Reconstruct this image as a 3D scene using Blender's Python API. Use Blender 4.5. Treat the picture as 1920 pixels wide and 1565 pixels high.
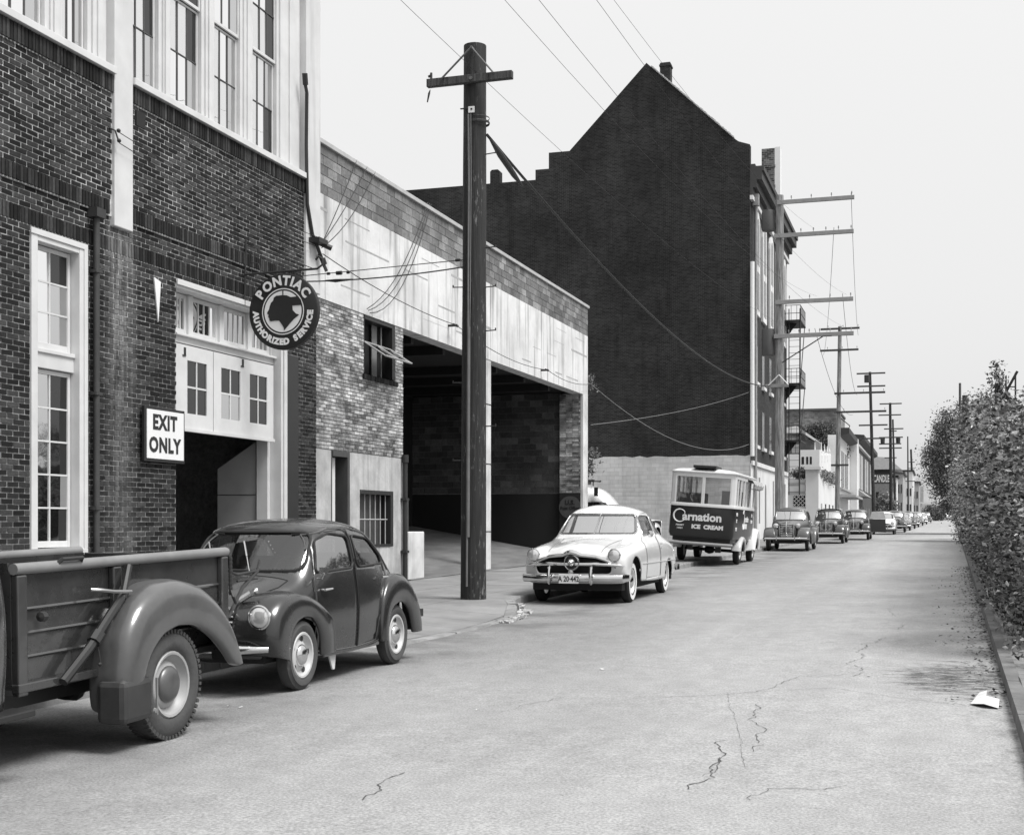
import bpy, bmesh, math, random
import numpy as np
from mathutils import Vector, Matrix
from mathutils.bvhtree import BVHTree
R = math.radians
random.seed(7); rng = np.random.default_rng(11)
SC = bpy.context.scene
for o in list(bpy.data.objects): bpy.data.objects.remove(o)
COL = SC.collection

# ------------------------------------------------------------------ camera
EYE = 1.43
YAW = math.atan(792/2500)
cam_d = bpy.data.cameras.new('camera'); cam = bpy.data.objects.new('camera', cam_d); COL.objects.link(cam)
cam_d.sensor_width = 36; cam_d.sensor_fit = 'HORIZONTAL'; cam_d.lens = 46.875
cam_d.shift_y = 197.5/1920; cam_d.clip_end = 3000; cam_d.clip_start = .05
cam.location = (0, 0, EYE); cam.rotation_euler = (R(90), 0, YAW)
SC.camera = cam

# ------------------------------------------------------------------ light
SUN_EL, SUN_AZ, SUN_ANG = 60, 104, 24            # azimuth from +Y towards +X
SUN_STR, SKY_NISHITA, SKY_CLOUD, EXPOSURE = 3.3, .05, .485, 0.36
world = bpy.data.worlds.new('World'); SC.world = world; world.use_nodes = True
nt = world.node_tree; nt.nodes.clear()
N = nt.nodes.new; L = nt.links.new
out = N('ShaderNodeOutputWorld'); add = N('ShaderNodeAddShader')
sky = N('ShaderNodeTexSky'); sky.sky_type = 'NISHITA'; sky.sun_disc = False
sky.sun_elevation = R(SUN_EL); sky.sun_rotation = R(SUN_AZ); sky.dust_density = 4
bw = N('ShaderNodeRGBToBW'); bg1 = N('ShaderNodeBackground'); bg1.inputs[1].default_value = SKY_NISHITA
L(sky.outputs[0], bw.inputs[0]); L(bw.outputs[0], bg1.inputs[0])
tc = N('ShaderNodeTexCoord'); sx = N('ShaderNodeSeparateXYZ'); L(tc.outputs['Generated'], sx.inputs[0])
mr = N('ShaderNodeMapRange'); mr.inputs['From Min'].default_value = 0; mr.inputs['From Max'].default_value = 1
mr.inputs['To Min'].default_value = 1.0; mr.inputs['To Max'].default_value = 1.65; L(sx.outputs['Z'], mr.inputs['Value'])
bg2 = N('ShaderNodeBackground'); bg2.inputs[0].default_value = (.98, .98, .98, 1)
ml = N('ShaderNodeMath'); ml.operation = 'MULTIPLY'; ml.inputs[1].default_value = SKY_CLOUD
L(mr.outputs[0], ml.inputs[0]); L(ml.outputs[0], bg2.inputs[1])
L(bg1.outputs[0], add.inputs[0]); L(bg2.outputs[0], add.inputs[1]); L(add.outputs[0], out.inputs[0])
sd = bpy.data.lights.new('sun', 'SUN'); sd.energy = SUN_STR; sd.angle = R(SUN_ANG); sd.color = (1, .995, .985)
sun = bpy.data.objects.new('sun', sd); COL.objects.link(sun); sun.location = (30, 20, 60)
_sd = Vector((math.sin(R(SUN_AZ))*math.cos(R(SUN_EL)), math.cos(R(SUN_AZ))*math.cos(R(SUN_EL)), math.sin(R(SUN_EL))))
sun.rotation_euler = _sd.to_track_quat('Z', 'Y').to_euler()
vs = SC.view_settings; vs.view_transform = 'Standard'; vs.look = 'None'; vs.exposure = EXPOSURE; vs.gamma = 1
try: vs.use_curve_mapping = False
except Exception: pass
SC.render.engine = 'CYCLES'

# ------------------------------------------------------------------ plan helpers
def gz(y): return .0065*(y-12)                       # the street climbs gently away from the camera
def kerb_r(y): return .42+.0125*y                    # right kerb line
def drift(y): return 0 if y < 95 else .0125*(y-95)   # the street bends a little to the right far off
def cp(x, b):                                        # plan position lying at depth b on the sight line x
    a = (x-961)/2500*b
    return (a*math.cos(YAW)-b*math.sin(YAW), a*math.sin(YAW)+b*math.cos(YAW))
def hz(y, b): return EYE-(y-980)/2500*b              # height of a sight line at depth b

# ------------------------------------------------------------------ object helpers
INV = {}
def tag(o, label=None, cat=None, group=None, kind=None):
    if label: o['label'] = label
    if cat: o['category'] = cat
    if group: o['group'] = group
    if kind: o['kind'] = kind
    return o
def thing(name, label, cat, loc=(0, 0, 0), rot=(0, 0, 0), group=None):
    o = bpy.data.objects.new(name, None); COL.objects.link(o); o.empty_display_size = .2
    o.location = loc; o.rotation_euler = rot if not isinstance(rot, (int, float)) else (0, 0, rot)
    M = Matrix.Translation(Vector(loc)) @ o.rotation_euler.to_matrix().to_4x4()
    INV[o.name] = M.inverted()
    return tag(o, label, cat, group)
def link(name, me, parent=None, loc=None):
    o = bpy.data.objects.new(name, me); COL.objects.link(o)
    if parent is not None:
        o.parent = parent
        INV[o.name] = INV.get(parent.name, Matrix.Identity(4))
    if loc is not None: o.location = loc
    return o
def copy_tree(o, parent=None, **kw):
    c = o.copy(); COL.objects.link(c)
    if parent is not None: c.parent = parent
    for ch in list(o.children): copy_tree(ch, c)
    return c
class MB:
    def __init__(s): s.v = []; s.f = []; s.m = []; s.mi = 0
    def add(s, vs, fs):
        n = len(s.v); s.v += [tuple(p) for p in vs]; s.f += [tuple(n+i for i in f) for f in fs]; s.m += [s.mi]*len(fs); return s
    def box(s, a, b):
        x0, y0, z0 = [min(a[i], b[i]) for i in range(3)]; x1, y1, z1 = [max(a[i], b[i]) for i in range(3)]
        return s.add([(x0,y0,z0),(x1,y0,z0),(x1,y1,z0),(x0,y1,z0),(x0,y0,z1),(x1,y0,z1),(x1,y1,z1),(x0,y1,z1)],
                     [(0,3,2,1),(4,5,6,7),(0,1,5,4),(1,2,6,5),(2,3,7,6),(3,0,4,7)])
    def hexa(s, p):      # eight points: bottom four then top four
        return s.add(p, [(0,3,2,1),(4,5,6,7),(0,1,5,4),(1,2,6,5),(2,3,7,6),(3,0,4,7)])
    def prism(s, pts, d):     # planar polygon pushed by vector d
        n = len(pts); d = Vector(d); q = [tuple(Vector(p)+d) for p in pts]
        return s.add(list(pts)+q, [tuple(range(n))[::-1], tuple(range(n, 2*n))]+[(i, (i+1) % n, n+(i+1) % n, n+i) for i in range(n)])
    def tube(s, pts, r, n=8, caps=True, closed=False):
        pts = [Vector(p) for p in pts]; m = len(pts)
        rs = r if isinstance(r, (list, tuple)) else [r]*m
        base = len(s.v); prev = None; vs = []
        for i, p in enumerate(pts):
            if closed: t = (pts[(i+1) % m]-pts[i-1])
            else: t = (pts[min(i+1, m-1)]-pts[max(i-1, 0)])
            if t.length < 1e-9: t = Vector((0, 0, 1))
            t.normalize()
            if prev is None:
                up = Vector((0, 0, 1)) if abs(t.z) < .9 else Vector((1, 0, 0))
                a = t.cross(up).normalized()
            else:
                a = (prev-t*prev.dot(t))
                a = a.normalized() if a.length > 1e-6 else t.orthogonal().normalized()
            prev = a; b = t.cross(a)
            for k in range(n):
                g = 2*math.pi*k/n; vs.append(p+(a*math.cos(g)+b*math.sin(g))*rs[i])
        fs = [(i*n+k, i*n+(k+1) % n, (i+1)*n+(k+1) % n, (i+1)*n+k) for i in range(m-1) for k in range(n)]
        if closed: fs += [((m-1)*n+k, (m-1)*n+(k+1) % n, (k+1) % n, k) for k in range(n)]
        elif caps: fs += [tuple(range(n))[::-1], tuple(range((m-1)*n, m*n))]
        return s.add(vs, fs)
    def lathe(s, prof, c=(0, 0, 0), axis='Z', n=24, a0=0, a1=2*math.pi):
        full = abs(a1-a0-2*math.pi) < 1e-6; cnt = n if full else n+1; vs = []
        for (r, h) in prof:
            for k in range(cnt):
                g = a0+(a1-a0)*k/n; x, y = r*math.cos(g), r*math.sin(g)
                p = {'Z': (x, y, h), 'Y': (x, h, y), 'X': (h, x, y)}[axis]
                vs.append((p[0]+c[0], p[1]+c[1], p[2]+c[2]))
        fs = [(i*cnt+k, i*cnt+(k+1) % cnt, (i+1)*cnt+(k+1) % cnt, (i+1)*cnt+k) for i in range(len(prof)-1) for k in range(n)]
        return s.add(vs, fs)
    def disc(s, c, r, axis='Z', n=24, ry=None):
        ry = ry or r; vs = []
        for k in range(n):
            x, y = r*math.cos(2*math.pi*k/n), ry*math.sin(2*math.pi*k/n)
            p = {'Z': (x, y, 0), 'Y': (x, 0, y), 'X': (0, x, y)}[axis]; vs.append((p[0]+c[0], p[1]+c[1], p[2]+c[2]))
        return s.add(vs, [tuple(range(n))])
    def build(s, name, mat, parent=None, world=False, smooth=False, kind=None, bevel=0):
        me = bpy.data.meshes.new(name)
        if world and parent is not None:
            M = INV[parent.name]; vs = [tuple(M @ Vector(p)) for p in s.v]
        else: vs = s.v
        me.from_pydata(vs, [], s.f)
        mats = mat if isinstance(mat, (list, tuple)) else [mat]
        for m in mats: me.materials.append(m)
        if len(mats) > 1: me.polygons.foreach_set('material_index', s.m)
        bm = bmesh.new(); bm.from_mesh(me); bmesh.ops.recalc_face_normals(bm, faces=bm.faces)
        bm.to_mesh(me); bm.free()
        if smooth:
            me.polygons.foreach_set('use_smooth', [True]*len(me.polygons))
            if smooth != 2:
                try: me.set_sharp_from_angle(angle=R(40))
                except Exception: pass
        o = link(name, me, parent)
        if bevel:
            b = o.modifiers.new('bevel', 'BEVEL'); b.width = bevel; b.segments = 2; b.limit_method = 'ANGLE'
        if kind: o['kind'] = kind
        return o
def grid_obj(name, f, us, vs_, mat, parent=None, kind=None, smooth=True, world=False):
    b = MB(); nu, nv = len(us), len(vs_)
    b.add([f(u, v) for u in us for v in vs_], [(i*nv+j, (i+1)*nv+j, (i+1)*nv+j+1, i*nv+j+1) for i in range(nu-1) for j in range(nv-1)])
    return b.build(name, mat, parent, smooth=smooth, kind=kind, world=world)
def text_obj(name, s, size, mat, parent, M, extrude=.004, bold=.0, width=1.0, ax='CENTER', world=True, space=1.0):
    cu = bpy.data.curves.new(name+'_c', 'FONT'); cu.body = s; cu.size = size; cu.extrude = extrude; cu.offset = bold
    cu.align_x = ax; cu.align_y = 'CENTER'; cu.resolution_u = 3; cu.space_character = space
    t = bpy.data.objects.new(name+'_t', cu); COL.objects.link(t)
    dg = bpy.context.evaluated_depsgraph_get(); me = bpy.data.meshes.new_from_object(t.evaluated_get(dg))
    bpy.data.objects.remove(t); bpy.data.curves.remove(cu)
    me.name = name
    me.transform(Matrix.Diagonal((width, 1, 1, 1)))
    me.transform((INV[parent.name] @ M) if (world and parent is not None) else M)
    me.materials.clear(); me.materials.append(mat)
    return link(name, me, parent)
def frame_M(o, xd, yd):      # text plane: local x along xd, local y along yd
    x = Vector(xd).normalized(); y = Vector(yd).normalized(); z = x.cross(y)
    M = Matrix((x, y, z)).transposed().to_4x4(); M.translation = Vector(o); return M

# ------------------------------------------------------------------ materials
MATS = {}
def mat(name, g, rough=.8, metal=0, var=.15, scale=3, bump=0, bscale=40, dirt=0, coat=0, spec=None, streak=0, coord='Object', isl=0, stretch=(1, 1, 1), iv=None):
    """grey paint/stone/wood with noise variation, fine relief, soiling blotches and vertical streaks"""
    if name in MATS: return MATS[name]
    m = bpy.data.materials.new(name); m.use_nodes = True; n = m.node_tree; n.nodes.clear()
    N = n.nodes.new; L = n.links.new
    o = N('ShaderNodeOutputMaterial'); p = N('ShaderNodeBsdfPrincipled'); L(p.outputs[0], o.inputs[0])
    p.inputs['Roughness'].default_value = rough; p.inputs['Metallic'].default_value = metal
    if coat: p.inputs['Coat Weight'].default_value = coat; p.inputs['Coat Roughness'].default_value = .06
    if spec is not None: p.inputs['Specular IOR Level'].default_value = spec
    tc = N('ShaderNodeTexCoord'); mp = N('ShaderNodeMapping'); mp.inputs['Scale'].default_value = stretch
    if coord == 'World':
        ge = N('ShaderNodeNewGeometry'); L(ge.outputs['Position'], mp.inputs[0])
    else: L(tc.outputs['Object'], mp.inputs[0])
    nz = N('ShaderNodeTexNoise'); nz.inputs['Scale'].default_value = scale; nz.inputs['Detail'].default_value = 8; nz.inputs['Roughness'].default_value = .65
    L(mp.outputs[0], nz.inputs['Vector'])
    r = N('ShaderNodeMapRange'); r.inputs['From Min'].default_value = .25; r.inputs['From Max'].default_value = .75
    r.inputs['To Min'].default_value = 1-var; r.inputs['To Max'].default_value = 1+var; L(nz.outputs[0], r.inputs['Value'])
    cur = N('ShaderNodeMath'); cur.operation = 'MULTIPLY'; cur.inputs[0].default_value = g; L(r.outputs[0], cur.inputs[1])
    def mul(f):
        nonlocal cur
        k = N('ShaderNodeMath'); k.operation = 'MULTIPLY'; L(cur.outputs[0], k.inputs[0]); L(f, k.inputs[1]); cur = k
    if isl:
        if isl == 'obj': oi = N('ShaderNodeObjectInfo'); src = oi.outputs['Random']
        else: gi = N('ShaderNodeNewGeometry'); src = gi.outputs['Random Per Island']
        ri = N('ShaderNodeMapRange'); lo, hi = iv or (.5, 1.6)
        ri.inputs['To Min'].default_value = lo; ri.inputs['To Max'].default_value = hi; L(src, ri.inputs['Value']); mul(ri.outputs[0])
    if dirt:
        n2 = N('ShaderNodeTexNoise'); n2.inputs['Scale'].default_value = scale*.35; n2.inputs['Detail'].default_value = 5; L(mp.outputs[0], n2.inputs['Vector'])
        r2 = N('ShaderNodeMapRange'); r2.inputs['From Min'].default_value = .42; r2.inputs['From Max'].default_value = .68
        r2.inputs['To Min'].default_value = 1; r2.inputs['To Max'].default_value = 1-dirt; L(n2.outputs[0], r2.inputs['Value']); mul(r2.outputs[0])
    if streak:
        ms = N('ShaderNodeMapping'); ms.inputs['Scale'].default_value = (3.2, 3.2, .22)
        ge2 = N('ShaderNodeNewGeometry'); L(ge2.outputs['Position'], ms.inputs[0])
        n3 = N('ShaderNodeTexNoise'); n3.inputs['Scale'].default_value = 1.6; n3.inputs['Detail'].default_value = 6; L(ms.outputs[0], n3.inputs['Vector'])
        r3 = N('ShaderNodeMapRange'); r3.inputs['From Min'].default_value = .52; r3.inputs['From Max'].default_value = .74
        r3.inputs['To Min'].default_value = 1; r3.inputs['To Max'].default_value = 1-streak; L(n3.outputs[0], r3.inputs['Value']); mul(r3.outputs[0])
    cl = N('ShaderNodeClamp'); cl.inputs['Max'].default_value = .92; L(cur.outputs[0], cl.inputs[0])
    L(cl.outputs[0], p.inputs['Base Color'])
    if bump:
        nb = N('ShaderNodeTexNoise'); nb.inputs['Scale'].default_value = bscale; nb.inputs['Detail'].default_value = 6; L(mp.outputs[0], nb.inputs['Vector'])
        bp = N('ShaderNodeBump'); bp.inputs['Strength'].default_value = bump; bp.inputs['Distance'].default_value = .02
        L(nb.outputs[0], bp.inputs['Height']); L(bp.outputs[0], p.inputs['Normal']); L(bp.outputs[0], p.inputs['Coat Normal'])
    # mild roughness breakup
    rr = N('ShaderNodeMapRange'); rr.inputs['To Min'].default_value = max(.02, rough-.08); rr.inputs['To Max'].default_value = min(1, rough+.12)
    L(nz.outputs[0], rr.inputs['Value']); L(rr.outputs[0], p.inputs['Roughness'])
    m['cur'] = 0; MATS[name] = m; return m
def glass(name, tint=.02, refl=.35, rough=.02, trans=.5):
    if name in MATS: return MATS[name]
    m = bpy.data.materials.new(name); m.use_nodes = True; n = m.node_tree; n.nodes.clear(); N = n.nodes.new; L = n.links.new
    o = N('ShaderNodeOutputMaterial'); gl = N('ShaderNodeBsdfGlossy'); gl.inputs['Roughness'].default_value = rough; gl.inputs[0].default_value = (.95, .95, .95, 1)
    tr = N('ShaderNodeBsdfTransparent'); tr.inputs[0].default_value = (trans, trans, trans, 1)
    df = N('ShaderNodeBsdfDiffuse'); df.inputs[0].default_value = (tint, tint, tint, 1)
    m1 = N('ShaderNodeMixShader'); m1.inputs[0].default_value = .25 if trans > .2 else 1.0; L(tr.outputs[0], m1.inputs[1]); L(df.outputs[0], m1.inputs[2])
    fr = N('ShaderNodeLayerWeight'); fr.inputs[0].default_value = .35
    rm = N('ShaderNodeMapRange'); rm.inputs['To Min'].default_value = refl; rm.inputs['To Max'].default_value = min(1, refl+.6); L(fr.outputs['Fresnel'], rm.inputs['Value'])
    m2 = N('ShaderNodeMixShader'); L(rm.outputs[0], m2.inputs[0]); L(m1.outputs[0], m2.inputs[1]); L(gl.outputs[0], m2.inputs[2]); L(m2.outputs[0], o.inputs[0])
    tcn = N('ShaderNodeTexCoord'); nn = N('ShaderNodeTexNoise'); nn.inputs['Scale'].default_value = 2.2; L(tcn.outputs['Object'], nn.inputs['Vector'])
    bp = N('ShaderNodeBump'); bp.inputs['Strength'].default_value = .04; bp.inputs['Distance'].default_value = .05; L(nn.outputs[0], bp.inputs['Height']); L(bp.outputs[0], gl.inputs['Normal'])
    MATS[name] = m; return m
M_white = mat('white_paint', .56, .5, var=.06, scale=4, dirt=.12, streak=.25, coord='World')
M_white_clean = mat('white_enamel', .70, .4, var=.03, scale=3)
M_trim = mat('window_paint', .57, .5, var=.05, scale=6, dirt=.1)
M_black = mat('black_paint', .015, .45, var=.2)
M_iron = mat('dark_iron', .02, .6, var=.3)
M_dark = mat('dark_void', .012, .9, var=.2)
M_chrome = mat('chrome', .62, .12, 1, var=.08, scale=9)
M_chrome_dull = mat('dull_chrome', .55, .25, 1, var=.15, scale=12)
M_rubber = mat('tyre_rubber', .013, .75, var=.25, scale=20)
M_rub_dusty = mat('dusty_rubber', .05, .85, var=.25, scale=9, bump=.2)
M_seal = mat('rubber_seal', .012, .5)
M_int = mat('dark_lining', .02, .85)
M_glass = glass('window_glass', .008, .05, .03, .12)
M_glassB = glass('bright_glass', .02, .45, .02, .08)
M_cglass = glass('car_glass', .01, .08, .01, .75)
M_cglassB = glass('sky_glass', .05, .5, .02, .3)
M_lamp = glass('lamp_glass', .5, .35, .05, .05)
# ================================================================== GROUND
M_road = bpy.data.materials.new('worn_road'); M_road.use_nodes = True
def _road(m):
    n = m.node_tree; n.nodes.clear(); N = n.nodes.new; L = n.links.new
    o = N('ShaderNodeOutputMaterial'); p = N('ShaderNodeBsdfPrincipled'); L(p.outputs[0], o.inputs[0]); p.inputs['Roughness'].default_value = .9
    p.inputs['Specular IOR Level'].default_value = .3
    ge = N('ShaderNodeNewGeometry'); pos = ge.outputs['Position']
    def noise(sc, det, st=(1, 1, 1), rg=.6):
        mp = N('ShaderNodeMapping'); mp.inputs['Scale'].default_value = st; L(pos, mp.inputs[0])
        k = N('ShaderNodeTexNoise'); k.inputs['Scale'].default_value = sc; k.inputs['Detail'].default_value = det; k.inputs['Roughness'].default_value = rg
        L(mp.outputs[0], k.inputs['Vector']); return k.outputs[0]
    def rng_(src, a, b, c, d):
        r = N('ShaderNodeMapRange'); r.inputs[1].default_value = a; r.inputs[2].default_value = b; r.inputs[3].default_value = c; r.inputs[4].default_value = d
        L(src, r.inputs[0]); return r.outputs[0]
    def mth(op, a, b):
        k = N('ShaderNodeMath'); k.operation = op
        for i, q in enumerate((a, b)):
            if isinstance(q, (int, float)): k.inputs[i].default_value = q
            else: L(q, k.inputs[i])
        return k.outputs[0]
    c = rng_(noise(.25, 4, (1, .35, 1)), .3, .7, .25, .325)
    c = mth('MULTIPLY', c, rng_(noise(3.5, 8, (1, .6, 1), .75), .3, .7, .87, 1.12))
    c = mth('MULTIPLY', c, rng_(noise(60, 4), .3, .7, .66, 1.34))
    # wheel-worn bands along the street
    c = mth('MULTIPLY', c, rng_(noise(1.3, 6, (1, .03, 1)), .35, .65, .95, 1.05))
    # small stains
    c = mth('MULTIPLY', c, rng_(noise(1.9, 7, (1, 1, 1), .8), .62, .74, 1, .62))
    # oily strip where cars stand along the left kerb
    sx = N('ShaderNodeSeparateXYZ'); L(pos, sx.inputs[0])
    x, y = sx.outputs[0], sx.outputs[1]
    oil = mth('MULTIPLY', rng_(x, -6.7, -6.0, 0, 1), rng_(x, -5.4, -4.4, 1, 0))
    oil = mth('MULTIPLY', oil, rng_(noise(.9, 5), .42, .6, 0, .62))
    c = mth('MULTIPLY', c, rng_(oil, 0, 1, 1, .35))
    # tar and dirt patch in the right-hand gutter
    dx = mth('MULTIPLY', mth('SUBTRACT', x, .15), 1.35); dy = mth('MULTIPLY', mth('SUBTRACT', y, 12.9), .55)
    d = mth('SQRT', mth('ADD', mth('MULTIPLY', dx, dx), mth('MULTIPLY', dy, dy)), 0)
    d = mth('ADD', d, rng_(noise(2.1, 9, (1, 2.4, 1), .8), .3, .7, -.55, .55))
    pm = mth('MULTIPLY', rng_(d, .40, .78, 1, 0), rng_(noise(5.5, 8, (.8, 2.6, 1), .85), .44, .54, .05, 1))
    c = mth('MULTIPLY', c, rng_(pm, 0, 1, 1, .16))
    # gutter litter darkening along the right kerb
    g = rng_(x, .2, .62, 0, 1); g = mth('MULTIPLY', g, rng_(noise(4, 7, (1, .5, 1), .8), .5, .6, 0, 1)); g = mth('MULTIPLY', g, rng_(y, 10, 34, 1, .2))
    c = mth('MULTIPLY', c, rng_(g, 0, 1, 1, .45))
    # faint light seam down the street
    # darker lane beside the parked cars: grime plus painted-in shade and vignetting
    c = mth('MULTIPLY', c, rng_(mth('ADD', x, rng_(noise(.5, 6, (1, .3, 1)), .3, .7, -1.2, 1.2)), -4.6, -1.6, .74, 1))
    # tar specks and fine grit
    c = mth('MULTIPLY', c, rng_(noise(28, 4, (1, 1, 1), .8), .60, .68, 1, .70))
    # transverse wear bands seen at a low angle
    c = mth('MULTIPLY', c, rng_(noise(7, 9, (1, 1.6, 1), .85), .35, .65, .90, 1.10))
    s = mth('ABSOLUTE', mth('SUBTRACT', mth('ADD', x, mth('MULTIPLY', rng_(noise(.7, 4, (0, 1, 0)), 0, 1, -1, 1), .06)), -2.35), 0)
    c = mth('ADD', c, mth('MULTIPLY', rng_(s, 0, .03, .03, 0), rng_(noise(.8, 5, (1, .5, 1)), .45, .6, 0, 1)))
    L(c, p.inputs['Base Color'])
    bp = N('ShaderNodeBump'); bp.inputs['Strength'].default_value = .5; bp.inputs['Distance'].default_value = .012
    L(noise(70, 5, (1, 1, 1), .7), bp.inputs['Height']); L(bp.outputs[0], p.inputs['Normal'])
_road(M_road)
M_conc = mat('sidewalk_concrete', .20, .9, var=.18, scale=2.5, dirt=.25, bump=.3, bscale=30, coord='World', isl=1, iv=(.88, 1.12))
M_kerb = mat('kerb_concrete', .22, .9, var=.3, scale=5, dirt=.35, bump=.5, bscale=18, coord='World', isl=1, iv=(.85, 1.15))
M_soil = mat('dry_soil', .10, .95, var=.5, scale=6, bump=.6, coord='World')
M_earth = mat('ground_earth', .16, .95, var=.3, scale=.3, coord='World')
grid_obj('ground', lambda x, y: (x, y, gz(y)-.06), [-420, -60, -20, 0, 40, 420], [-200, 0, 60, 200, 1500], M_earth, kind='structure')
# the carriageway: one sheet from kerb to kerb, sampled densely near the camera
ys = [-40, -20, -5]+[i*1.0 for i in range(0, 60)]+[60+4*i for i in range(0, 80)]
KL = [(-60, -6.68), (12.0, -6.68), (13.2, -6.25), (14.6, -5.82), (16.5, -5.74), (18.4, -5.80), (19.6, -6.12), (20.7, -6.55), (21.6, -6.68), (34, -6.68), (95, -6.68), (500, -6.68+.0125*405)]
def kerb_l(y):
    for (a, xa), (b, xb) in zip(KL, KL[1:]):
        if y <= b: return xa+(xb-xa)*(y-a)/(b-a)
    return KL[-1][1]
def crown(u): return .05*(1-(2*u-1)**2)-.03
def road_pt(y, u):
    x0, x1 = kerb_l(y)-.03, kerb_r(y)+.02
    return (x0+(x1-x0)*u, y, gz(y)+(.05*(1-(2*u-1)**2)-.05 if True else 0)*0)
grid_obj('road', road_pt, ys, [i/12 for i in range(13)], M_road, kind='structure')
# cracks: ragged ribbons lying on the road, traced where the street shows them
def gp(x, y, dz=.0):
    v = (980-y)/2500; u = (x-961)/2500
    dX = -math.sin(YAW)+u*math.cos(YAW); dY = math.cos(YAW)+u*math.sin(YAW)
    t = (EYE-dz+.0065*12)/(.0065*dY-v); return Vector((t*dX, t*dY, gz(t*dY)+dz))
M_crack = mat('crack_tar', .05, .95, var=.4, scale=20)
cr = MB(); rc = random.Random(3)
def crack(px, w=.014, jag=.03):
    w *= .42
    P = [gp(*p) for p in px]; Q = []
    for a, b in zip(P, P[1:]):
        n = max(2, int((b-a).length/.05))
        wx = wy = 0.0
        for i in range(n):
            t = i/n; q = a.lerp(b, t); wx = wx*.86+rc.gauss(0, jag*.55); wy = wy*.8+rc.gauss(0, jag*.4); e_ = min(1, 4*t*(1-t)+.3); q.x += wx*e_; q.y += wy*e_; Q.append(q)
    Q.append(P[-1]); vs = []
    for i, q in enumerate(Q):
        t = (Q[min(i+1, len(Q)-1)]-Q[max(i-1, 0)]).normalized(); s = Vector((-t.y, t.x, 0))*w*rc.uniform(.25, 1.0)
        vs += [(q.x-s.x, q.y-s.y, gz(q.y)+.004), (q.x+s.x, q.y+s.y, gz(q.y)+.004)]
    cr.add(vs, [(2*i, 2*i+1, 2*i+3, 2*i+2) for i in range(len(Q)-1)])
crack([(680, 1500), (712, 1478), (722, 1466), (760, 1448)], .010)
crack([(1292, 1480), (1330, 1440), (1345, 1402), (1362, 1388)], .013)
crack([(1318, 1455), (1342, 1448), (1350, 1420)], .009)
crack([(1412, 1410), (1425, 1360), (1418, 1320)], .009)
crack([(1600, 1268), (1617, 1235), (1612, 1218), (1660, 1195)], .011, .05)
crack([(1240, 1308), (1420, 1297), (1560, 1290), (1720, 1312), (1810, 1322)], .010, .03)
crack([(1420, 1297), (1500, 1268), (1604, 1262)], .009)
crack([(1380, 1180), (1500, 1182), (1620, 1190)], .008)
crack([(1685, 1180), (1692, 1172), (1724, 1172)], .010)
crack([(1410, 1500), (1440, 1478), (1520, 1480), (1590, 1472)], .008)
crack([(940, 1335), (1000, 1318), (1060, 1306)], .006)
crack([(1663, 1140), (1680, 1155)], .010)
crack([(1366, 1300), (1385, 1370), (1400, 1440)], .004, .01)
crack([(1120, 1110), (1300, 1100), (1440, 1092)], .008)
cr.build('road_crack', M_crack, kind='structure')
# left sidewalk: base + separate slabs
bs = MB()
def slab_top(x, y):
    h = .13
    # dropped crossing in front of the garage door of the brick building
    if x > -7.35:
        u = min(1, max(0, (x+7.35)/1.5)); d = 0
        if 12.2 < y < 19.6: d = min(1, (y-12.2)/1.0, (19.6-y)/1.2)
        h = .13-.115*u*d
    return gz(y)+h
base = [(-11, -40), (-11, 70), (-10, 420)]
sidewalk = grid_obj('sidewalk', lambda y, u: ((-12.2+drift(y))+(kerb_l(y)+drift(0)-.17-(-12.2+drift(y)))*u, y, gz(y)+.015), [-40, 0, 12, 13.2, 14.6, 18.4, 19.6, 20.7, 21.6, 60, 95, 420], [0, 1], M_conc, kind='structure')
def slab(x0, x1, y0, y1, f=None, name='paving_slab'):
    j = .006; b = MB(); t = rc.uniform(-.004, .004)
    f = f or slab_top
    xs0 = x0+j; xs1 = x1-j; P = []
    for (x, y) in ((xs0, y0+j), (xs1, y0+j), (xs1, y1-j), (xs0, y1-j)): P.append((x, y, gz(y)+.005))
    T = [(x, y, f(x, y)+t) for (x, y, _) in P]
    b.hexa(P+T); return b.build(name, M_conc, sidewalk)
y = 2.0; k = 0
while y < 68:
    w = 1.52
    for (x0, x1) in ((-10.48, -8.95), (-8.95, -7.42)):
        slab(x0, x1, y, y+w)
    y += w; k += 1
# irregular outer strip between the last slab joint and the kerb
def strip(y0, y1, n):
    b = MB()
    for i in range(n):
        a = y0+(y1-y0)*i/n; c = y0+(y1-y0)*(i+1)/n
        us = [0, .33, .66, 1]; g = .005
        pts = []
        for yy in (a+g, c-g):
            for u in us:
                x = -7.41+(kerb_l(yy)-.16+7.41)*u; pts.append((x, yy, slab_top(x, yy)))
        vs = pts+[(p[0], p[1], gz(p[1])+.002) for p in pts]; m = 4
        fs = [(j, j+1, m+j+1, m+j) for j in range(3)]
        fs += [(j, j+1, 8+j+1, 8+j) for j in range(3)]+[(m+j, m+j+1, 8+m+j+1, 8+m+j) for j in range(3)]+[(0, m, 8+m, 8), (3, m+3, 8+m+3, 11)]
        b2 = MB(); b2.add(vs, fs); b2.build('paving_slab', M_conc, sidewalk)
strip(2, 12.2, 6); strip(12.2, 19.6, 7); strip(19.6, 21.6, 3); strip(21.6, 67, 28)
grid_obj('sidewalk_far', lambda y, u: ((-12.2+drift(y))+(kerb_l(y)-.17-(-12.2+drift(y)))*u, y, gz(y)+.13), [68, 95, 150, 250, 420], [0, 1], M_conc, kind='structure')
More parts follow.
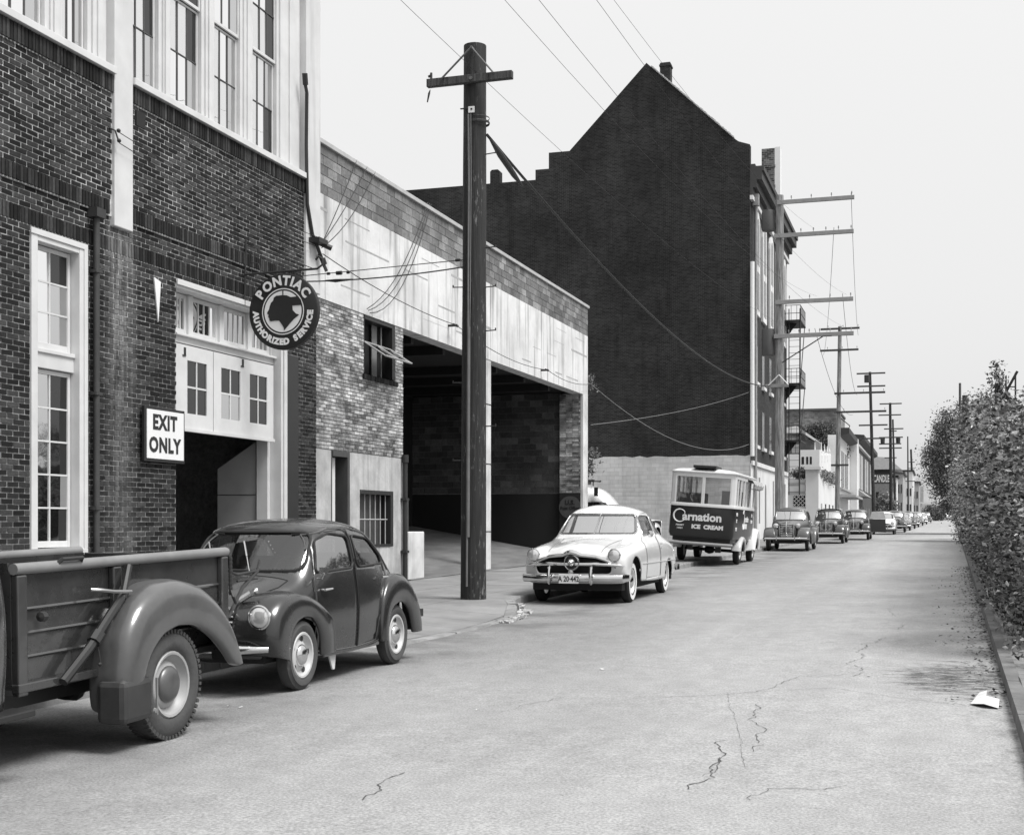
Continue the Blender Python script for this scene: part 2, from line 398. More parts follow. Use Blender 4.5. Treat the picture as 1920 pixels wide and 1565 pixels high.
# kerb stones
kr = grid_obj('kerb', lambda y, u: (kerb_l(y)-.16+.17*u, y, gz(y)+(.132 if u < .95 else -.02)), [94, 150, 250, 420], [0, .9, 1], M_kerb, kind='structure')
def kstone(y0, y1, rough_=0):
    b = MB(); g = .008; n = 4; pts = []
    for i in range(n+1):
        yy = y0+g+(y1-y0-2*g)*i/n; xk = kerb_l(yy); h = slab_top(xk-.1, yy)-gz(yy)
        e = rough_*rc.uniform(-.03, .03)
        pts.append([(xk-.155, yy, gz(yy)-.03), (xk-.155, yy, gz(yy)+h+.002), (xk-.02+e, yy, gz(yy)+h+.002+e*.4), (xk+e, yy, gz(yy)+h-.02-abs(e)*.5), (xk+.008+e, yy, gz(yy)-.03)])
    vs = [p for r in pts for p in r]; m = 5
    fs = [(i*m+j, i*m+j+1, (i+1)*m+j+1, (i+1)*m+j) for i in range(n) for j in range(m-1)]+[tuple(range(m)), tuple(n*m+j for j in range(m))]
    b.add(vs, fs); return b.build('kerb_stone', M_kerb, kr)
for a, c, r_ in [(y_, y_+1.6, 0) for y_ in np.arange(2, 12, 1.6)]: kstone(a, c, .2)
for a, c in ((12.0, 13.2), (13.2, 14.6), (14.6, 15.9), (15.9, 17.2), (17.2, 18.4), (18.4, 19.0), (19.0, 19.6), (19.6, 20.2), (20.2, 20.7), (20.7, 21.6)): kstone(a, c, 1)
for y_ in np.arange(21.6, 92, 2.2): kstone(y_, y_+2.2, .15)
# broken concrete rubble on the corner of the dropped crossing
M_rubble = mat('broken_concrete', .36, .95, var=.5, scale=12, bump=.8, coord='World', isl=1, iv=(.5, 1.2))
rb = MB()
for i in range(260):
    yy = rc.uniform(17.6, 21.2); s = rc.uniform(.012, .05)*(1.2 if yy > 19 else .8); xx = kerb_l(yy)+rc.gauss(.02, .07)
    c = Vector((xx, yy, gz(yy)+s*.3)); P = [c+Vector((rc.uniform(.5, 1.4)*s*a, rc.uniform(.5, 1.6)*s*b_, rc.uniform(.2, .6)*s*d)) for d in (-1, 1) for a, b_ in ((-1, -1), (1, -1), (1, 1), (-1, 1))]
    rb.hexa(P)
rb.build('concrete_rubble', M_rubble, kind='stuff')
# right kerb, verge, litter
M_kerb2 = mat('right_kerb', .13, .9, var=.3, scale=5, dirt=.3, bump=.4, coord='World', isl=1, iv=(.85, 1.15))
krr = grid_obj('right_kerb', lambda y, u: (kerb_r(y)+.13*u, y, gz(y)+(.09 if u > .05 else -.02)), [78, 120, 200, 300, 420], [0, .1, 1], M_kerb2, kind='structure')
for y_ in np.arange(4, 78, 2.0):
    b = MB(); a, c = y_+.01, y_+1.99
    b.hexa([(kerb_r(a), a, gz(a)-.05), (kerb_r(a)+.13, a, gz(a)-.05), (kerb_r(c)+.13, c, gz(c)-.05), (kerb_r(c), c, gz(c)-.05),
            (kerb_r(a)+.015, a, gz(a)+.10), (kerb_r(a)+.13, a, gz(a)+.10), (kerb_r(c)+.13, c, gz(c)+.10), (kerb_r(c)+.015, c, gz(c)+.10)])
    b.build('kerb_stone', M_kerb2, krr)
grid_obj('verge', lambda y, u: (kerb_r(y)+.12+u, y, gz(y)+.085+.03*math.sin(y*1.7+u*3)), [-20]+[i*1.5 for i in range(1, 60)]+[100, 200, 420], [0, .2, .5, 1.2, 3, 12], mat('verge_dirt', .17, .95, var=.35, scale=4, bump=.5, coord='World'), kind='structure')
# ================================================================== BRICK GARAGE BUILDING (left)
def brick_mat(name, base, lo, hi, stain=False, mortarish=False, rough=.9, light=.0):
    m = bpy.data.materials.new(name); m.use_nodes = True; n = m.node_tree; n.nodes.clear(); N = n.nodes.new; L = n.links.new
    o = N('ShaderNodeOutputMaterial'); p = N('ShaderNodeBsdfPrincipled'); L(p.outputs[0], o.inputs[0]); p.inputs['Roughness'].default_value = rough
    p.inputs['Specular IOR Level'].default_value = .25
    ge = N('ShaderNodeNewGeometry'); pos = ge.outputs['Position']; isl = ge.outputs['Random Per Island']
    oi = N('ShaderNodeObjectInfo')
    def noise(sc, det, st=(1, 1, 1), rg=.6):
        mp = N('ShaderNodeMapping'); mp.inputs['Scale'].default_value = st; L(pos, mp.inputs[0])
        k = N('ShaderNodeTexNoise'); k.inputs['Scale'].default_value = sc; k.inputs['Detail'].default_value = det; k.inputs['Roughness'].default_value = rg
        L(mp.outputs[0], k.inputs['Vector']); return k.outputs[0]
    def rg_(src, a, b, c, d):
        r = N('ShaderNodeMapRange'); r.inputs[1].default_value = a; r.inputs[2].default_value = b; r.inputs[3].default_value = c; r.inputs[4].default_value = d
        L(src, r.inputs[0]); return r.outputs[0]
    def mth(op, a, b):
        k = N('ShaderNodeMath'); k.operation = op
        for i, q in enumerate((a, b)):
            if isinstance(q, (int, float)): k.inputs[i].default_value = q
            else: L(q, k.inputs[i])
        return k.outputs[0]
    wn = N('ShaderNodeTexWhiteNoise'); wn.noise_dimensions = '2D'; cb = N('ShaderNodeCombineXYZ'); L(isl, cb.inputs[0]); L(oi.outputs['Random'], cb.inputs[1]); L(cb.outputs[0], wn.inputs['Vector'])
    rnd = wn.outputs['Value']
    pw = mth('POWER', rnd, 2.2)
    c = rg_(pw, 0, 1, lo, hi) if not mortarish else mth('MULTIPLY', base, rg_(noise(9, 5), .3, .7, .75, 1.2))
    c = mth('MULTIPLY', c, rg_(noise(22, 6), .3, .7, .72, 1.28))
    c = mth('MULTIPLY', c, rg_(noise(.9, 6, (1, 1, .6)), .3, .7, .62, 1.3))
    if stain:
        sx = N('ShaderNodeSeparateXYZ'); L(pos, sx.inputs[0]); y, z = sx.outputs[1], sx.outputs[2]
        dd = mth('ABSOLUTE', mth('SUBTRACT', y, 15.66), 0)
        k = mth('MULTIPLY', rg_(dd, .10, .42, 1, 0), rg_(z, 1.2, 5.4, .35, 1)); k = mth('MULTIPLY', k, rg_(noise(3.4, 7, (1, 3, .35), .75), .38, .62, .1, 1)); k = mth('MULTIPLY', k, rg_(z, 5.4, 5.5, 1, 0))
        c = mth('ADD', c, mth('MULTIPLY', k, .24 if not mortarish else .2))
        # lime bloom washed down here and there, and a darker tone towards the bottom of the wall
        k2 = rg_(noise(1.6, 7, (1, 2.2, .5), .75), .60, .76, 0, 1); k2 = mth('MULTIPLY', k2, rg_(z, 2.0, 5.0, .25, 1))
        c = mth('ADD', c, mth('MULTIPLY', k2, .07))
        c = mth('MULTIPLY', c, rg_(z, 3.5, 6.0, .42 if mortarish else .8, 1.0))
    if light:
        k3 = rg_(noise(1.3, 7, (1, 1, 1.5), .75), .45, .62, 0, 1); c = mth('ADD', c, mth('MULTIPLY', k3, light))
    L(c, p.inputs['Base Color'])
    bp = N('ShaderNodeBump'); bp.inputs['Strength'].default_value = .5; bp.inputs['Distance'].default_value = .008; L(noise(60, 5), bp.inputs['Height']); L(bp.outputs[0], p.inputs['Normal'])
    return m
M_brick = brick_mat('dark_red_brick', 0, .008, .062, stain=True)
M_mortar = brick_mat('pale_mortar', .50, 0, 0, stain=True, mortarish=True)
B = thing('brick_building', 'dark brick workshop with white trimmed windows and a wide exit doorway', 'building', (-10.5, 17, gz(17)))
XW = -10.53; XU = -10.50                   # lower and upper wall faces
OP = [(13.74, 14.84, 1.02, 5.0), (17.04, 20.43, -1, 4.96), (15.40, 15.84, 5.40, 20), (21.11, 21.7, 5.5, 20)]
wl = MB()
def wallbox(y0, y1, z0, z1, x1, x0=-10.95): wl.box((x0, y0, z0), (x1, y1, z1))
mo = .0085
for (y0, y1, z0, z1) in [(8, 13.74, -.2, 5.53), (13.74, 14.84, -.2, 1.02), (13.74, 14.84, 5.0, 5.53), (14.84, 17.04, -.2, 5.53), (17.04, 20.43, 4.96, 5.53), (20.43, 21.66, -.2, 5.53)]:
    wallbox(y0, y1, z0, z1, XW-mo)
for (y0, y1, z0, z1) in [(8, 21.66, 5.53, 7.42)]: wallbox(y0, y1, z0, z1, XU-mo)
wallbox(8, 21.66, 10.7, 12.0, XU-mo)
# other three walls and the roof of the block
wl.box((-24, 8, -.2), (-23.6, 21.66, 12)); wl.box((-23.6, 8, -.2), (-10.95, 8.4, 12)); wl.box((-23.6, 21.3, -.2), (-10.96, 21.66, 12)); wl.box((-23.6, 8.4, 11.6), (-10.95, 21.3, 11.8))
wl.build('wall', M_mortar, B, world=True)
iw = MB(); iw.box((-23.5, 8.45, -.1), (-10.97, 21.28, .12)); iw.box((-23.5, 8.45, 5.2), (-11.4, 21.28, 5.5)); iw.box((-14.9, 8.45, .12), (-14.8, 21.28, 5.2)); iw.box((-14.8, 16.2, .12), (-10.99, 16.3, 5.2))
iw.build('inner_wall', mat('workshop_interior', .05, .9, var=.4), B, world=True)
# bricks
CH, BL, BH, BW = .0682, .2170, .0560, .2000
bricks = []
brr = random.Random(5)
def blocked(y0, y1, z0, z1):
    for (a, b, c, d) in OP:
        if y1 > a+.002 and y0 < b-.002 and z1 > c+.002 and z0 < d-.002: return (a, b)
    return None
def rowbricks(z, xf, soldier=False):
    h = BH; yy = 11.6+(0 if round(z/CH) % 2 else BL/2)
    while yy < 21.64:
        segs = [(yy, min(yy+BW, 21.655))]
        res = []
        for (a, b) in segs:
            bl = blocked(a, b, z, z+h)
            if bl is None: res.append((a, b))
            else:
                if a < bl[0]-.03: res.append((a, bl[0]))
                if b > bl[1]+.03: res.append((bl[1], b))
        for (a, b) in res:
            if b-a > .03: bricks.append((a, b, z, z+h, xf))
        yy += BL
z = .16
SOLD = [(5.0704, 5.268, XW, .006), (5.5478, 5.746, XU, .016), (7.185, 7.42, XU, .03)]
while z < 7.2:
    if not any(a-.005 < z+BH and z < b-.005 for (a, b, _, _) in SOLD):
        xf = XU if z > 5.5 else XW; rowbricks(z, xf)
    z += CH
def brick_hexa(b, a, c, z0, z1, xf):
    j = lambda s: brr.gauss(0, s)
    p = max(-.004, min(.007, j(.0022))); t = j(.0014); e = .002
    x1 = xf+p; P = [(xf-.02, a, z0+t), (x1, a+e, z0+e+t), (x1+j(.0012), c-e, z0+e-t), (xf-.02, c, z0-t), (xf-.02, a, z1+t), (x1, a+e, z1-e+t), (x1+j(.0012), c-e, z1-e-t), (xf-.02, c, z1-t)]
    b.hexa(P)
def px_of(Y, Z, X=-10.5):
    a = X*math.cos(YAW)+Y*math.sin(YAW); b = -X*math.sin(YAW)+Y*math.cos(YAW)
    return 961+2500*a/b, 980-2500*(Z-EYE)/b
vis = sorted([i for i, q in enumerate(bricks) if px_of(q[0], q[2])[0] > 2 and px_of(q[1], q[3])[1] > 4 and (q[2] > 1.35 or q[0] > 14.9) and q[1]-q[0] > .15], key=lambda i: bricks[i][0])[:300]
vs_ = set(vis); bw_ = MB()
for i, (a, c, z0, z1, xf) in enumerate(bricks):
    if i in vs_:
        b = MB(); brick_hexa(b, a, c, z0, z1, xf); b.build('brick', M_brick, B, world=True)
    else: brick_hexa(bw_, a, c, z0, z1, xf)
bw_.build('brickwork', M_brick, B, world=True, kind='stuff')
sb = MB()
for (z0, z1, xf, pr) in SOLD:
    yy = 11.6
    while yy < 21.64:
        c = min(yy+.055, 21.655)
        bl = blocked(yy, c, z0, z1)
        if not bl or z0 > 7: brick_hexa(sb, yy, c, z0, z1-.006, xf+pr)
        yy += .0682
for (y0, y1, z0) in ((13.66, 14.92, .93),):
    yy = y0
    while yy < y1: brick_hexa(sb, yy, yy+.06, z0, z0+.085, XW+.05); yy += .0682
sb.build('soldier_course', M_brick, B, world=True, kind='stuff')
for q_ in (((-10.95, 15.405, 5.405), (-10.455, 15.835, 12.0)), ((-10.95, 21.115, 5.5), (-10.455, 21.68, 12.0))): pil = MB(); pil.box(*q_); pil.build('pilaster', M_white, B, world=True, bevel=.012)
# small vent hole
h = MB(); h.box((-10.51, 15.96, 6.91), (-10.486, 16.18, 7.12)); h.build('vent', M_dark, B, world=True)
h = MB(); h.prism([(-10.526, 16.43, 4.9), (-10.526, 16.60, 4.86), (-10.526, 16.54, 4.28)], (.02, 0, 0)); h.build('white_marker', M_white_clean, B, world=True)
# ---- sash windows
def bar(b, p, q, w=.02, d=.03): b.box((min(p[0], q[0])-d/2, min(p[1], q[1])-w/2, min(p[2], q[2])-w/2), (max(p[0], q[0])+d/2, max(p[1], q[1])+w/2, max(p[2], q[2])+w/2))
def sash(name, y0, y1, z0, z1, x, cols, rows, parent, fw=.055, mw=.022, gm=None, mm=None, rail=.08, bm_=None):
    b = MB(); b.box((x-.04, y0, z0), (x, y0+fw, z1)); b.box((x-.04, y1-fw, z0), (x, y1, z1)); b.box((x-.038, y0+fw, z0), (x-.002, y1-fw, z0+rail)); b.box((x-.038, y0+fw, z1-fw), (x-.002, y1-fw, z1))
    s = b.build(name, mm or M_trim, parent, world=True, bevel=.004)
    a0, a1, c0, c1 = y0+fw, y1-fw, z0+rail, z1-fw
    g = MB()
    for i in range(cols):
        for j in range(rows):
            u0 = a0+(a1-a0)*i/cols; u1 = a0+(a1-a0)*(i+1)/cols; w0 = c0+(c1-c0)*j/rows; w1 = c0+(c1-c0)*(j+1)/rows
            t = brr.uniform(-.004, .004); t2 = brr.uniform(-.003, .003)
            gg = MB(); gg.add([(x-.022+t, u0, w0), (x-.022-t, u1, w0), (x-.022-t+t2, u1, w1), (x-.022+t+t2, u0, w1)], [(0, 1, 2, 3)]); gg.build('pane', (gm[i] if isinstance(gm, (list, tuple)) else gm) or M_glass, s, world=True)
    m = MB()
    for i in range(1, cols):
        u = a0+(a1-a0)*i/cols; m.box((x-.03, u-mw/2, c0), (x-.008, u+mw/2, c1))
    for j in range(1, rows):
        w = c0+(c1-c0)*j/rows; m.box((x-.029, a0, w-mw/2), (x-.009, a1, w+mw/2))
    if cols*rows > 1: m.build('muntin', bm_ or mm or M_trim, s, world=True)
    return s
# ground-floor window
fr = MB(); xw = -10.62
fr.box((xw-.10, 14.70, 1.06), (-10.50, 14.84, 5.0)); fr.box((xw-.10, 13.74, 1.06), (-10.50, 13.86, 5.0)); fr.box((xw-.10, 13.86, 4.90), (-10.505, 14.70, 5.0)); fr.box((xw-.10, 13.74, 1.022), (-10.47, 14.84, 1.10))
fr.box((xw-.10, 14.72, 1.1), (xw+.02, 14.78, 4.9)); fr.box((xw-.1, 13.86, 3.36), (xw+.03, 14.70, 3.56)); fr.box((xw-.1, 13.86, 3.55), (xw+.055, 14.70, 3.60))
fr.box((-10.50, 14.785, 1.1), (-10.485, 14.86, 5.02)); fr.box((-10.50, 13.72, 4.965), (-10.486, 14.86, 5.04))
wf = fr.build('window_frame', M_trim, B, world=True, bevel=.006)
sash('window_sash', 13.87, 14.69, 1.12, 3.35, xw-.015, 2, 5, B, gm=M_glass)
sash('window_sash', 13.87, 14.69, 3.61, 4.89, xw-.015, 2, 3, B, gm=[M_glassB, M_glass])
M_sky_sheet = mat('white_sky_sheet', .85, .9, var=.05)
for q_ in (((-10.84, 13.7, 3.6), (-10.83, 14.20, 4.95)), ((-10.84, 13.7, 2.75), (-10.83, 14.20, 3.35))): b = MB(); b.box(*q_); b.build('curtain_or_sky_sheet', M_sky_sheet, B, world=True)  # white sheets added behind the panes in place of reflected sky
# first-floor windows: a run of tall sashes between moulded mullions
up = MB(); up.box((-10.62, 11.5, 7.425), (-10.42, 15.404, 7.52)); up.box((-10.62, 15.836, 7.425), (-10.42, 21.114, 7.52)); up.build('window_sill', M_trim, B, world=True, bevel=.006)
GL = [(12.0, 12.85), (13.24, 14.1), (14.45, 14.98), (15.93, 16.66), (16.97, 17.83), (18.21, 19.01), (19.42, 20.25)]
mu = MB(); edges = [11.5]+[v for g in GL for v in g]+[21.11]
for i in range(0, len(edges)-1, 2):
    a, c = edges[i], edges[i+1]
    if a < 15.404 < c: spans = [(a, 15.4), (15.84, c)]
    else: spans = [(a, c)]
    for (a_, c_) in spans:
        if c_-a_ < .02: continue
        mu.box((-10.74, a_, 7.52), (-10.58, c_, 10.7)); mu.box((-10.58, a_+.08, 7.52), (-10.55, c_-.08, 10.7))
        if c_-a_ > .3: mu.box((-10.55, (a_+c_)/2-.05, 7.52), (-10.525, (a_+c_)/2+.05, 10.7))
mu.build('mullion', M_trim, B, world=True, bevel=.006)
M_blind = mat('roller_blind', .8, .9, var=.04); M_sky = glass('sky_reflecting_glass', .3, .72, .01, .05); M_bar = mat('dark_glazing_bar', .06, .6)  # glazing bars are darker than the window frames
for (a, c) in GL:
    s = sash('window_sash', a+.01, c-.01, 7.55, 9.15, -10.64, 3, 2, B, fw=.03, mw=.016, gm=[M_sky, M_sky, M_glass], rail=.06, mm=M_trim, bm_=M_bar)
    sash('window_sash', a+.01, c-.01, 9.16, 10.68, -10.60, 3, 2, B, fw=.03, mw=.016, gm=[M_sky, M_sky, M_glass], rail=.05, bm_=M_bar)
    b = MB(); b.box((-10.80, a+.02, 7.62), (-10.79, c-.34, 10.65)); b.build('roller_blind', M_blind, B, world=True)
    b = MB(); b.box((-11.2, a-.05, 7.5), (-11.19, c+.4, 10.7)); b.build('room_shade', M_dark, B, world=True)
# ---- exit doorway
d = MB(); xd = -10.56
d.box((-10.95, 20.29, .1), (-10.515, 20.43, 4.96)); d.box((-10.95, 17.04, 4.86), (-10.52, 20.29, 4.96)); d.box((-10.95, 17.045, .1), (-10.80, 17.18, 4.86))
d.box((-10.512, 20.36, .1), (-10.49, 20.47, 4.98)); d.box((-10.512, 17.02, 4.90), (-10.488, 20.36, 4.985))
d.box((-10.95, 17.18, 4.10), (-10.66, 20.29, 4.24)); d.box((-10.95, 17.18, 4.2), (-10.60, 20.29, 4.235))
d.box((-10.93, 20.19, .1), (-10.72, 20.285, 4.1))
dfr = d.build('door_frame', M_trim, B, world=True, bevel=.006)
for (a, c) in ((17.2, 17.66), (17.80, 18.58), (18.72, 19.48), (19.62, 20.28)):
    sash('transom_window', a, c, 4.25, 4.85, -10.74, 4, 1, B, fw=.06, mw=.018, gm=M_glassB)
    b = MB(); b.box((-10.79, c-.001, 4.25), (-10.70, c+.13, 4.85)); b.build('transom_mullion', M_trim, B, world=True)
# upper folding leaves, left hanging across the opening
def leaf(y0, y1, z0, z1, wins, x=-10.60, sag=0):
    b = MB(); ys = [y0]+[v for w in wins for v in w]+[y1]; wz0, wz1 = z0+.22, z1-.22
    for i in range(0, len(ys)-1, 2):
        b.hexa([(x-.045, ys[i], z0), (x, ys[i], z0), (x, ys[i+1], z0-sag*.0), (x-.045, ys[i+1], z0), (x-.045, ys[i], z1), (x, ys[i], z1), (x, ys[i+1], z1), (x-.045, ys[i+1], z1)])
    for (a, c) in wins: b.box((x-.0445, a, z0), (x-.0005, c, wz0)); b.box((x-.0445, a, wz1), (x-.0005, c, z1))
    o = b.build('door_leaf', M_trim, B, world=True)
    for (a, c) in wins:
        b = MB(); m_ = (a+c)/2; zm = (wz0+wz1)/2; b.box((x-.03, m_-.014, wz0), (x-.008, m_+.014, wz1)); b.box((x-.029, a, zm-.014), (x-.009, c, zm+.014)); b.build('muntin', M_trim, o, world=True)
        for (p, q) in ((a, m_), (m_, c)):
            for (r_, s_) in ((wz0, zm), (zm, wz1)):
                g = MB(); g.add([(x-.02, p, r_), (x-.02, q, r_), (x-.02, q, s_), (x-.02, p, s_)], [(0, 1, 2, 3)]); g.build('pane', M_glass, o, world=True)
    return o
leaf(17.06, 18.20, 2.84, 4.07, [(17.46, 18.02)]); leaf(18.22, 20.17, 2.84, 4.07, [(18.45, 19.05), (19.36, 19.95)])
b = MB(); b.box((-10.66, 17.05, 2.79), (-10.575, 20.18, 2.838)); b.build('door_rail', M_trim, B, world=True)
for yy, zz in ((17.36, 3.9), (19.1, 3.93)):
    b = MB(); b.box((-10.6, yy, zz), (-10.59, yy+.05, zz+.13)); b.box((-10.6, yy-.04, zz), (-10.588, yy+.05, zz+.02)); b.build('hinge', M_iron, B, world=True)
b = MB(); b.prism([(-10.97, 20.24, .15), (-11.70, 20.24, .15), (-11.70, 20.24, 2.35), (-10.97, 20.24, 2.80)], (0, .045, 0)); o = b.build('inner_leaf', mat('grey_door', .30, .7, var=.1), B, world=True)
b = MB()
for zz in (.7, 1.3, 1.9): b.box((-11.7, 20.232, zz), (-10.97, 20.241, zz+.012))
b.build('board_joint', M_dark, o, world=True)
b = MB(); b.box((-10.545, 20.49, .1), (-10.515, 20.93, 4.3)); b.build('recess_shade_strip', M_black, B, world=True)  # black strip put in as the shade of a recess by the door frame
# down-pipe
b = MB(); b.tube([(-10.46, 15.0, 5.45), (-10.46, 15.0, .4), (-10.42, 15.02, .2)], .045, 10)
for zz in (1.6, 3.1, 4.7): b.box((-10.53, 14.93, zz), (-10.41, 15.07, zz+.04))
b.box((-10.53, 14.9, 5.42), (-10.38, 15.1, 5.54))
b.build('downpipe', mat('old_iron_pipe', .035, .6, var=.4), B, world=True, smooth=True)
# dark conduit standing on the corner pilaster
b = MB(); b.tube([(-10.40, 20.95, 9.05), (-10.40, 21.02, 8.9), (-10.43, 21.06, 8.0), (-10.43, 21.10, 7.0), (-10.42, 21.28, 6.5), (-10.36, 21.55, 6.1)], .032, 8)
b.tube([(-10.36, 21.55, 6.12), (-10.34, 21.6, 6.02)], .05, 8); b.tube([(-10.38, 20.9, 9.2), (-10.4, 20.97, 9.02)], .05, 8)
b.build('conduit', M_iron, B, world=True, smooth=True)
b = MB(); b.tube([(-10.5, 15.34, 6.70), (-10.42, 15.36, 6.66), (-10.38, 15.38, 6.52)], .012, 6); b.lathe([(0, -.03), (.022, -.02), (.03, 0), (.022, .02), (0, .03)], (-10.38, 15.38, 6.66), 'Z', 8); b.lathe([(0, -.03), (.022, -.02), (.03, 0), (.022, .02), (0, .03)], (-10.38, 15.39, 6.53), 'Z', 8); b.build('wire_bracket', M_iron, B, world=True)

# ---- EXIT ONLY board
S = thing('exit_sign', 'white board reading EXIT ONLY in a black frame beside the doorway', 'sign', (-10.5, 16.62, 2.3))
b = MB(); b.box((-10.50, 16.10, 2.29), (-10.45, 17.14, 3.06)); b.build('frame', M_black, S, world=True, bevel=.006)
b = MB(); b.box((-10.452, 16.15, 2.335), (-10.441, 17.10, 3.02)); b.build('panel', M_white_clean, S, world=True)
for s_, zz in (('EXIT', 2.84), ('ONLY', 2.52)):
    text_obj('lettering', s_, .285, M_black, S, frame_M((-10.438, 16.60, zz), (0, 1, 0), (0, 0, 1)), .002, .012, .98, space=1.12)
# ---- round hanging sign
S = thing('round_sign', 'round black hanging service sign with a white ring and a profile head', 'sign', (-9.79, 19.0, 4.15))
cx, cy, cz, RR = -9.79, 19.0, 4.76, .60
b = MB(); b.lathe([(0, -.05), (RR-.02, -.05), (RR, -.04), (RR, .04), (RR-.02, .05), (0, .05)], (cx, cy, cz), 'Y', 64); b.build('disc', mat('black_enamel', .008, .55, var=.2), S, world=True, smooth=True)
def ring(r0, r1, y, m, name):
    b = MB(); n = 64; vs = []
    for k in range(n):
        g = 2*math.pi*k/n
        for r_ in (r0, r1): vs.append((cx+r_*math.cos(g), y, cz+r_*math.sin(g)))
    b.add(vs, [(2*k, 2*k+1, (2*k+3) % (2*n), (2*k+2) % (2*n)) for k in range(n)]); return b.build(name, m, S, world=True)
ring(.350, .366, cy-.054, M_white_clean, 'white_ring')
b = MB(); b.disc((cx, cy-.054, cz), .325, 'Y', 64); b.build('white_field', M_white_clean, S, world=True)
# profile head, traced from the sign (sign units: centre 705,865, radius 490)
hd = [(700, 572), (712, 572), (712, 648), (760, 655), (810, 680), (908, 676), (945, 720), (968, 795), (832, 797), (838, 860), (880, 908), (925, 925), (850, 985), (790, 1050), (722, 1130), (716, 1085), (680, 1030), (655, 995), (600, 990), (545, 998), (525, 985), (522, 955), (508, 935), (512, 905), (492, 890), (500, 865), (520, 832), (528, 790), (545, 745), (575, 715), (585, 675), (615, 652), (700, 648)]
b = MB(); b.prism([(cx+(x-705)/490*RR*1.06, cy-.056, cz-(y-870)/520*RR) for x, y in hd], (0, -.004, 0)); b.build('head_emblem', M_black, S, world=True)
def arc_text(s, r, a0, a1, size, inward=False):
    wd = [{'I': .42, ' ': .8, 'T': .88, 'E': .82, 'O': 1.18, 'N': 1.1, 'A': 1.08, 'C': 1.02}.get(c_, 1.0) for c_ in s]; cum = [sum(wd[:i])+wd[i]/2 for i in range(len(s))]
    for i, ch in enumerate(s):
        if ch == ' ': continue
        g = R(a0+(a1-a0)*(cum[i]-cum[0])/(cum[-1]-cum[0])); er = Vector((math.cos(g), 0, math.sin(g)))
        up = -er if inward else er; xd = Vector((math.sin(g), 0, -math.cos(g))); xd = -xd if inward else xd
        p = Vector((cx, cy-.056, cz))+er*r
        text_obj('letter', ch, size, M_white_clean, S, frame_M(p, xd, up), .001, .009)
arc_text('PONTIAC', .480, 145, 36, .205)
arc_text('AUTHORIZED SERVICE', .480, 183, 356, .132, inward=True)
b = MB(); b.tube([(-10.5, 19.0, 5.39), (-9.22, 19.0, 5.41), (-9.13, 19.0, 5.47), (-9.13, 19.0, 5.56), (-9.2, 19.0, 5.60), (-9.25, 19.0, 5.55)], .018, 8)
b.tube([(-10.45, 19.0, 5.85), (-9.9, 19.0, 5.66), (-9.3, 19.0, 5.42)], .008, 6); b.tube([(-10.5, 19.0, 4.9), (-10.47, 19.0, 5.95)], .015, 6)
b.tube([(-10.2, 19, 5.4), (-10.25, 19, 5.55), (-10.38, 19, 5.58), (-10.42, 19, 5.48)], .008, 6)
for x in (-9.97, -9.6): b.tube([(x, 19, 5.40), (x, 19, 5.27)], .012, 6)
b.build('bracket', M_iron, S, world=True, smooth=True)

# ================================================================== GARAGE WITH TWO OPENINGS
G = thing('parking_garage', 'low garage with pale painted lintel above two dark vehicle openings', 'building', (-10.7, 31, gz(31)))
XG = -10.7
M_lint = mat('stained_white_render', .64, .85, var=.12, scale=2.2, dirt=.20, streak=.62, bump=.25, bscale=12, coord='World')
M_blk = brick_mat('grey_concrete_block', 0, .13, .26)
M_blkm = mat('block_mortar', .34, .9, var=.2, coord='World')
M_pbrick = brick_mat('weathered_painted_brick', 0, .09, .42, light=.26)
M_pmort = mat('pier_mortar', .20, .95, var=.3, coord='World')
w = MB(); w.box((-11.05, 21.68, 5.54), (XG, 41.9, 7.46)); w.build('lintel', M_lint, G, world=True)
# shutter-board marks on the lintel
b = MB()
for zz in (5.9, 6.35, 6.8, 7.2):
    yy = 21.9
    while yy < 41.5:
        e = yy+brr.uniform(.5, 2.2); 
        if brr.random() < .55: b.box((XG-.002, yy, zz+brr.uniform(-.05, .05)), (XG+.003, min(e, 41.8), zz+.014))
        yy = e+brr.uniform(.3, 1.2)
b.build('board_mark', mat('lintel_groove', .33, .9, var=.3), G, world=True, kind='stuff')
w = MB(); w.box((-11.05, 21.68, 7.46), (XG-.015, 41.9, 8.36)); w.build('parapet', M_blkm, G, world=True)
w = MB(); w.box((-11.1, 21.68, 8.36), (XG+.05, 41.95, 8.45)); w.build('coping', mat('metal_coping', .38, .6, var=.15), G, world=True, bevel=.01)
for r_ in range(5):
    zz = 7.468+r_*.1785; yy = 21.70+(.2 if r_ % 2 else 0)-.0
    if r_ % 2: yy = 21.70; first = .2
    else: first = .4
    L_ = first
    while yy < 41.85:
        e = min(yy+L_-.012, 41.895); b = MB(); p = brr.uniform(-.004, .005)
        b.hexa([(XG-.02, yy, zz), (XG+p, yy, zz), (XG+p, e, zz), (XG-.02, e, zz), (XG-.02, yy, zz+.165), (XG+p, yy, zz+.165), (XG+p, e, zz+.165), (XG-.02, e, zz+.165)])
        b.build('block', M_blk, G, world=True); yy = e+.012; L_ = .4
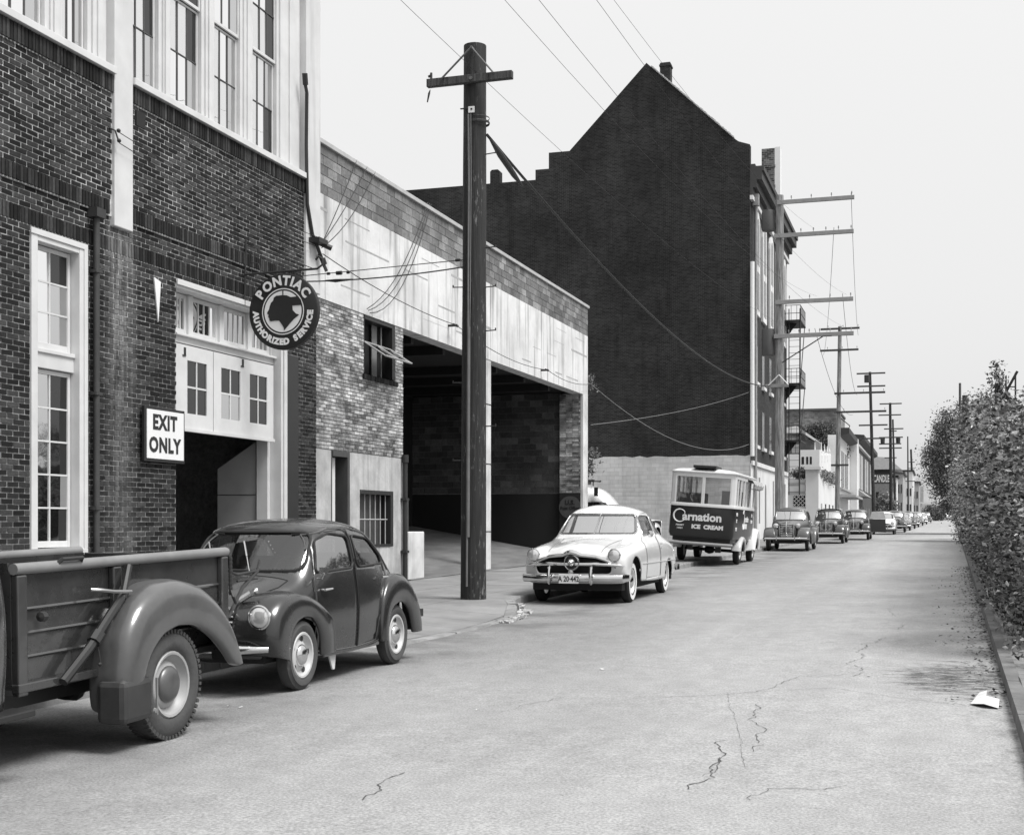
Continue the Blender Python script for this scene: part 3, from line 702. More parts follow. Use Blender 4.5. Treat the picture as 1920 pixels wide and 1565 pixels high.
# brick pier with door and two windows
PO = [(22.62, 23.44, -1, 2.78), (23.92, 25.60, .95, 2.08), (24.12, 25.74, 4.36, 5.54)]
M_plast = mat('patched_render', .42, .9, var=.25, scale=2.5, dirt=.35, streak=.35, bump=.3, bscale=14, coord='World')
w = MB()
def wb(y0, y1, z0, z1, x=XG-.012): w.box((-11.05, y0, z0), (x, y1, z1))
for q in [(21.68, 24.12, 2.78, 5.54), (24.12, 25.74, 2.78, 4.36), (25.74, 26.16, 2.78, 5.54)]: wb(*q)
w.build('pier', M_pmort, G, world=True)
w = MB()
for q in [(21.68, 22.62, -.1, 2.78), (22.62, 22.63, -.1, .2), (23.44, 23.92, -.1, 2.78), (23.92, 25.60, -.1, .95), (23.92, 25.60, 2.08, 2.78), (25.60, 26.16, -.1, 2.78)]: wb(*q, x=XG+.003)
w.build('pier_base', M_plast, G, world=True)
pb = MB(); zz = 2.80
while zz < 5.5:
    yy = 21.69+(0 if round(zz/.0682) % 2 else .1)
    while yy < 26.15:
        e = min(yy+.2, 26.155)
        if not any(e > a+.002 and yy < c-.002 and zz+.058 > f and zz < g_ for (a, c, f, g_) in PO): brick_hexa(pb, yy, e, zz, zz+.056, XG)
        else:
            for (a, c, f, g_) in PO:
                if zz+.058 > f and zz < g_:
                    if yy < a-.02 and e > a: brick_hexa(pb, yy, a, zz, zz+.056, XG)
                    if e > c+.02 and yy < c: brick_hexa(pb, c, e, zz, zz+.056, XG)
        yy = e+.012
    zz += .0682
pb.build('pier_brickwork', M_pbrick, G, world=True, kind='stuff')
# pier door: frame and pale leaf standing ajar
b = MB(); b.box((-11.0, 22.62, .15), (XG-.01, 22.70, 2.78)); b.box((-11.0, 23.34, .15), (XG+.012, 23.44, 2.78)); b.box((-11.0, 22.70, 2.68), (XG+.012, 23.34, 2.78)); b.build('side_door_frame', mat('brown_frame', .05, .7, var=.3), G, world=True)
b = MB(); b.box((-10.86, 22.70, .18), (-10.82, 23.06, 2.66)); o = b.build('side_door', mat('pale_door', .62, .6, var=.08, dirt=.2), G, world=True)
b = MB(); b.box((-10.82, 22.98, 1.15), (-10.79, 23.02, 1.25)); b.build('handle', M_iron, o, world=True)
b = MB(); b.box((-11.02, 22.7, .18), (-10.99, 23.34, 2.68)); b.build('door_void', M_dark, G, world=True)
# barred low window
b = MB(); b.box((-11.0, 23.92, 2.0), (XG+.01, 25.6, 2.08)); b.box((-11.0, 25.46, .95), (XG+.01, 25.6, 2.0)); b.box((-11.0, 23.92, .95), (XG-.05, 24.0, 2.0)); b.box((-11.0, 24.0, .95), (XG+.02, 25.46, 1.0)); b.build('low_window_frame', M_black, G, world=True)
b = MB(); b.box((-10.95, 24.0, 1.0), (-10.93, 25.46, 2.0)); b.build('low_window_glass', mat('dusty_glass', .07, .35, var=.4, scale=3), G, world=True)
b = MB()
for k in range(6): b.tube([(-10.78, 24.08+.26*k, 1.0), (-10.78, 24.08+.26*k, 2.0)], .012, 6)
b.tube([(-10.775, 24.0, 1.5), (-10.775, 25.46, 1.5)], .014, 6); b.build('window_bar', mat('pale_bar', .35, .6), G, world=True)
# upper window with sash tilted out
b = MB(); b.box((-11.0, 24.12, 4.40), (XG-.02, 24.2, 5.54)); b.box((-11.0, 25.62, 4.4), (XG-.02, 25.74, 5.54)); b.box((-11.0, 24.12, 5.46), (XG-.02, 25.62, 5.54)); b.build('upper_window_frame', M_black, G, world=True)
b = MB(); b.box((-11.03, 24.2, 4.4), (-11.0, 25.62, 5.46)); b.build('window_void', M_dark, G, world=True)
b = MB(); b.box((-10.95, 25.05, 4.42), (-10.93, 25.3, 5.46)); b.box((-10.9, 25.4, 4.42), (-10.88, 25.44, 5.46)); b.build('curtain_or_sky_sheet', mat('grey_curtain', .2, .9), G, world=True)
b = MB(); b.hexa([(XG-.05, 24.22, 5.02), (XG-.03, 24.22, 4.99), (XG-.03, 25.60, 4.99), (XG-.05, 25.60, 5.02), (XG+.40, 24.22, 4.70), (XG+.42, 24.22, 4.72), (XG+.42, 25.6, 4.72), (XG+.40, 25.60, 4.70)]); o = b.build('tilted_sash', M_glass, G, world=True)
b = MB()
for yy in (24.22, 24.9, 25.58): b.tube([(XG-.04, yy, 5.01), (XG+.42, yy, 4.715)], .018, 6)
b.tube([(XG-.04, 24.22, 5.01), (XG-.04, 25.6, 5.01)], .018, 6); b.tube([(XG+.42, 24.22, 4.715), (XG+.42, 25.6, 4.715)], .02, 6); b.build('sash_bar', mat('grey_sash', .28, .6), o, world=True)
b = MB(); yy = 24.05
while yy < 25.8: brick_hexa(b, yy, yy+.06, 4.26, 4.36, XG+.03); yy += .0682
b.build('window_sill', M_brick, G, world=True, kind='stuff')
# column between the openings, end pier, end wall
M_col = mat('column_paint', .62, .8, var=.12, scale=3, dirt=.35, streak=.3, coord='World')
b = MB(); b.box((-10.98, 31.66, -.1), (XG-.012, 32.06, 5.54)); b.build('column', M_col, G, world=True, bevel=.015)
b = MB()
for zz in (1.2, 2.9, 4.4): b.box((-10.99, 31.65, zz), (XG-.006, 32.07, zz+.025))
b.build('column_band', M_iron, G, world=True)
b = MB(); b.box((-11.48, 41.30, 2.38), (XG-.08, 41.9, 5.54)); b.build('end_pier', M_pmort, G, world=True)
b = MB(); b.box((-11.48, 41.29, -.1), (XG-.08, 41.9, 2.378)); b.build('end_pier_base', M_black, G, world=True)
b = MB(); b.box((XG-.08, 41.28, -.1), (XG, 41.905, 5.54)); b.build('end_strip', M_col, G, world=True)
pb = MB(); zz = 2.40
def brick_hexa_y(b, x0, x1, z0, z1, yf):
    p = brr.uniform(-.004, .004); b.hexa([(x0, yf+.02, z0), (x0, yf+p, z0), (x1, yf+p, z0), (x1, yf+.02, z0), (x0, yf+.02, z1), (x0, yf+p, z1), (x1, yf+p, z1), (x1, yf+.02, z1)])
while zz < 5.5:
    xx = -11.475
    while xx < XG-.1:
        e = min(xx+.2, XG-.085); brick_hexa_y(pb, xx, e, zz, zz+.056, 41.29); xx = e+.012
    zz += .0682
pb.build('pier_brickwork', M_pbrick, G, world=True, kind='stuff')
# interior
M_inblk = brick_mat('interior_block', 0, .055, .13)
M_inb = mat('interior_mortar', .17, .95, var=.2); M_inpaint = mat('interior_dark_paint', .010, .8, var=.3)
b = MB(); b.box((-24, 41.44, 2.37), (-11.48, 41.9, 5.6)); b.build('inner_end_wall', M_inb, G, world=True)
pb = MB(); zz = 2.40; k = 0
while zz < 5.5:
    xx = -23.9+(.2 if k % 2 else 0)
    while xx < -11.55:
        e = min(xx+.395, -11.49); brick_hexa_y(pb, xx, e, zz, zz+.188, 41.43); xx = e+.012
    zz += .2; k += 1
pb.build('interior_blockwork', M_inblk, G, world=True, kind='stuff')
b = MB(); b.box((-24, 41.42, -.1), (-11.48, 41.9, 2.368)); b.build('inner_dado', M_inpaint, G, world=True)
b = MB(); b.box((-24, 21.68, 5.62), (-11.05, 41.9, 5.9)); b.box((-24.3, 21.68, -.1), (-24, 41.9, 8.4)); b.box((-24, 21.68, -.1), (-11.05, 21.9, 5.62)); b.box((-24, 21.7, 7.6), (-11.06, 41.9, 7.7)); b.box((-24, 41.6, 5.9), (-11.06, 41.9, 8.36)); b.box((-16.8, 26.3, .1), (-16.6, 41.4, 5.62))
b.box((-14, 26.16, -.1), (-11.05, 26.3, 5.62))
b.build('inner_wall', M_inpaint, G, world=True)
b = MB()
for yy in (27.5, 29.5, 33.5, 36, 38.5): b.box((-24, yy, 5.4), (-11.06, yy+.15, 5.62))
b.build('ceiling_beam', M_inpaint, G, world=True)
grid_obj('garage_ramp', lambda x, y: (x, y, gz(y)+.135+max(0, (-10.72-x))*.17), [-24, -14, -12, -11.2, -10.75, -10.5], [26.2, 30, 34, 38, 41.4], mat('ramp_concrete', .14, .9, var=.3, scale=3, dirt=.4, bump=.4, coord='World', stretch=(1, .3, 1)), kind='structure')
b = MB(); b.box((-11.0, 26.42, .15), (-10.68, 27.34, 1.24)); tag(b.build('concrete_block_wall', M_col, bevel=.02), 'short white painted concrete stub wall at the left jamb of the garage opening', 'wall')
b = MB(); b.box((-11.5, 26.5, 1.26), (-11.02, 27.25, 1.95)); tag(b.build('utility_box', mat('grey_box_paint', .05, .6, var=.3)), 'dark metal utility box behind the white stub wall in the garage opening', 'utility box')
b = MB(); b.tube([(-10.62, 26.08, .15), (-10.62, 26.08, 2.75)], .05, 10); b.tube([(-10.62, 26.08, 2.7), (-10.62, 26.08, 2.86)], .07, 10)
for zz in (.8, 1.9): b.box((-10.7, 26.0, zz), (-10.56, 26.16, zz+.05))
b.build('downpipe', M_iron, G, world=True, smooth=True)
for (za, zb_) in ((6.64, 6.47), (6.5, 6.3)):
    pts_ = [(-10.38, 15.40+(21.4-15.40)*i/12, za+(zb_-za)*i/12-.10*4*(i/12)*(1-i/12)) for i in range(13)]; b = MB(); b.tube(pts_, .006, 5); tag(b.build('facade_wire', M_iron), ['lower', 'upper'][za > 6.6]+' of two thin wires strung across the white pilaster on the brick front', 'wire')
S = thing('post_office_sign', 'dim round sign painted US Post Office on the dark base of the end pier', 'sign', (-11.1, 41.28, 1.5))
b = MB(); b.lathe([(0, -.02), (.36, -.02), (.36, .0)], (-11.13, 41.275, 1.93), 'Y', 32); b.build('disc', mat('sign_grey', .06, .7), S, world=True)
text_obj('lettering', 'U.S.', .2, M_black, S, frame_M((-11.13, 41.25, 2.08), (1, 0, 0), (0, 0, 1)), .002, .008)
text_obj('lettering', 'Post Office', .14, M_black, S, frame_M((-11.13, 41.25, 1.9), (1, 0, 0), (0, 0, 1)), .002, .006)
b = MB(); b.tube([(-10.5, 41.0, gz(41)+.1), (-10.5, 41.0, 1.9)], .03, 6)
# ================================================================== TALL GABLED BRICK BUILDING
def course_mat(name, base, mort, var=.3, scale=1.0, bright=None, rough=.9, bw_=.22, bh=.075, dirt=.3, flecks=0, bias=None, streak=0):
    m = bpy.data.materials.new(name); m.use_nodes = True; n = m.node_tree; n.nodes.clear(); N = n.nodes.new; L = n.links.new
    o = N('ShaderNodeOutputMaterial'); p = N('ShaderNodeBsdfPrincipled'); L(p.outputs[0], o.inputs[0]); p.inputs['Roughness'].default_value = rough; p.inputs['Specular IOR Level'].default_value = .2
    ge = N('ShaderNodeNewGeometry'); sx = N('ShaderNodeSeparateXYZ'); L(ge.outputs['Position'], sx.inputs[0])
    ad = N('ShaderNodeMath'); ad.operation = 'ADD'; L(sx.outputs[0], ad.inputs[0]); L(sx.outputs[1], ad.inputs[1])
    cb = N('ShaderNodeCombineXYZ'); L(ad.outputs[0], cb.inputs[0]); L(sx.outputs[2], cb.inputs[1])
    bk = N('ShaderNodeTexBrick'); bk.inputs['Scale'].default_value = 1; bk.inputs['Brick Width'].default_value = bw_; bk.inputs['Row Height'].default_value = bh; bk.inputs['Mortar Size'].default_value = .010; bk.inputs['Mortar Smooth'].default_value = .3
    for k, v in (('Color1', base*(1-var)), ('Color2', base*(1+var)), ('Mortar', mort)): bk.inputs[k].default_value = (v, v, v, 1)
    L(cb.outputs[0], bk.inputs['Vector'])
    def noise(sc, det, st=(1, 1, 1), rg=.65):
        mp = N('ShaderNodeMapping'); mp.inputs['Scale'].default_value = st; L(ge.outputs['Position'], mp.inputs[0])
        k = N('ShaderNodeTexNoise'); k.inputs['Scale'].default_value = sc; k.inputs['Detail'].default_value = det; k.inputs['Roughness'].default_value = rg; L(mp.outputs[0], k.inputs['Vector']); return k.outputs[0]
    def rg_(src, a, b, c, d):
        r = N('ShaderNodeMapRange'); r.inputs[1].default_value = a; r.inputs[2].default_value = b; r.inputs[3].default_value = c; r.inputs[4].default_value = d
        L(src, r.inputs[0]); return r.outputs[0]
    def mth(op, a, b):
        k = N('ShaderNodeMath'); k.operation = op
        for i, q in enumerate((a, b)):
            if isinstance(q, (int, float)): k.inputs[i].default_value = q
            else: L(q, k.inputs[i])
        return k.outputs[0]
    bwn = N('ShaderNodeRGBToBW'); L(bk.outputs['Color'], bwn.inputs[0]); c = bwn.outputs[0]
    c = mth('MULTIPLY', c, rg_(noise(.35, 7), .3, .7, 1-dirt, 1+dirt))
    c = mth('MULTIPLY', c, rg_(noise(1.2, 6, (.25, .25, 5)), .3, .7, .86, 1.14))
    if streak: c = mth('MULTIPLY', c, rg_(noise(1.5, 6, (2.5, 2.5, .2)), .5, .72, 1, 1-streak))
    if flecks:
        z = sx.outputs[2]; f = rg_(noise(2.4, 3, (1.2, 1, 5), .9), .715, .73, 0, 1)
        f = mth('MULTIPLY', f, mth('MULTIPLY', rg_(noise(.13, 2), .50, .54, 0, 1), mth('MULTIPLY', rg_(z, 5, 6, 0, 1), rg_(z, 12.6, 13.2, 1, 0))))
        c = mth('ADD', c, mth('MULTIPLY', f, flecks))
    L(c, p.inputs['Base Color'])
    bp = N('ShaderNodeBump'); bp.inputs['Strength'].default_value = .5; bp.inputs['Distance'].default_value = .01; L(bk.outputs['Fac'], bp.inputs['Height']); bp.invert = True; L(bp.outputs[0], p.inputs['Normal'])
    return m
M_tall = course_mat('soot_dark_brick', .020, .055, var=.45, flecks=.4, dirt=.45, streak=.35)
M_tallf = course_mat('facade_brick', .030, .05)
M_pblock = course_mat('painted_block_wall', .50, .40, var=.08, bw_=.45, bh=.22, dirt=.22, streak=.2)
M_base = mat('base_white_paint', .66, .8, var=.06, scale=1.5, dirt=.15, streak=.2, coord='World')
T = thing('tall_brick_building', 'tall dark brick building with a stepped gable wall and white painted base', 'building', (-9.17, 70, gz(70)))
g = [(-36, 0), (-9.17, 0), (-9.17, 21.15), (-9.75, 21.35), (-9.95, 21.5), (-14.65, 25.96), (-18.9, 21.62), (-20.07, 21.62), (-20.07, 20.75), (-20.83, 20.75), (-20.83, 20.2), (-22.9, 20.2), (-22.9, 20.85), (-23.0, 20.95), (-23.35, 20.95), (-23.45, 20.85), (-23.45, 20.2), (-36, 20.2)]
b = MB(); b.prism([(x, 70, z) for x, z in g], (0, .5, 0)); b.build('gable_wall', M_tall, T, world=True)
b = MB(); b.box((-9.6, 70.5, 0), (-9.17, 88.2, 19.3)); b.box((-36, 70.5, 0), (-35.6, 88.2, 20)); b.box((-35.6, 87.8, 0), (-9.6, 88.2, 20)); b.build('street_wall', M_tallf, T, world=True)
b = MB(); b.box((-35.6, 70.5, 19.6), (-20.5, 87.8, 19.8)); b.prism([(-20.4, 70.5, 19.9), (-14.65, 70.5, 25.4), (-9.3, 70.5, 20.0)], (0, 17.3, 0)); b.build('roof', mat('slate_roof', .06, .8, var=.3), T, world=True)
b = MB()
for k in range(60):      # rough light coping tiles along the right slope
    t = k/60; x = -14.4+t*(4.4); z = 25.96-(x+14.65)*.95; b.box((x, 69.93, z-.03), (x+.07, 70.55, z+.05+brr.uniform(-.02, .02)))
b.build('coping', mat('pale_coping', .35, .9), T, world=True)
b = MB(); b.box((-14.1, 70.9, 24.3), (-13.55, 71.5, 26.2)); b.box((-14.14, 70.86, 26.0), (-13.51, 71.54, 26.1)); b.build('chimney', M_tallf, T, world=True)
b = MB(); b.box((-10.35, 84.6, 18.6), (-9.55, 85.4, 24.9)); b.box((-10.40, 84.55, 22.4), (-9.5, 85.45, 22.6)); b.box((-10.4, 84.55, 23.7), (-9.5, 85.45, 23.85)); b.build('chimney', course_mat('chimney_brick', .10, .3, var=.7, bw_=.3, bh=.12), T, world=True)
b = MB(); b.box((-9.54, 84.6, 18.6), (-9.2, 85.3, 24.95)); b.build('chimney_lit_side', M_white_clean, T, world=True)  # white box added for the overexposed, brightly lit side of the chimney
# base: painted block wall towards the yard, white base along the street
b = MB(); top = [(-18.2+i*.4) for i in range(23)]
P = [(-24, 69.94, 0), (-9.15, 69.94, 0), (-9.15, 69.94, 4.98)]+[(x, 69.94, 4.95+brr.uniform(-.07, .05)) for x in top[::-1]]+[(-24, 69.94, 4.9)]
b.prism(P, (0, .06, 0)); b.build('painted_base', M_pblock, T, world=True)
b = MB(); b.box((-9.17, 69.94, 0), (-9.10, 88.25, 4.55)); b.box((-9.10, 69.94, 4.45), (-9.0, 88.25, 4.68)); b.build('street_base', M_base, T, world=True)
# cornice
b = MB()
for (dx, z0, z1) in ((.15, 18.5, 18.9), (.35, 18.9, 19.3), (.62, 19.3, 19.75), (.72, 19.75, 20.0)): b.box((-9.168, 70.02, z0), (-9.17+dx, 88.3, z1))
b.box((-9.168, 70.02, 20.0), (-8.9, 88.3, 20.12)); b.build('cornice', mat('dark_cornice', .035, .7, var=.2), T, world=True)
b = MB(); b.box((-9.17, 70.0, 18.28), (-9.0, 88.3, 18.5)); b.build('cornice_band', M_base, T, world=True)
def arch_pts(y0, y1, z0, z1, x, n=8):
    r = (y1-y0)/2; c = (y0+y1)/2; return [(x, y0, z0), (x, y1, z0)]+[(x, c+r*math.cos(math.pi*k/n), z1-r+r*math.sin(math.pi*k/n)) for k in range(n+1)]
M_wg = mat('dark_window_glass', .03, .15, var=.2)
for yc in (72.6, 75.6, 79.0, 82.4, 86.0):
    b = MB(); b.prism(arch_pts(yc-.85, yc+.85, 12.6, 18.15, -9.17), (.12, 0, 0)); fo = b.build('arched_surround', M_base, T, world=True)
    for (z0, z1, ar) in ((12.9, 14.9, 0), (15.3, 17.8, 1)):
        b = MB(); q = arch_pts(yc-.48, yc+.48, z0, z1, -9.048) if ar else [(-9.048, yc-.48, z0), (-9.048, yc+.48, z0), (-9.048, yc+.48, z1), (-9.048, yc-.48, z1)]
        b.prism(q, (.012, 0, 0)); b.build('pane', M_wg, fo, world=True)
    b = MB(); b.box((-9.05, yc-.03, 12.9), (-9.02, yc+.03, 17.5)); b.build('muntin', M_base, fo, world=True)
    for (z0, z1) in ((9.0, 11.0), (5.6, 7.6)):
        b = MB(); b.box((-9.18, yc-.5, z0), (-9.155, yc+.5, z1)); w_ = b.build('window', M_wg, T, world=True)
        b = MB(); b.box((-9.17, yc-.6, z0-.18), (-9.02, yc+.6, z0)); b.build('sill', M_base, w_, world=True)
for i, yc in enumerate((72.2, 73.4, 76.2, 80, 83.5, 86.5)):
    b = MB(); h_ = 3.6 if i in (2,) else 3.7
    b.prism(arch_pts(yc-.35, yc+.35, .9 if i == 2 else 1.5, h_, -9.105) if i in (2, 4) else [(-9.105, yc-.28, 1.4), (-9.105, yc+.28, 1.4), (-9.105, yc+.28, 3.9), (-9.105, yc-.28, 3.9)], (.012, 0, 0)); b.build('base_window', mat('grey_recess', .16, .5, var=.2), T, world=True)
b = MB(); b.tube([(-9.02, 69.86, 4.9), (-9.02, 69.86, 15.0)], .11, 10); b.build('white_pipe', M_white_clean, T, world=True, smooth=True)
b = MB(); b.tube([(-8.95, 70.8, 18.2), (-8.98, 70.8, 12), (-8.98, 70.8, .6)], .09, 10); b.box((-9.1, 70.6, 18.1), (-8.8, 71.0, 18.7)); b.build('downpipe', mat('grey_downpipe', .25, .7, var=.3), T, world=True, smooth=True)
F = thing('fire_escape', 'black iron fire escape on the far street corner of the tall brick building', 'fire escape', (-9.1, 88, 4))
for zz in (14.2, 10.2, 6.6):
    b = MB(); b.box((-9.1, 85.8, zz), (-8.05, 89.3, zz+.08)); b.box((-9.1, 85.8, zz-.25), (-9.0, 89.3, zz)); b.prism([(-9.1, 87, zz), (-8.4, 87, zz), (-9.1, 87, zz-.9)], (0, .08, 0)); b.build('platform', M_iron, F, world=True)
    b = MB()
    for hgt in (.5, 1.0): b.tube([(-9.05, 85.85, zz+hgt), (-8.08, 85.85, zz+hgt), (-8.08, 89.25, zz+hgt)], .022, 5)
    for k in range(8): b.tube([(-8.08, 85.85+k*.48, zz), (-8.08, 85.85+k*.48, zz+1.0)], .016, 5)
    for k in range(3): b.tube([(-9.0+k*.35, 85.85, zz), (-9.0+k*.35, 85.85, zz+1)], .016, 5)
    b.build('railing', M_iron, F, world=True)
b = MB(); b.tube([(-8.1, 86.0, 15), (-8.15, 86.0, 3.2)], .05, 6); b.tube([(-8.8, 86.0, 15), (-8.8, 86.0, 3.2)], .035, 6); b.tube([(-8.1, 86.0, 10.2), (-8.1, 89.0, 14.2)], .03, 5); b.tube([(-8.1, 86.0, 6.6), (-8.1, 89.0, 10.2)], .03, 5); b.build('upright', M_iron, F, world=True)
b = MB()
for k in range(26): b.tube([(-8.8, 86.0, 3.4+k*.4), (-8.15, 86.0, 3.4+k*.4)], .014, 4)
b.build('ladder_rung', M_iron, F, world=True)

# ================================================================== FOLIAGE TOOLS
def leaf_mat(name, lo, hi, rough=.45):
    m = bpy.data.materials.new(name); m.use_nodes = True; n = m.node_tree; n.nodes.clear(); N = n.nodes.new; L = n.links.new
    o = N('ShaderNodeOutputMaterial'); p = N('ShaderNodeBsdfPrincipled'); p.inputs['Roughness'].default_value = rough
    ge = N('ShaderNodeNewGeometry'); r = N('ShaderNodeMapRange'); r.inputs['To Min'].default_value = lo; r.inputs['To Max'].default_value = hi
    pw = N('ShaderNodeMath'); pw.operation = 'POWER'; pw.inputs[1].default_value = 2.2; L(ge.outputs['Random Per Island'], pw.inputs[0]); L(pw.outputs[0], r.inputs['Value']); L(r.outputs[0], p.inputs['Base Color'])
    tl = N('ShaderNodeBsdfTranslucent'); L(r.outputs[0], tl.inputs[0]); mx = N('ShaderNodeMixShader'); mx.inputs[0].default_value = .25
    L(p.outputs[0], mx.inputs[1]); L(tl.outputs[0], mx.inputs[2]); L(mx.outputs[0], o.inputs[0]); return m
M_leaf = leaf_mat('hedge_leaf', .02, .50, .3); M_leafd = leaf_mat('tree_leaf', .04, .28, .45); M_leafl = leaf_mat('pale_leaf', .10, .30, .5)
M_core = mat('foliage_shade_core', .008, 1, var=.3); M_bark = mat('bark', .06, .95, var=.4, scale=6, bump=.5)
def leaves(name, P, size, m, parent=None, flat=.0, kind='stuff', aspect=.55):
    """many small pointed leaves, folded along the midrib, at points P"""
    n = len(P); P = np.asarray(P, float)
    if parent is not None:
        Mi = np.array(INV[parent.name]); P = P @ Mi[:3, :3].T+Mi[:3, 3]
    d = rng.normal(size=(n, 3)); d[:, 2] *= (1-flat); d[:, 2] -= flat*.25*(flat < .9); d /= np.linalg.norm(d, axis=1)[:, None]
    q = rng.normal(size=(n, 3)); q = np.cross(d, q); q[:, 2] *= (1-flat); q /= np.linalg.norm(q, axis=1)[:, None]; nn = np.cross(d, q)
    s = (size*rng.uniform(.55, 1.35, n))[:, None]
    v = np.empty((n, 4, 3)); v[:, 0] = P-d*s*.5; v[:, 1] = P+q*s*aspect*.5+nn*s*.10; v[:, 2] = P+d*s*.5; v[:, 3] = P-q*s*aspect*.5+nn*s*.10
    me = bpy.data.meshes.new(name); me.vertices.add(n*4); me.vertices.foreach_set('co', v.reshape(-1))
    tri = np.array([[0, 1, 2], [0, 2, 3]]); idx = (np.arange(n)[:, None, None]*4+tri[None]).reshape(-1)
    me.loops.add(n*6); me.loops.foreach_set('vertex_index', idx.astype(np.int32)); me.polygons.add(n*2)
    me.polygons.foreach_set('loop_start', np.arange(0, n*6, 3, dtype=np.int32)); me.polygons.foreach_set('loop_total', np.full(n*2, 3, dtype=np.int32))
    me.update(); me.validate(); me.materials.append(m); o = link(name, me, parent)
    if kind: o['kind'] = kind
    return o
def clumps(c, rad, n_cl, per, cs, seed=0):
    """leaf points gathered in clumps through an ellipsoidal crown with gaps between them"""
    r_ = np.random.default_rng(seed); d = r_.normal(size=(n_cl, 3)); d /= np.linalg.norm(d, axis=1)[:, None]
    rr = r_.uniform(.35, 1.05, n_cl)**.6; C = np.array(c)+d*rr[:, None]*np.array(rad)
    P = C[:, None, :]+r_.normal(size=(n_cl, per, 3))*np.array(cs)*r_.uniform(.6, 1.4, (n_cl, 1, 1)); return P.reshape(-1, 3), C
def tree(name, label, x, y, z0, c, rad, n_cl, per, cs, leaf, m, trunk_r=.2, seed=1, cat='tree', group=None):
    t = thing(name, label, cat, (x, y, z0), group=group); P, C = clumps(c, rad, n_cl, per, cs, seed)
    b = MB(); b.tube([(x, y, z0-.1), (x+.05, y, z0+(c[2]-z0)*.35), (c[0], c[1], c[2])], [trunk_r*1.2, trunk_r, trunk_r*.5], 8)
    r_ = random.Random(seed)
    for q in [C[i] for i in range(0, len(C), max(1, len(C)//26))]:
        s = Vector((c[0], c[1], z0+(c[2]-z0)*r_.uniform(.35, .95))); e = Vector(q); mdl = s.lerp(e, .5)+Vector((0, 0, .2)); b.tube([s, mdl, e], [trunk_r*.35, trunk_r*.22, .015], 5)
    b.build('trunk', M_bark, t, world=True, smooth=True); leaves('crown', P, leaf, m, t); return t

# ================================================================== HEDGE ON THE RIGHT
H_ = thing('hedge', 'tall untrimmed leafy hedge running along the right kerb', 'hedge', (2, 30, gz(30)))
def hx(y): return kerb_r(y)+.20
def hedge_pts(n, y0, y1, seed):
    r_ = np.random.default_rng(seed); y = r_.uniform(y0, y1, n); h = np.interp(y, [14, 19, 25, 33, 80], [2.2, 2.75, 3.3, 3.65, 3.9])+.12*np.sin(y*.9)+.12*np.sin(y*2.3+1)+.1*np.sin(y*5.1)
    z = r_.beta(1.15, 1.0, n); top = r_.random(n) < .16
    bump_ = .22*np.sin(y*2.1+3*z)+.20*np.sin(y*4.7+z*9)+.20*np.sin(z*17+y*1.3)+.18*np.sin(y*11+z*23)+.12*np.sin(y*23-z*31)
    prof = .42*(1-np.clip(z, 0, 1))**2-.05+.7*np.clip(z-.72, 0, 1)**1.5
    depth = np.abs(r_.exponential(.16, n)); x = .42+.0125*y+.20+.30-.42*np.clip((y-44)/16, 0, 1)+bump_*.8-.25*(1-prof)+prof*.9+depth
    zz = z*h+.12; x = np.where(top, .0125*y+1.4+r_.uniform(0, 1.6, n), x); zz = np.where(top, h+r_.normal(0, .16, n), zz)
    spr = r_.random(n) < .03; zz = np.where(spr & top, zz+r_.exponential(.25, n), zz); x = np.where(spr & ~top, x-r_.exponential(.06, n), x)
    gz_ = .0065*(y-12); P = np.stack([x, y, zz+gz_], 1); return P
def clumpify(P, k, s, seed):
    r_ = np.random.default_rng(seed); return (P[:, None, :]+r_.normal(size=(len(P), k, 3))*s).reshape(-1, 3)
leaves('foliage', clumpify(hedge_pts(6400, 14.6, 34, 1), 9, .045, 2), .074, M_leaf, H_, flat=.5)
leaves('foliage', clumpify(hedge_pts(5200, 34, 80, 3), 9, .09, 4), .10, M_leaf, H_, flat=.5)
# near end of the hedge
r_ = np.random.default_rng(9); e = np.stack([r_.uniform(1.2, 3.2, 1600), 14.6+np.abs(r_.normal(0, .25, 1600))-.1, r_.uniform(.1, 2.3, 1600)], 1); leaves('foliage', clumpify(e, 8, .07, 5), .06, M_leaf, H_)
grid_obj('hedge_shade_core', lambda y, u: (hx(y)+.62+[0, .12, .3, .9, 2.4][u]+.1*math.sin(y*2), y, gz(y)+[0, .4, .68, .82, .85][u]*np.interp(y, [14, 19, 25, 33, 80], [2.2, 2.75, 3.3, 3.65, 3.9])), [14.9]+[i*1.0 for i in range(16, 80)], [0, 1, 2, 3, 4], M_core, H_, world=True)  # near-black sheet inside the hedge, coloured as the shade behind the leaves
# low weeds and fallen leaves against the kerb
r_ = np.random.default_rng(21); y = r_.uniform(11, 40, 1500); P = np.stack([.42+.0125*y-np.abs(r_.exponential(.13, 1500)), y, .0065*(y-12)+.012+r_.uniform(0, .01, 1500)], 1)
leaves('fallen_leaves', P, .045, leaf_mat('dry_leaf', .02, .14, .8), flat=.93)
y = r_.uniform(12, 70, 900); P = np.stack([.42+.0125*y+.16+np.abs(r_.exponential(.15, 900)), y, .0065*(y-12)+.12+r_.uniform(0, .16, 900)], 1)
leaves('verge_weeds', clumpify(P, 4, .05, 8), .07, M_leaf)
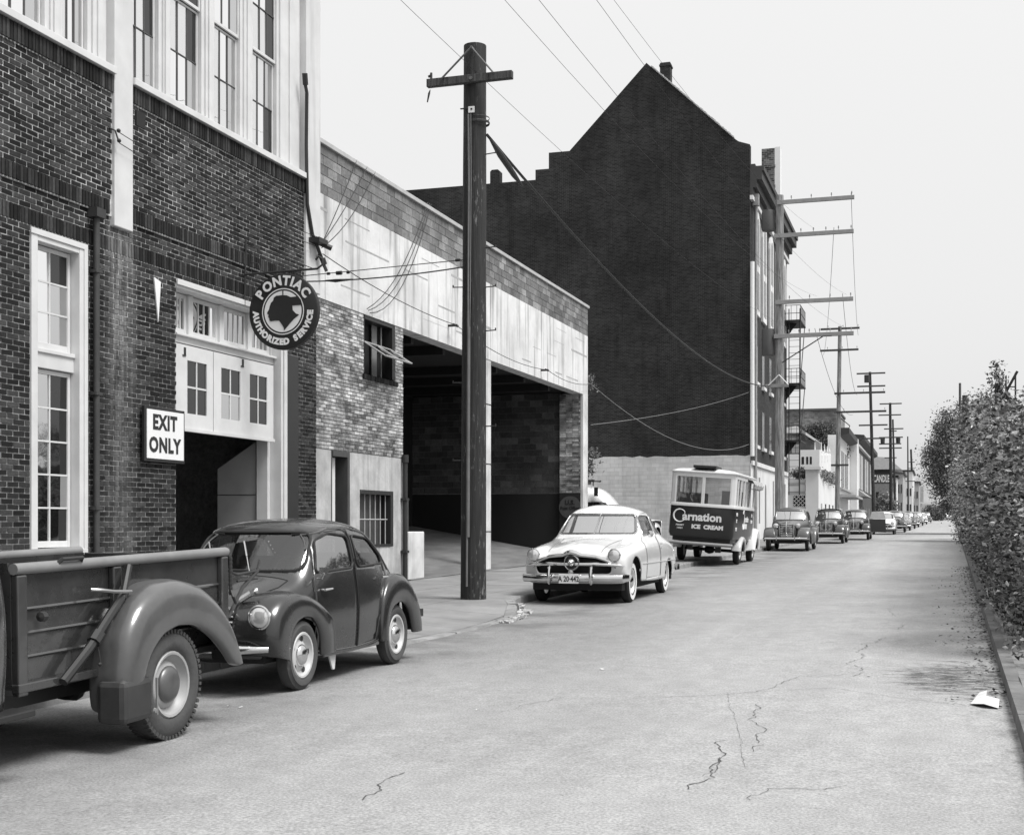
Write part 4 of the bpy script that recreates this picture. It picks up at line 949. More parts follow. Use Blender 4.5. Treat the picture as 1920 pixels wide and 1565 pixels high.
# newspaper lying in the gutter
pp = [gp(1812, 1322), gp(1834, 1302), gp(1852, 1304), gp(1848, 1318), gp(1882, 1322), gp(1880, 1333), gp(1845, 1330)]
b = MB(); n_ = len(pp); cen_ = sum(pp, Vector())/n_; pp = [cen_+(p-cen_)*.78 for p in pp]; q = [(p.x, p.y, gz(p.y)+.012+.06*((i*37) % 5)/5) for i, p in enumerate(pp)]; cen = sum((Vector(p) for p in q), Vector())/n_+Vector((0, 0, .03))
b.add(q+[tuple(cen)], [(i, (i+1) % n_, n_) for i in range(n_)]); o = b.build('waste_paper', mat('newsprint', .55, .9, var=.2, scale=14)); tag(o, 'crumpled white sheet of paper lying in the right gutter', 'litter')
sm = o.modifiers.new('solid', 'SOLIDIFY'); sm.thickness = .003

# trees
tree('street_tree', 'large dark leafed tree overhanging the far right end of the street', 2.9, 106, gz(106), (2.3, 105, 6.0), (2.9, 4.0, 4.3), 520, 120, (.36, .46, .26), .16, M_leafd, .28, 4)
tree('garden_tree', 'pale feathery tree rising behind the right hedge', 2.7, 77, gz(77), (2.7, 77, 6.2), (1.5, 3.0, 2.2), 130, 60, (.35, .4, .22), .17, M_leafl, .16, 6)
tree('ivy_tree', 'short ivy covered tree beside the end of the right hedge', 1.9, 84, gz(84), (1.9, 84, 2.3), (.5, .7, 1.7), 70, 60, (.16, .2, .2), .13, M_leafd, .22, 8)
for i, (x, b_, yb, yt, lab) in enumerate([(1105, 44.5, 742, 700, 'upper leafy branch showing past the corner of the garage'), (1112, 45, 900, 826, 'leafy shrub behind the garage corner, below the upper branch')]):
    X, Y = cp(x, b_); X -= .35; zt, zb = hz(yt, b_), hz(yb, b_)
    tree('shrub', lab, X-.5, Y, gz(Y), (X, Y, (zt+zb)/2), (.42, .5, (zt-zb)/2*.8), 30, 40, (.13, .13, .06), .11, M_leafl, .05, 30+i, cat='shrub')
for i, (x, b_, w_, yt, lab) in enumerate([(1741, 270, 1.0, 940, 'rounded dark bush at the left side of the street end'), (1756, 285, 1.3, 946, 'middle rounded bush beside the pale building at the street end'), (1764, 290, .9, 950, 'small bush left of the dark archway at the street end')]):
    X, Y = cp(x, b_); tree('round_bush', lab, X, Y, gz(Y), (X, Y, gz(Y)+1.6), (w_, w_, 1.6), 60, 30, (.25, .25, .25), .35, M_leafd, .1, 40+i, cat='bush', group='bushes at the end of the street')

# ================================================================== FAR BUILDINGS ON THE LEFT SIDE
def fbox(b, x0, x1, bd, z0, z1, dep): # box with its front square to the street, seen between sight lines x0..x1
    a, y = cp(x0, bd)[0], cp((x0+x1)/2, bd)[1]; c = cp(x1, bd)[0]; b.box((a, y, z0), (c, y+dep, z1)); return a, c, y
M_wh2 = mat('whitewashed_wall', .62, .8, var=.05, scale=.8, dirt=.1, coord='World'); M_far = mat('far_grey_wall', .3, .9, var=.3, scale=.4, coord='World')
V = thing('white_villa', 'ornate white building with finials, a lattice window and a gabled porch', 'building', (-10, 114, gz(114)))
b = MB(); a, c, yv = fbox(b, 1476, 1511, 112, 0, hz(899, 112), 3); b.build('low_wall', M_wh2, V, world=True)
b = MB(); b.box((a, yv-.06, hz(925, 112)), (cp(1513, 112)[0], yv, hz(921, 112))); b.box((a, yv-.05, hz(921, 112)+.6), (cp(1513, 112)[0], yv, hz(921, 112)+.75)); b.build('string_course', mat('grey_band', .35, .8), V, world=True)
xl, xr = cp(1488, 112)[0], cp(1514, 112)[0]; zl, zr = hz(949, 112), hz(929, 112)
b = MB(); b.box((xl, yv-.02, zl), (xr, yv+.01, zr)); lw = b.build('lattice_window', M_dark, V, world=True)
b = MB(); n_ = 3; st = (xr-xl)/n_; k = -3
from itertools import product
def clipline(x0, z0, dx, dz):
    pts = [];
    for t in [i/40 for i in range(0, 161)]:
        x, z = x0+dx*t, z0+dz*t
        if xl <= x <= xr and zl <= z <= zr: pts.append((x, z))
    return (pts[0], pts[-1]) if len(pts) > 1 else None
for s_ in (1, -1):
    for i in range(-6, 9):
        q = clipline(xl+i*st*.9, zl if s_ > 0 else zr, 1.0, s_*1.0)
        if q: b.tube([(q[0][0], yv-.05, q[0][1]), (q[1][0], yv-.05, q[1][1])], .028, 5)
b.build('lattice', M_wh2, lw, world=True)
b = MB(); fbox(b, 1511, 1536, 111, 0, hz(880, 111), 1.4); fbox(b, 1509, 1540, 110.7, hz(880, 111), hz(875, 111), 1.9); b.build('pylon', M_wh2, V, world=True)
X0, Y0 = cp(1536, 112); X1, Y1 = cp(1572, 133)
b = MB(); b.prism([(X0, Y0, 0), (X1, Y1, 0), (X1, Y1, hz(925, 133)), (X1, Y1, hz(913, 133)), (X0, Y0, hz(890, 112))], (-1.0, 0, 0)); b.build('street_wall', M_wh2, V, world=True)
for i in range(5):
    t = .12+i*.19; x, y = X0+(X1-X0)*t, Y0+(Y1-Y0)*t; b = MB(); b.box((x, y-.35, .8), (x+.05, y+.45, 3.1)); b.build('door' if i else 'window', M_dark if i else M_far, V, world=True)
# terrace block with finials
b = MB(); a, c, yt = fbox(b, 1500, 1538, 122, 0, hz(843, 122), 2.5); b.prism([(c, yt+.05, 0), (cp(1562, 136)[0], cp(1562, 136)[1], 0), (cp(1562, 136)[0], cp(1562, 136)[1], hz(853, 136)), (c, yt+.05, hz(843, 122))], (-.6, 0, 0)); b.build('terrace', M_wh2, V, world=True)
b = MB(); fbox(b, 1476, 1528, 123, hz(857, 123), hz(851, 123), .5); fbox(b, 1478, 1500, 121, 0, hz(852, 121), .3); b.build('balcony', M_wh2, V, world=True)
for (x, bd, yt_) in ((1529, 122, 830), (1541, 124, 830), (1547, 127, 834), (1552, 130, 837), (1556, 133, 841), (1560, 136, 845)):
    X, Y = cp(x, bd); z0 = hz(853, bd); s_ = bd/2500; b = MB(); b.lathe([(2.4*s_, z0-.6), (2.4*s_, z0), (1*s_, z0+.15), (2.0*s_, z0+.35), (1.2*s_, z0+.55), (.6*s_, hz(yt_, bd)), (0, hz(yt_, bd)+.1)], (X, Y, 0), 'Z', 8); b.build('finial', M_wh2, V, world=True)
b = MB(); a, c, yg = fbox(b, 1476, 1531, 128, 0, hz(824, 128), 6); b.build('house_wall', mat('half_timber', .10, .8, var=.4, coord='World'), V, world=True)
b = MB(); xm = cp(1496, 128)[0]; b.prism([(a-3, yg-.6, hz(811, 128)), (xm, yg-.6, hz(799, 128)), (cp(1532, 128)[0], yg-.6, hz(824, 128)), (cp(1530, 128)[0], yg-.6, hz(827, 128)), (cp(1506, 128)[0], yg-.6, hz(812, 128)), (a-3, yg-.6, hz(814, 128))], (0, 7, 0)); b.build('porch_roof', M_wh2, V, world=True)
b = MB()
for x0, x1, ya, yb in ((1483, 1490, 848, 822), (1491, 1497, 848, 824)): b.box((cp(x0, 127)[0], yg-.05, hz(ya, 127)), (cp(x1, 127)[0], yg-.01, hz(yb, 127)))
b.build('bay_window', mat('pale_curtain', .4, .6, var=.2), V, world=True)
for x0, x1 in ((1503, 1508), (1512, 1516), (1519, 1523)):
    b = MB(); a_, c_ = cp(x0, 121.8)[0], cp(x1, 121.8)[0]; b.box((a_, yt-.02, hz(870, 122)), (c_, yt+.01, hz(856, 122))); b.build('window', M_dark, V, world=True)
P, _ = clumps(((cp(1499, 110)[0]), yv+.2, hz(888, 112)), (.9, .4, .45), 50, 30, (.15, .1, .1), 3); leaves('planter_ivy', P, .16, M_leafd, V)
P, _ = clumps(((X0+X1)/2, (Y0+Y1)/2, hz(896, 122)), (.5, 10, .5), 90, 30, (.12, .3, .12), 5); leaves('wall_ivy', P, .18, M_leaf, V)
W = thing('ivy_brick_house', 'plain brick building with ivy climbing its side behind the white villa', 'building', (-14, 150, gz(150)))
b = MB(); a, c, yw = fbox(b, 1470, 1571, 148, 0, hz(770, 148), 14); b.build('wall', course_mat('worn_brick', .16, .24, var=.3, dirt=.6, bw_=.4, bh=.2), W, world=True)
b = MB(); b.box((a-.1, yw-.15, hz(770, 148)), (c+.1, yw+14, hz(767, 148)+.05)); b.build('coping', mat('dark_coping', .08, .8), W, world=True)
P, _ = clumps((cp(1545, 147)[0], yw-.1, hz(838, 147)), (2.7, .5, 2.6), 240, 40, (.3, .15, .25), 7); leaves('ivy', P, .22, M_leafd, W)
# hall with tall windows and a dark cornice
E_ = thing('hall_building', 'white hall with tall windows, dark cornice and a plain corner pier', 'building', (-9, 140, gz(140)))
A = Vector((*cp(1576, 134), 0)); Bq = Vector((*cp(1594, 152), 0)); up3 = lambda v, z: (v.x, v.y, z)
b = MB(); b.prism([up3(A, 0), up3(Bq, 0), up3(Bq, hz(822, 152)), up3(A, hz(822, 134)+.4)], (-1.2, 0, 0)); b.build('wall', M_wh2, E_, world=True)
zt = hz(812, 134)
b = MB(); b.prism([up3(A, zt-.3), up3(A+Vector((.9, 0, 0)), zt), up3(A+Vector((.9, 0, 0)), zt+.55), up3(A+Vector((-.5, 0, 0)), zt+.55)], tuple((Bq-A)*1.0)); b.build('cornice', M_iron, E_, world=True)
for t0, t1 in ((.12, .38), (.5, .78)):
    b = MB(); p0, p1 = A.lerp(Bq, t0), A.lerp(Bq, t1)
    b.prism([up3(p0, hz(912, 136)), up3(p1, hz(912, 136)), up3(p1, hz(845, 136)), up3(p0, hz(845, 136))], (.06, 0, 0)); b.build('tall_window', mat('hall_glass', .12, .25, var=.5), E_, world=True)
b = MB(); b.prism([up3(A, hz(918, 136)), up3(Bq, hz(918, 136)), up3(Bq, hz(914, 136)), up3(A, hz(914, 136))], (.3, 0, 0)); b.build('window_sill', M_far, E_, world=True)
b = MB(); fbox(b, 1592, 1608, 152, 0, hz(821, 152), 4); b.build('corner_pier', M_wh2, E_, world=True)
b = MB(); q = cp(1575, 133); b.prism([(q[0], q[1], hz(932, 134)), (q[0]+1.6, q[1], hz(932, 134)), (q[0]+1.6, q[1], hz(928, 134)), (q[0], q[1], hz(926, 134))], (-.2, 17, 0)); b.build('canopy', mat('canopy_grey', .3, .8), E_, world=True)
b = MB(); b.tube([up3(A, hz(783, 134)), (A.x+.9, A.y+1, hz(797, 134)), (A.x+.75, A.y+1, hz(806, 134))], .05, 5); b.build('roof_rail', M_iron, E_, world=True)
# storefront
K = thing('shop_building', 'two storey dark fronted shop with pale bay windows and a slanting cornice', 'building', (-8.4, 170, gz(170)))
A = Vector((*cp(1608, 155), 0)); Bq = Vector((*cp(1636, 196), 0)); zc = hz(828, 155)
b = MB(); b.prism([up3(A, 0), up3(Bq, 0), up3(Bq, zc), up3(A, zc)], (-9, 0, 0)); b.build('wall', mat('dark_shopfront', .05, .8, var=.4, coord='World'), K, world=True)
b = MB(); b.prism([up3(A, zc-.1), up3(A+Vector((.8, 0, 0)), zc+.3), up3(A+Vector((.8, 0, 0)), zc+.8), up3(A+Vector((-.5, 0, 0)), zc+.9)], tuple(Bq-A)); b.build('cornice', M_iron, K, world=True)
b = MB(); b.prism([up3(A, zc-.55), up3(A+Vector((.3, 0, 0)), zc-.55), up3(A+Vector((.3, 0, 0)), zc-.3), up3(A, zc-.3)], tuple(Bq-A)); b.build('cornice_band', M_wh2, K, world=True)
for t0, t1 in ((.02, .12), (.17, .27), (.42, .5), (.55, .63), (.8, .88)):
    p0, p1 = A.lerp(Bq, t0), A.lerp(Bq, t1); b = MB(); b.prism([up3(p0, hz(915, 155)), up3(p1, hz(915, 155)), up3(p1, zc-1.2), up3(p0, zc-1.2)], (.12, 0, 0)); b.build('bay_window', mat('pale_blind', .38, .5, var=.3), K, world=True)
b = MB(); b.prism([up3(A, hz(930, 155)), up3(A+Vector((1.1, 0, 0)), hz(930, 155)), up3(A, hz(916, 155))], (0, 14, 0)); b.build('awning', mat('grey_awning', .22, .9), K, world=True)
b = MB()
for t in (.05, .2, .32, .5, .7): p0 = A.lerp(Bq, t); b.box((p0.x, p0.y, 0), (p0.x+.15, p0.y+.4, 3.4))
b.build('shop_pier', M_far, K, world=True)
# gabled house carrying the painted sign, and the receding fronts beyond
Q = thing('gabled_house', 'house with a pale hipped roof and dark eaves behind the shop', 'building', (-7, 212, gz(212)))  # the dark eaves are a strip painted in as the shade below them
b = MB(); a, c, yq = fbox(b, 1630, 1671, 205, 0, hz(882, 205), 14); b.build('wall', mat('grey_clapboard', .22, .9, var=.25, coord='World'), Q, world=True)  # mid-grey clapboard wall
b = MB(); b.box((a, yq-.1, hz(891, 205)), (c, yq-.02, hz(880, 205))); b.build('eave_shade_board', mat('eave_shade_tone', .03, .9), Q, world=True)  # dark strip painted in as the shade below the eaves
b = MB(); z0 = hz(880, 205); b.prism([(a-.3, yq-.6, z0), (c+1.6, yq-.6, z0), (c-.4, yq-.6, hz(858, 205)), (a+1, yq-.6, hz(856, 205))], (0, 15, 0)); b.build('roof', mat('pale_shingle', .42, .9, var=.15, coord='World'), Q, world=True)
b = MB(); fbox(b, 1643, 1649, 204, hz(938, 204), hz(922, 204), .4); b.build('window', M_dark, Q, world=True)
P, _ = clumps((cp(1658, 200)[0], yq-2, 3.0), (2.0, 1.4, 2.6), 110, 30, (.35, .35, .3), 12); X, Y = cp(1658, 200)
tree('front_shrub', 'pale bushy shrub in front of the gabled house', X, Y, gz(Y), (X, Y, 3.2), (1.7, 1.4, 2.4), 120, 26, (.35, .35, .3), .38, M_leafl, .15, 12, cat='shrub')
S = thing('painted_sign', 'long wooden sign with white capital letters across the gabled house', 'sign', (cp(1648, 200)[0], cp(1648, 200)[1], 6))
X0s, Ys = cp(1620, 200); X1s = cp(1674, 200)[0]
b = MB(); b.box((X0s, Ys, hz(907, 200)), (X1s, Ys+.1, hz(889, 200))); b.build('board', mat('sign_board_dark', .06, .7), S, world=True)
text_obj('lettering', 'FINE CANDLES', 1.45, M_white_clean, S, frame_M(((X0s+X1s)/2, Ys-.02, hz(898, 200)), (1, 0, 0), (0, 0, 1)), .02, .03, .41)
M_pale = mat('pale_front', .55, .85, var=.15, scale=.5, coord='World')
specs = [(1672, 1682, 212, 895, M_wh2, 'narrow white fronted building beside the gabled house', 8), (1678, 1694, 225, 888, M_far, 'grey building with a stepped roofline behind the poles', 20),
         (1692, 1712, 262, 884, M_pale, 'pale grey building with dark lower windows near the street end', 25), (1706, 1724, 300, 905, M_far, 'dim block behind the far line of parked cars', 25)]
for (x0, x1, bd, yt, m_, lab, dep) in specs:
    X, Y = cp((x0+x1)/2, bd); o = thing('far_building', lab, 'building', (X, Y, gz(Y))); b = MB(); a, c, yy = fbox(b, x0, x1, bd, 0, hz(yt, bd), dep); b.build('wall', m_, o, world=True)
    b = MB(); b.box((a-.2, yy-.2, hz(yt, bd)), (c+.3, yy+dep, hz(yt, bd)+.35)); b.build('roof_edge', M_iron, o, world=True)
    for i in range(3):
        for (zz, hh) in ((1.6, 1.8), (5, 1.5)):
            xx = a+(c-a)*(.15+.3*i); b = MB(); b.box((xx, yy-.05, zz+gz(yy)), (xx+(c-a)*.14, yy-.01, zz+hh+gz(yy))); b.build('window', M_wg, o, world=True)
o = thing('end_building', 'pale building closing the street end with a dark archway', 'building', (*cp(1750, 330), gz(330)))
b = MB(); a, c, ye = fbox(b, 1718, 1800, 330, 0, hz(895, 330), 12); b.build('wall', M_wh2, o, world=True)
b = MB(); fbox(b, 1718, 1745, 326, hz(944, 326), hz(941, 326), 2); fbox(b, 1730, 1800, 327, 0, hz(944, 327), 2); b.build('lower_wall', M_wh2, o, world=True)
b = MB(); x0, x1 = cp(1774, 326)[0], cp(1783, 326)[0]; ya = cp(1778, 326)[1]; zc = hz(946, 326); b.prism([(x0, ya, 0), (x1, ya, 0)]+[((x0+x1)/2+(x1-x0)/2*math.cos(math.pi*k/8), ya, zc-.5+.6*math.sin(math.pi*k/8)) for k in range(9)], (0, -.2, 0)); b.build('archway', M_dark, o, world=True)
b = MB(); x0, x1 = cp(1727, 326)[0], cp(1732, 326)[0]; b.box((x0, ye-.2, 6), (x1, ye-.05, 10.5)); b.build('window', M_far, o, world=True)
# distant wooded rise behind everything, so the ground never meets the sky bare
P = []
r2 = np.random.default_rng(77)
for i in range(90):
    x = r2.uniform(1790, 2050); bd = r2.uniform(300, 420); X, Y = cp(x, bd); P.append(np.array([X, Y, 3])+r2.normal(size=(40, 3))*np.array([3, 3, 2.2]))
leaves('distant_trees', np.concatenate(P), 1.0, M_leafd)

# ================================================================== POLES
M_pole = mat('creosoted_pole', .020, .8, var=.8, scale=5, bump=.7, bscale=10, stretch=(4, 4, .35)); M_pole_l = mat('weathered_pole', .17, .9, var=.25, scale=3, bump=.4, stretch=(4, 4, .35)); M_arm = mat('weathered_arm', .24, .85, var=.2); M_armd = mat('dark_arm', .04, .8, var=.3)
M_ins = mat('insulator', .15, .2)
def timber(name, dark, pale, amt):
    m = bpy.data.materials.new(name); m.use_nodes = True; n = m.node_tree; n.nodes.clear(); N = n.nodes.new; L = n.links.new
    o = N('ShaderNodeOutputMaterial'); p = N('ShaderNodeBsdfPrincipled'); L(p.outputs[0], o.inputs[0]); p.inputs['Roughness'].default_value = .75
    ge = N('ShaderNodeNewGeometry')
    def noise(sc, det, st, rg=.7):
        mp = N('ShaderNodeMapping'); mp.inputs['Scale'].default_value = st; L(ge.outputs['Position'], mp.inputs[0])
        k = N('ShaderNodeTexNoise'); k.inputs['Scale'].default_value = sc; k.inputs['Detail'].default_value = det; k.inputs['Roughness'].default_value = rg; L(mp.outputs[0], k.inputs['Vector']); return k.outputs[0]
    def rg_(src, a, b, c, d):
        r = N('ShaderNodeMapRange'); r.inputs[1].default_value = a; r.inputs[2].default_value = b; r.inputs[3].default_value = c; r.inputs[4].default_value = d; L(src, r.inputs[0]); return r.outputs[0]
    def mth(op, a, b):
        k = N('ShaderNodeMath'); k.operation = op
        for i, q in enumerate((a, b)):
            if isinstance(q, (int, float)): k.inputs[i].default_value = q
            else: L(q, k.inputs[i])
        return k.outputs[0]
    c = mth('MULTIPLY', dark, rg_(noise(1, 6, (26, 26, 1.2)), .35, .65, .35, 2.2))
    f = mth('MULTIPLY', rg_(noise(1, 5, (22, 22, 5)), .56, .64, 0, 1), rg_(noise(1.2, 4, (2, 2, .8)), .48, .60, 0, 1)); c = mth('ADD', c, mth('MULTIPLY', f, pale*amt))
    c = mth('MULTIPLY', c, rg_(noise(1, 3, (40, 40, .5)), .62, .68, 1, .25)); L(c, p.inputs['Base Color'])
    bp = N('ShaderNodeBump'); bp.inputs['Strength'].default_value = .9; bp.inputs['Distance'].default_value = .02; L(noise(1, 6, (30, 30, 1.0)), bp.inputs['Height']); L(bp.outputs[0], p.inputs['Normal']); return m
M_pole = timber('creosoted_timber', .011, .16, 1.0); M_pole_l = timber('weathered_timber', .16, .2, .6); M_armd = timber('dark_arm_timber', .035, .1, .5)
def pole(label, x, y, top, r0, r1, m, arms=(), am=M_arm, lean=0, n=14, extra=None, group='utility poles along the left pavement'):
    t = thing('utility_pole', label, 'pole', (x, y, gz(y)), group=group); b = MB(); k = 14
    pts = [(x+lean*i/k, y, gz(y)+.05+(top-gz(y)-.05)*i/k) for i in range(k+1)]; rs = [(r0+(r1-r0)*i/k)*(1+brr.uniform(-.015, .015)) for i in range(k+1)]
    b.tube(pts, rs, n); b.build('shaft', m, t, world=True, smooth=True)
    for (z, xa, xb, h_, npin) in arms:
        b = MB(); yy = y-r1-.06; b.hexa([(xa, yy-.05, z-h_/2), (xb, yy-.05, z-h_/2+.004*(xb-xa)), (xb, yy+.05, z-h_/2), (xa, yy+.05, z-h_/2), (xa, yy-.05, z+h_/2), (xb, yy-.05, z+h_/2), (xb, yy+.05, z+h_/2), (xa, yy+.05, z+h_/2)])
        a_ = b.build('crossarm', am, t, world=True, bevel=.008)
        if npin:
            b = MB()
            for q in range(npin):
                xx = xb-.12-(xb-xa-.3)*q/max(1, npin-1)*.85; b.tube([(xx, yy, z+h_/2), (xx, yy, z+h_/2+.1)], .012, 5); b.tube([(xx, yy, z+h_/2+.09), (xx, yy, z+h_/2+.2)], [.035, .022], 6)
            b.build('insulator_pin', M_ins, a_, world=True)
    return t
P1 = pole('thick creosoted pole with a short crossarm beside the dropped kerb', -7.19, 20.6, 9.22, .212, .183, M_pole, [(8.60, -7.90, -6.44, .13, 0)], M_armd, lean=.03, n=20)
yA = 20.6-.175-.12
b = MB(); b.tube([(-7.12, yA, 9.10), (-7.62, yA-.02, 8.64)], .016, 6); b.tube([(-7.12, yA, 9.10), (-6.74, yA-.02, 8.64)], .016, 6); b.tube([(-7.13, yA-.02, 8.6), (-7.13, yA+.1, 8.6)], .03, 8); b.tube([(-7.12, yA-.02, 9.10), (-7.12, yA+.1, 9.1)], .02, 8); b.build('arm_brace', mat('rusty_brace', .10, .6), P1, world=True, smooth=True)
b = MB(); b.tube([(-7.82, yA+.02, 8.52), (-7.82, yA+.02, 8.76)], .02, 6); b.tube([(-7.87, yA+.02, 8.70), (-7.82, yA+.02, 8.72)], .02, 6); b.tube([(-7.83, yA, 8.48), (-7.85, yA, 8.42), (-7.88, yA, 8.28)], [.006, .018, .01], 6); b.build('insulator', M_iron, P1, world=True, smooth=True)
yF = 20.6-.19
b = MB(); b.box((-7.20, yF-.03, 8.07), (-7.10, yF-.005, 8.17)); b.build('tin_plate', M_white_clean, P1, world=True)
b = MB(); b.box((-7.16, yF-.036, 8.11), (-7.13, yF-.03, 8.14)); b.box((-7.35, yF+.03, 8.15), (-7.2, yF-.0, 8.165)); b.build('plate_bracket', M_iron, P1, world=True)
b = MB(); b.tube([(-7.20, yF-.02, 8.05), (-7.19, yF-.02, 7), (-7.20, yF-.03, 5.2), (-7.20, yF-.04, 4.0), (-7.22, yF-.05, .4)], .018, 6); b.tube([(-7.16, yF-.02, 8.05), (-7.155, yF-.02, 7), (-7.165, yF-.03, 5.2), (-7.18, yF-.04, 4.0)], .010, 5); b.tube([(-7.19, yF-.035, 4.6), (-7.20, yF-.045, 1.2)], .028, 7)
b.build('conduit', mat('grey_conduit', .12, .5, var=.3), P1, world=True, smooth=True)
b = MB(); b.lathe([(.20, 7.93), (.205, 7.94), (.205, 7.965), (.20, 7.975)], (-7.12, 20.6, 0), 'Z', 20); b.lathe([(.20, 8.02), (.203, 8.03), (.2, 8.04)], (-7.12, 20.6, 0), 'Z', 20); b.build('steel_band', M_iron, P1, world=True)
for (z, s_) in ((7.42, 1), (6.68, -1), (5.9, 1), (5.28, -1), (5.26, 1), (4.55, 1), (3.72, -1), (3.0, 1), (2.45, -1)):
    b = MB(); x0 = -7.14+s_*.17; b.tube([(x0, 20.55, z), (x0+s_*.2, 20.5, z)], .010, 5); b.tube([(x0+s_*.195, 20.5, z-.01), (x0+s_*.195, 20.5, z+.035)], .012, 5); b.build('climbing_step', M_iron, P1, world=True)
P2 = pole('tall pale weathered pole with long crossarms in front of the tall brick building', -7.2, 66, 17.4, .24, .19, M_pole_l, [(17.0, -7.3, -3.65, .20, 4), (15.38, -7.45, -3.68, .20, 6), (12.15, -7.4, -3.7, .2, 4), (10.5, -7.45, -3.68, .2, 7), (8.1, -7.85, -6.75, .16, 0)])
b = MB(); yb = 66-.36; b.tube([(-7.2, yb, 8.62), (-7.7, yb, 8.12)], .03, 5); b.tube([(-7.2, yb, 8.62), (-6.75, yb, 8.12)], .03, 5); b.build('arm_brace', M_wh2, P2, world=True)
b = MB(); b.tube([(-7.05, yb, 9.2), (-5.1, yb, 10.4), (-4.7, yb, 10.4)], .03, 5); b.build('diagonal_brace', M_iron, P2, world=True)
for (xx, zz, hh) in ((-7.75, 15.7, 1.0), (-7.75, 9.6, 1.3)):
    b = MB(); b.lathe([(0, zz), (.30, zz), (.32, zz+.08), (.32, zz+hh-.1), (.30, zz+hh), (0, zz+hh)], (xx, 66, 0), 'Z', 16); b.tube([(xx, 65.7, zz+hh), (xx, 65.7, zz+hh+.15)], .03, 5); b.build('transformer', mat('transformer_grey', .06, .5, var=.2), P2, world=True, smooth=True)
def far_pole(x, ytop, bd, label, arms, m, r=.17, xb=None):
    X, Y = cp(xb or x, bd); lean = cp(x, bd)[0]-X; s_ = bd/2500
    return pole(label, X, Y, hz(ytop, bd), r*1.15, r*.8, m, [(hz(ya, bd), X+lean+(xa-x)*s_, X+lean+(xc-x)*s_, .16, n_) for (ya, xa, xc, n_) in arms], M_armd, lean=lean, n=8)
P3 = far_pole(1576, 612, 107, 'grey pole with two high crossarms in front of the white villa', [(617, 1541, 1612, 3), (657, 1540, 1610, 3), (738, 1566, 1658, 3), (773, 1566, 1660, 2), (872, 1560, 1592, 0)], M_pole_l, .18, 1570)
P4 = far_pole(1632, 697, 138, 'dark leaning pole carrying a small transformer beside the shop', [(700, 1608, 1660, 0), (724, 1609, 1660, 0), (797, 1612, 1664, 0), (822, 1612, 1655, 0)], M_pole, .17, 1640)
b = MB(); X, Y = cp(1627, 138); b.lathe([(0, hz(717, 138)), (.3, hz(717, 138)), (.3, hz(703, 138)), (0, hz(703, 138))], (X, Y, 0), 'Z', 10); b.build('transformer', M_iron, P4, world=True)
P5 = far_pole(1670, 755, 174, 'dark pole with two transformers and many crossarms right of the shop', [(757, 1651, 1691, 0), (778, 1649, 1690, 0), (804, 1659, 1694, 0), (820, 1650, 1693, 0), (832, 1650, 1690, 0), (840, 1650, 1691, 0)], M_pole, .2, 1672)
for x in (1656, 1685):
    b = MB(); X, Y = cp(x, 174); b.lathe([(0, hz(831, 174)), (.26, hz(831, 174)), (.3, hz(821, 174)), (0, hz(821, 174))], (X, Y, 0), 'Z', 8); b.build('transformer', M_iron, P5, world=True)
far_pole(1675, 786, 200, 'slender pole leaning just right of the pole with two transformers', [(808, 1668, 1682, 0), (858, 1660, 1682, 0)], M_pole, .16, 1680)
far_pole(1703, 818, 244, 'thin straight pole near the far end of the street', [(902, 1697, 1716, 0)], M_pole, .14, 1704)
far_pole(1709, 842, 275, 'short farthest pole with a dark top near the far end of the street', [(866, 1705, 1716, 0), (878, 1705, 1716, 0)], M_pole, .24, 1714)
# right-hand poles behind the hedge
X, Y = cp(1801, 76); o = pole('thin pole standing behind the right hedge', X, Y, hz(718, 76), .09, .065, mat('grey_iron_pole', .07, .7), n=8, group='poles behind the right hedge')
X, Y = cp(1811, 74); o = pole('thick cut off timber pole behind the right hedge', X, Y, hz(741, 74), .21, .175, mat('brown_timber_pole', .06, .9, var=.3), n=10, group='poles behind the right hedge')
X, Y = cp(1873, 30); t = thing('ivy_post', 'ivy grown gate post with a ladder frame rising from the right hedge', 'post', (X, Y, gz(Y)))
b = MB(); b.box((X-.07, Y, gz(Y)), (X+.07, Y+.14, hz(718, 30))); b.build('post', M_pole, t, world=True)
b = MB(); b.tube([(X+.16, Y, 1), (X+.16, Y, hz(705, 30))], .02, 5); b.tube([(X+.36, Y, 1), (X+.36, Y, hz(700, 30))], .02, 5)
for k in range(12): b.tube([(X+.16, Y, 1.4+k*.28), (X+.36, Y, 1.4+k*.28)], .014, 4)
b.tube([(X+.1, Y, hz(745, 30)), (X+.4, Y, hz(697, 30))], .03, 5); b.build('ladder_frame', M_iron, t, world=True)
P, _ = clumps((X-.05, Y-.05, 4.2), (.25, .2, .9), 26, 26, (.07, .07, .1), 19); leaves('ivy', P, .08, M_leaf, t)

# ================================================================== WIRES
def wire(name, label, p, q, sag, r, m=M_iron, n=18, group='overhead wires above the street'):
    p, q = Vector(p), Vector(q); pts = []
    for i in range(n+1):
        t = i/n; v = p.lerp(q, t); v.z -= sag*4*t*(1-t); pts.append(v)
    b = MB(); b.tube(pts, r, 5); o = b.build(name, m, smooth=True); return tag(o, label, 'wire', group)
M_wire = mat('wire_black', .02, .6)
wire('power_cable', 'heavy sagging cable from the thick pole to the tall pale pole', (-6.95, 20.6, 7.75), (-7.65, 65.6, 8.08), 1.05, .026, M_wire, 26, None)
b = MB(); b.tube([(-6.95, 20.7, 7.73), (-6.96, 21.3, 7.62), (-6.97, 22.1, 7.48), (-6.97, 22.6, 7.4)], [.015, .055, .05, .02], 8); o = b.build('splice_sleeve', M_iron, smooth=True); tag(o, 'thick black splice sleeve on the cable at the thick pole', 'cable fitting')
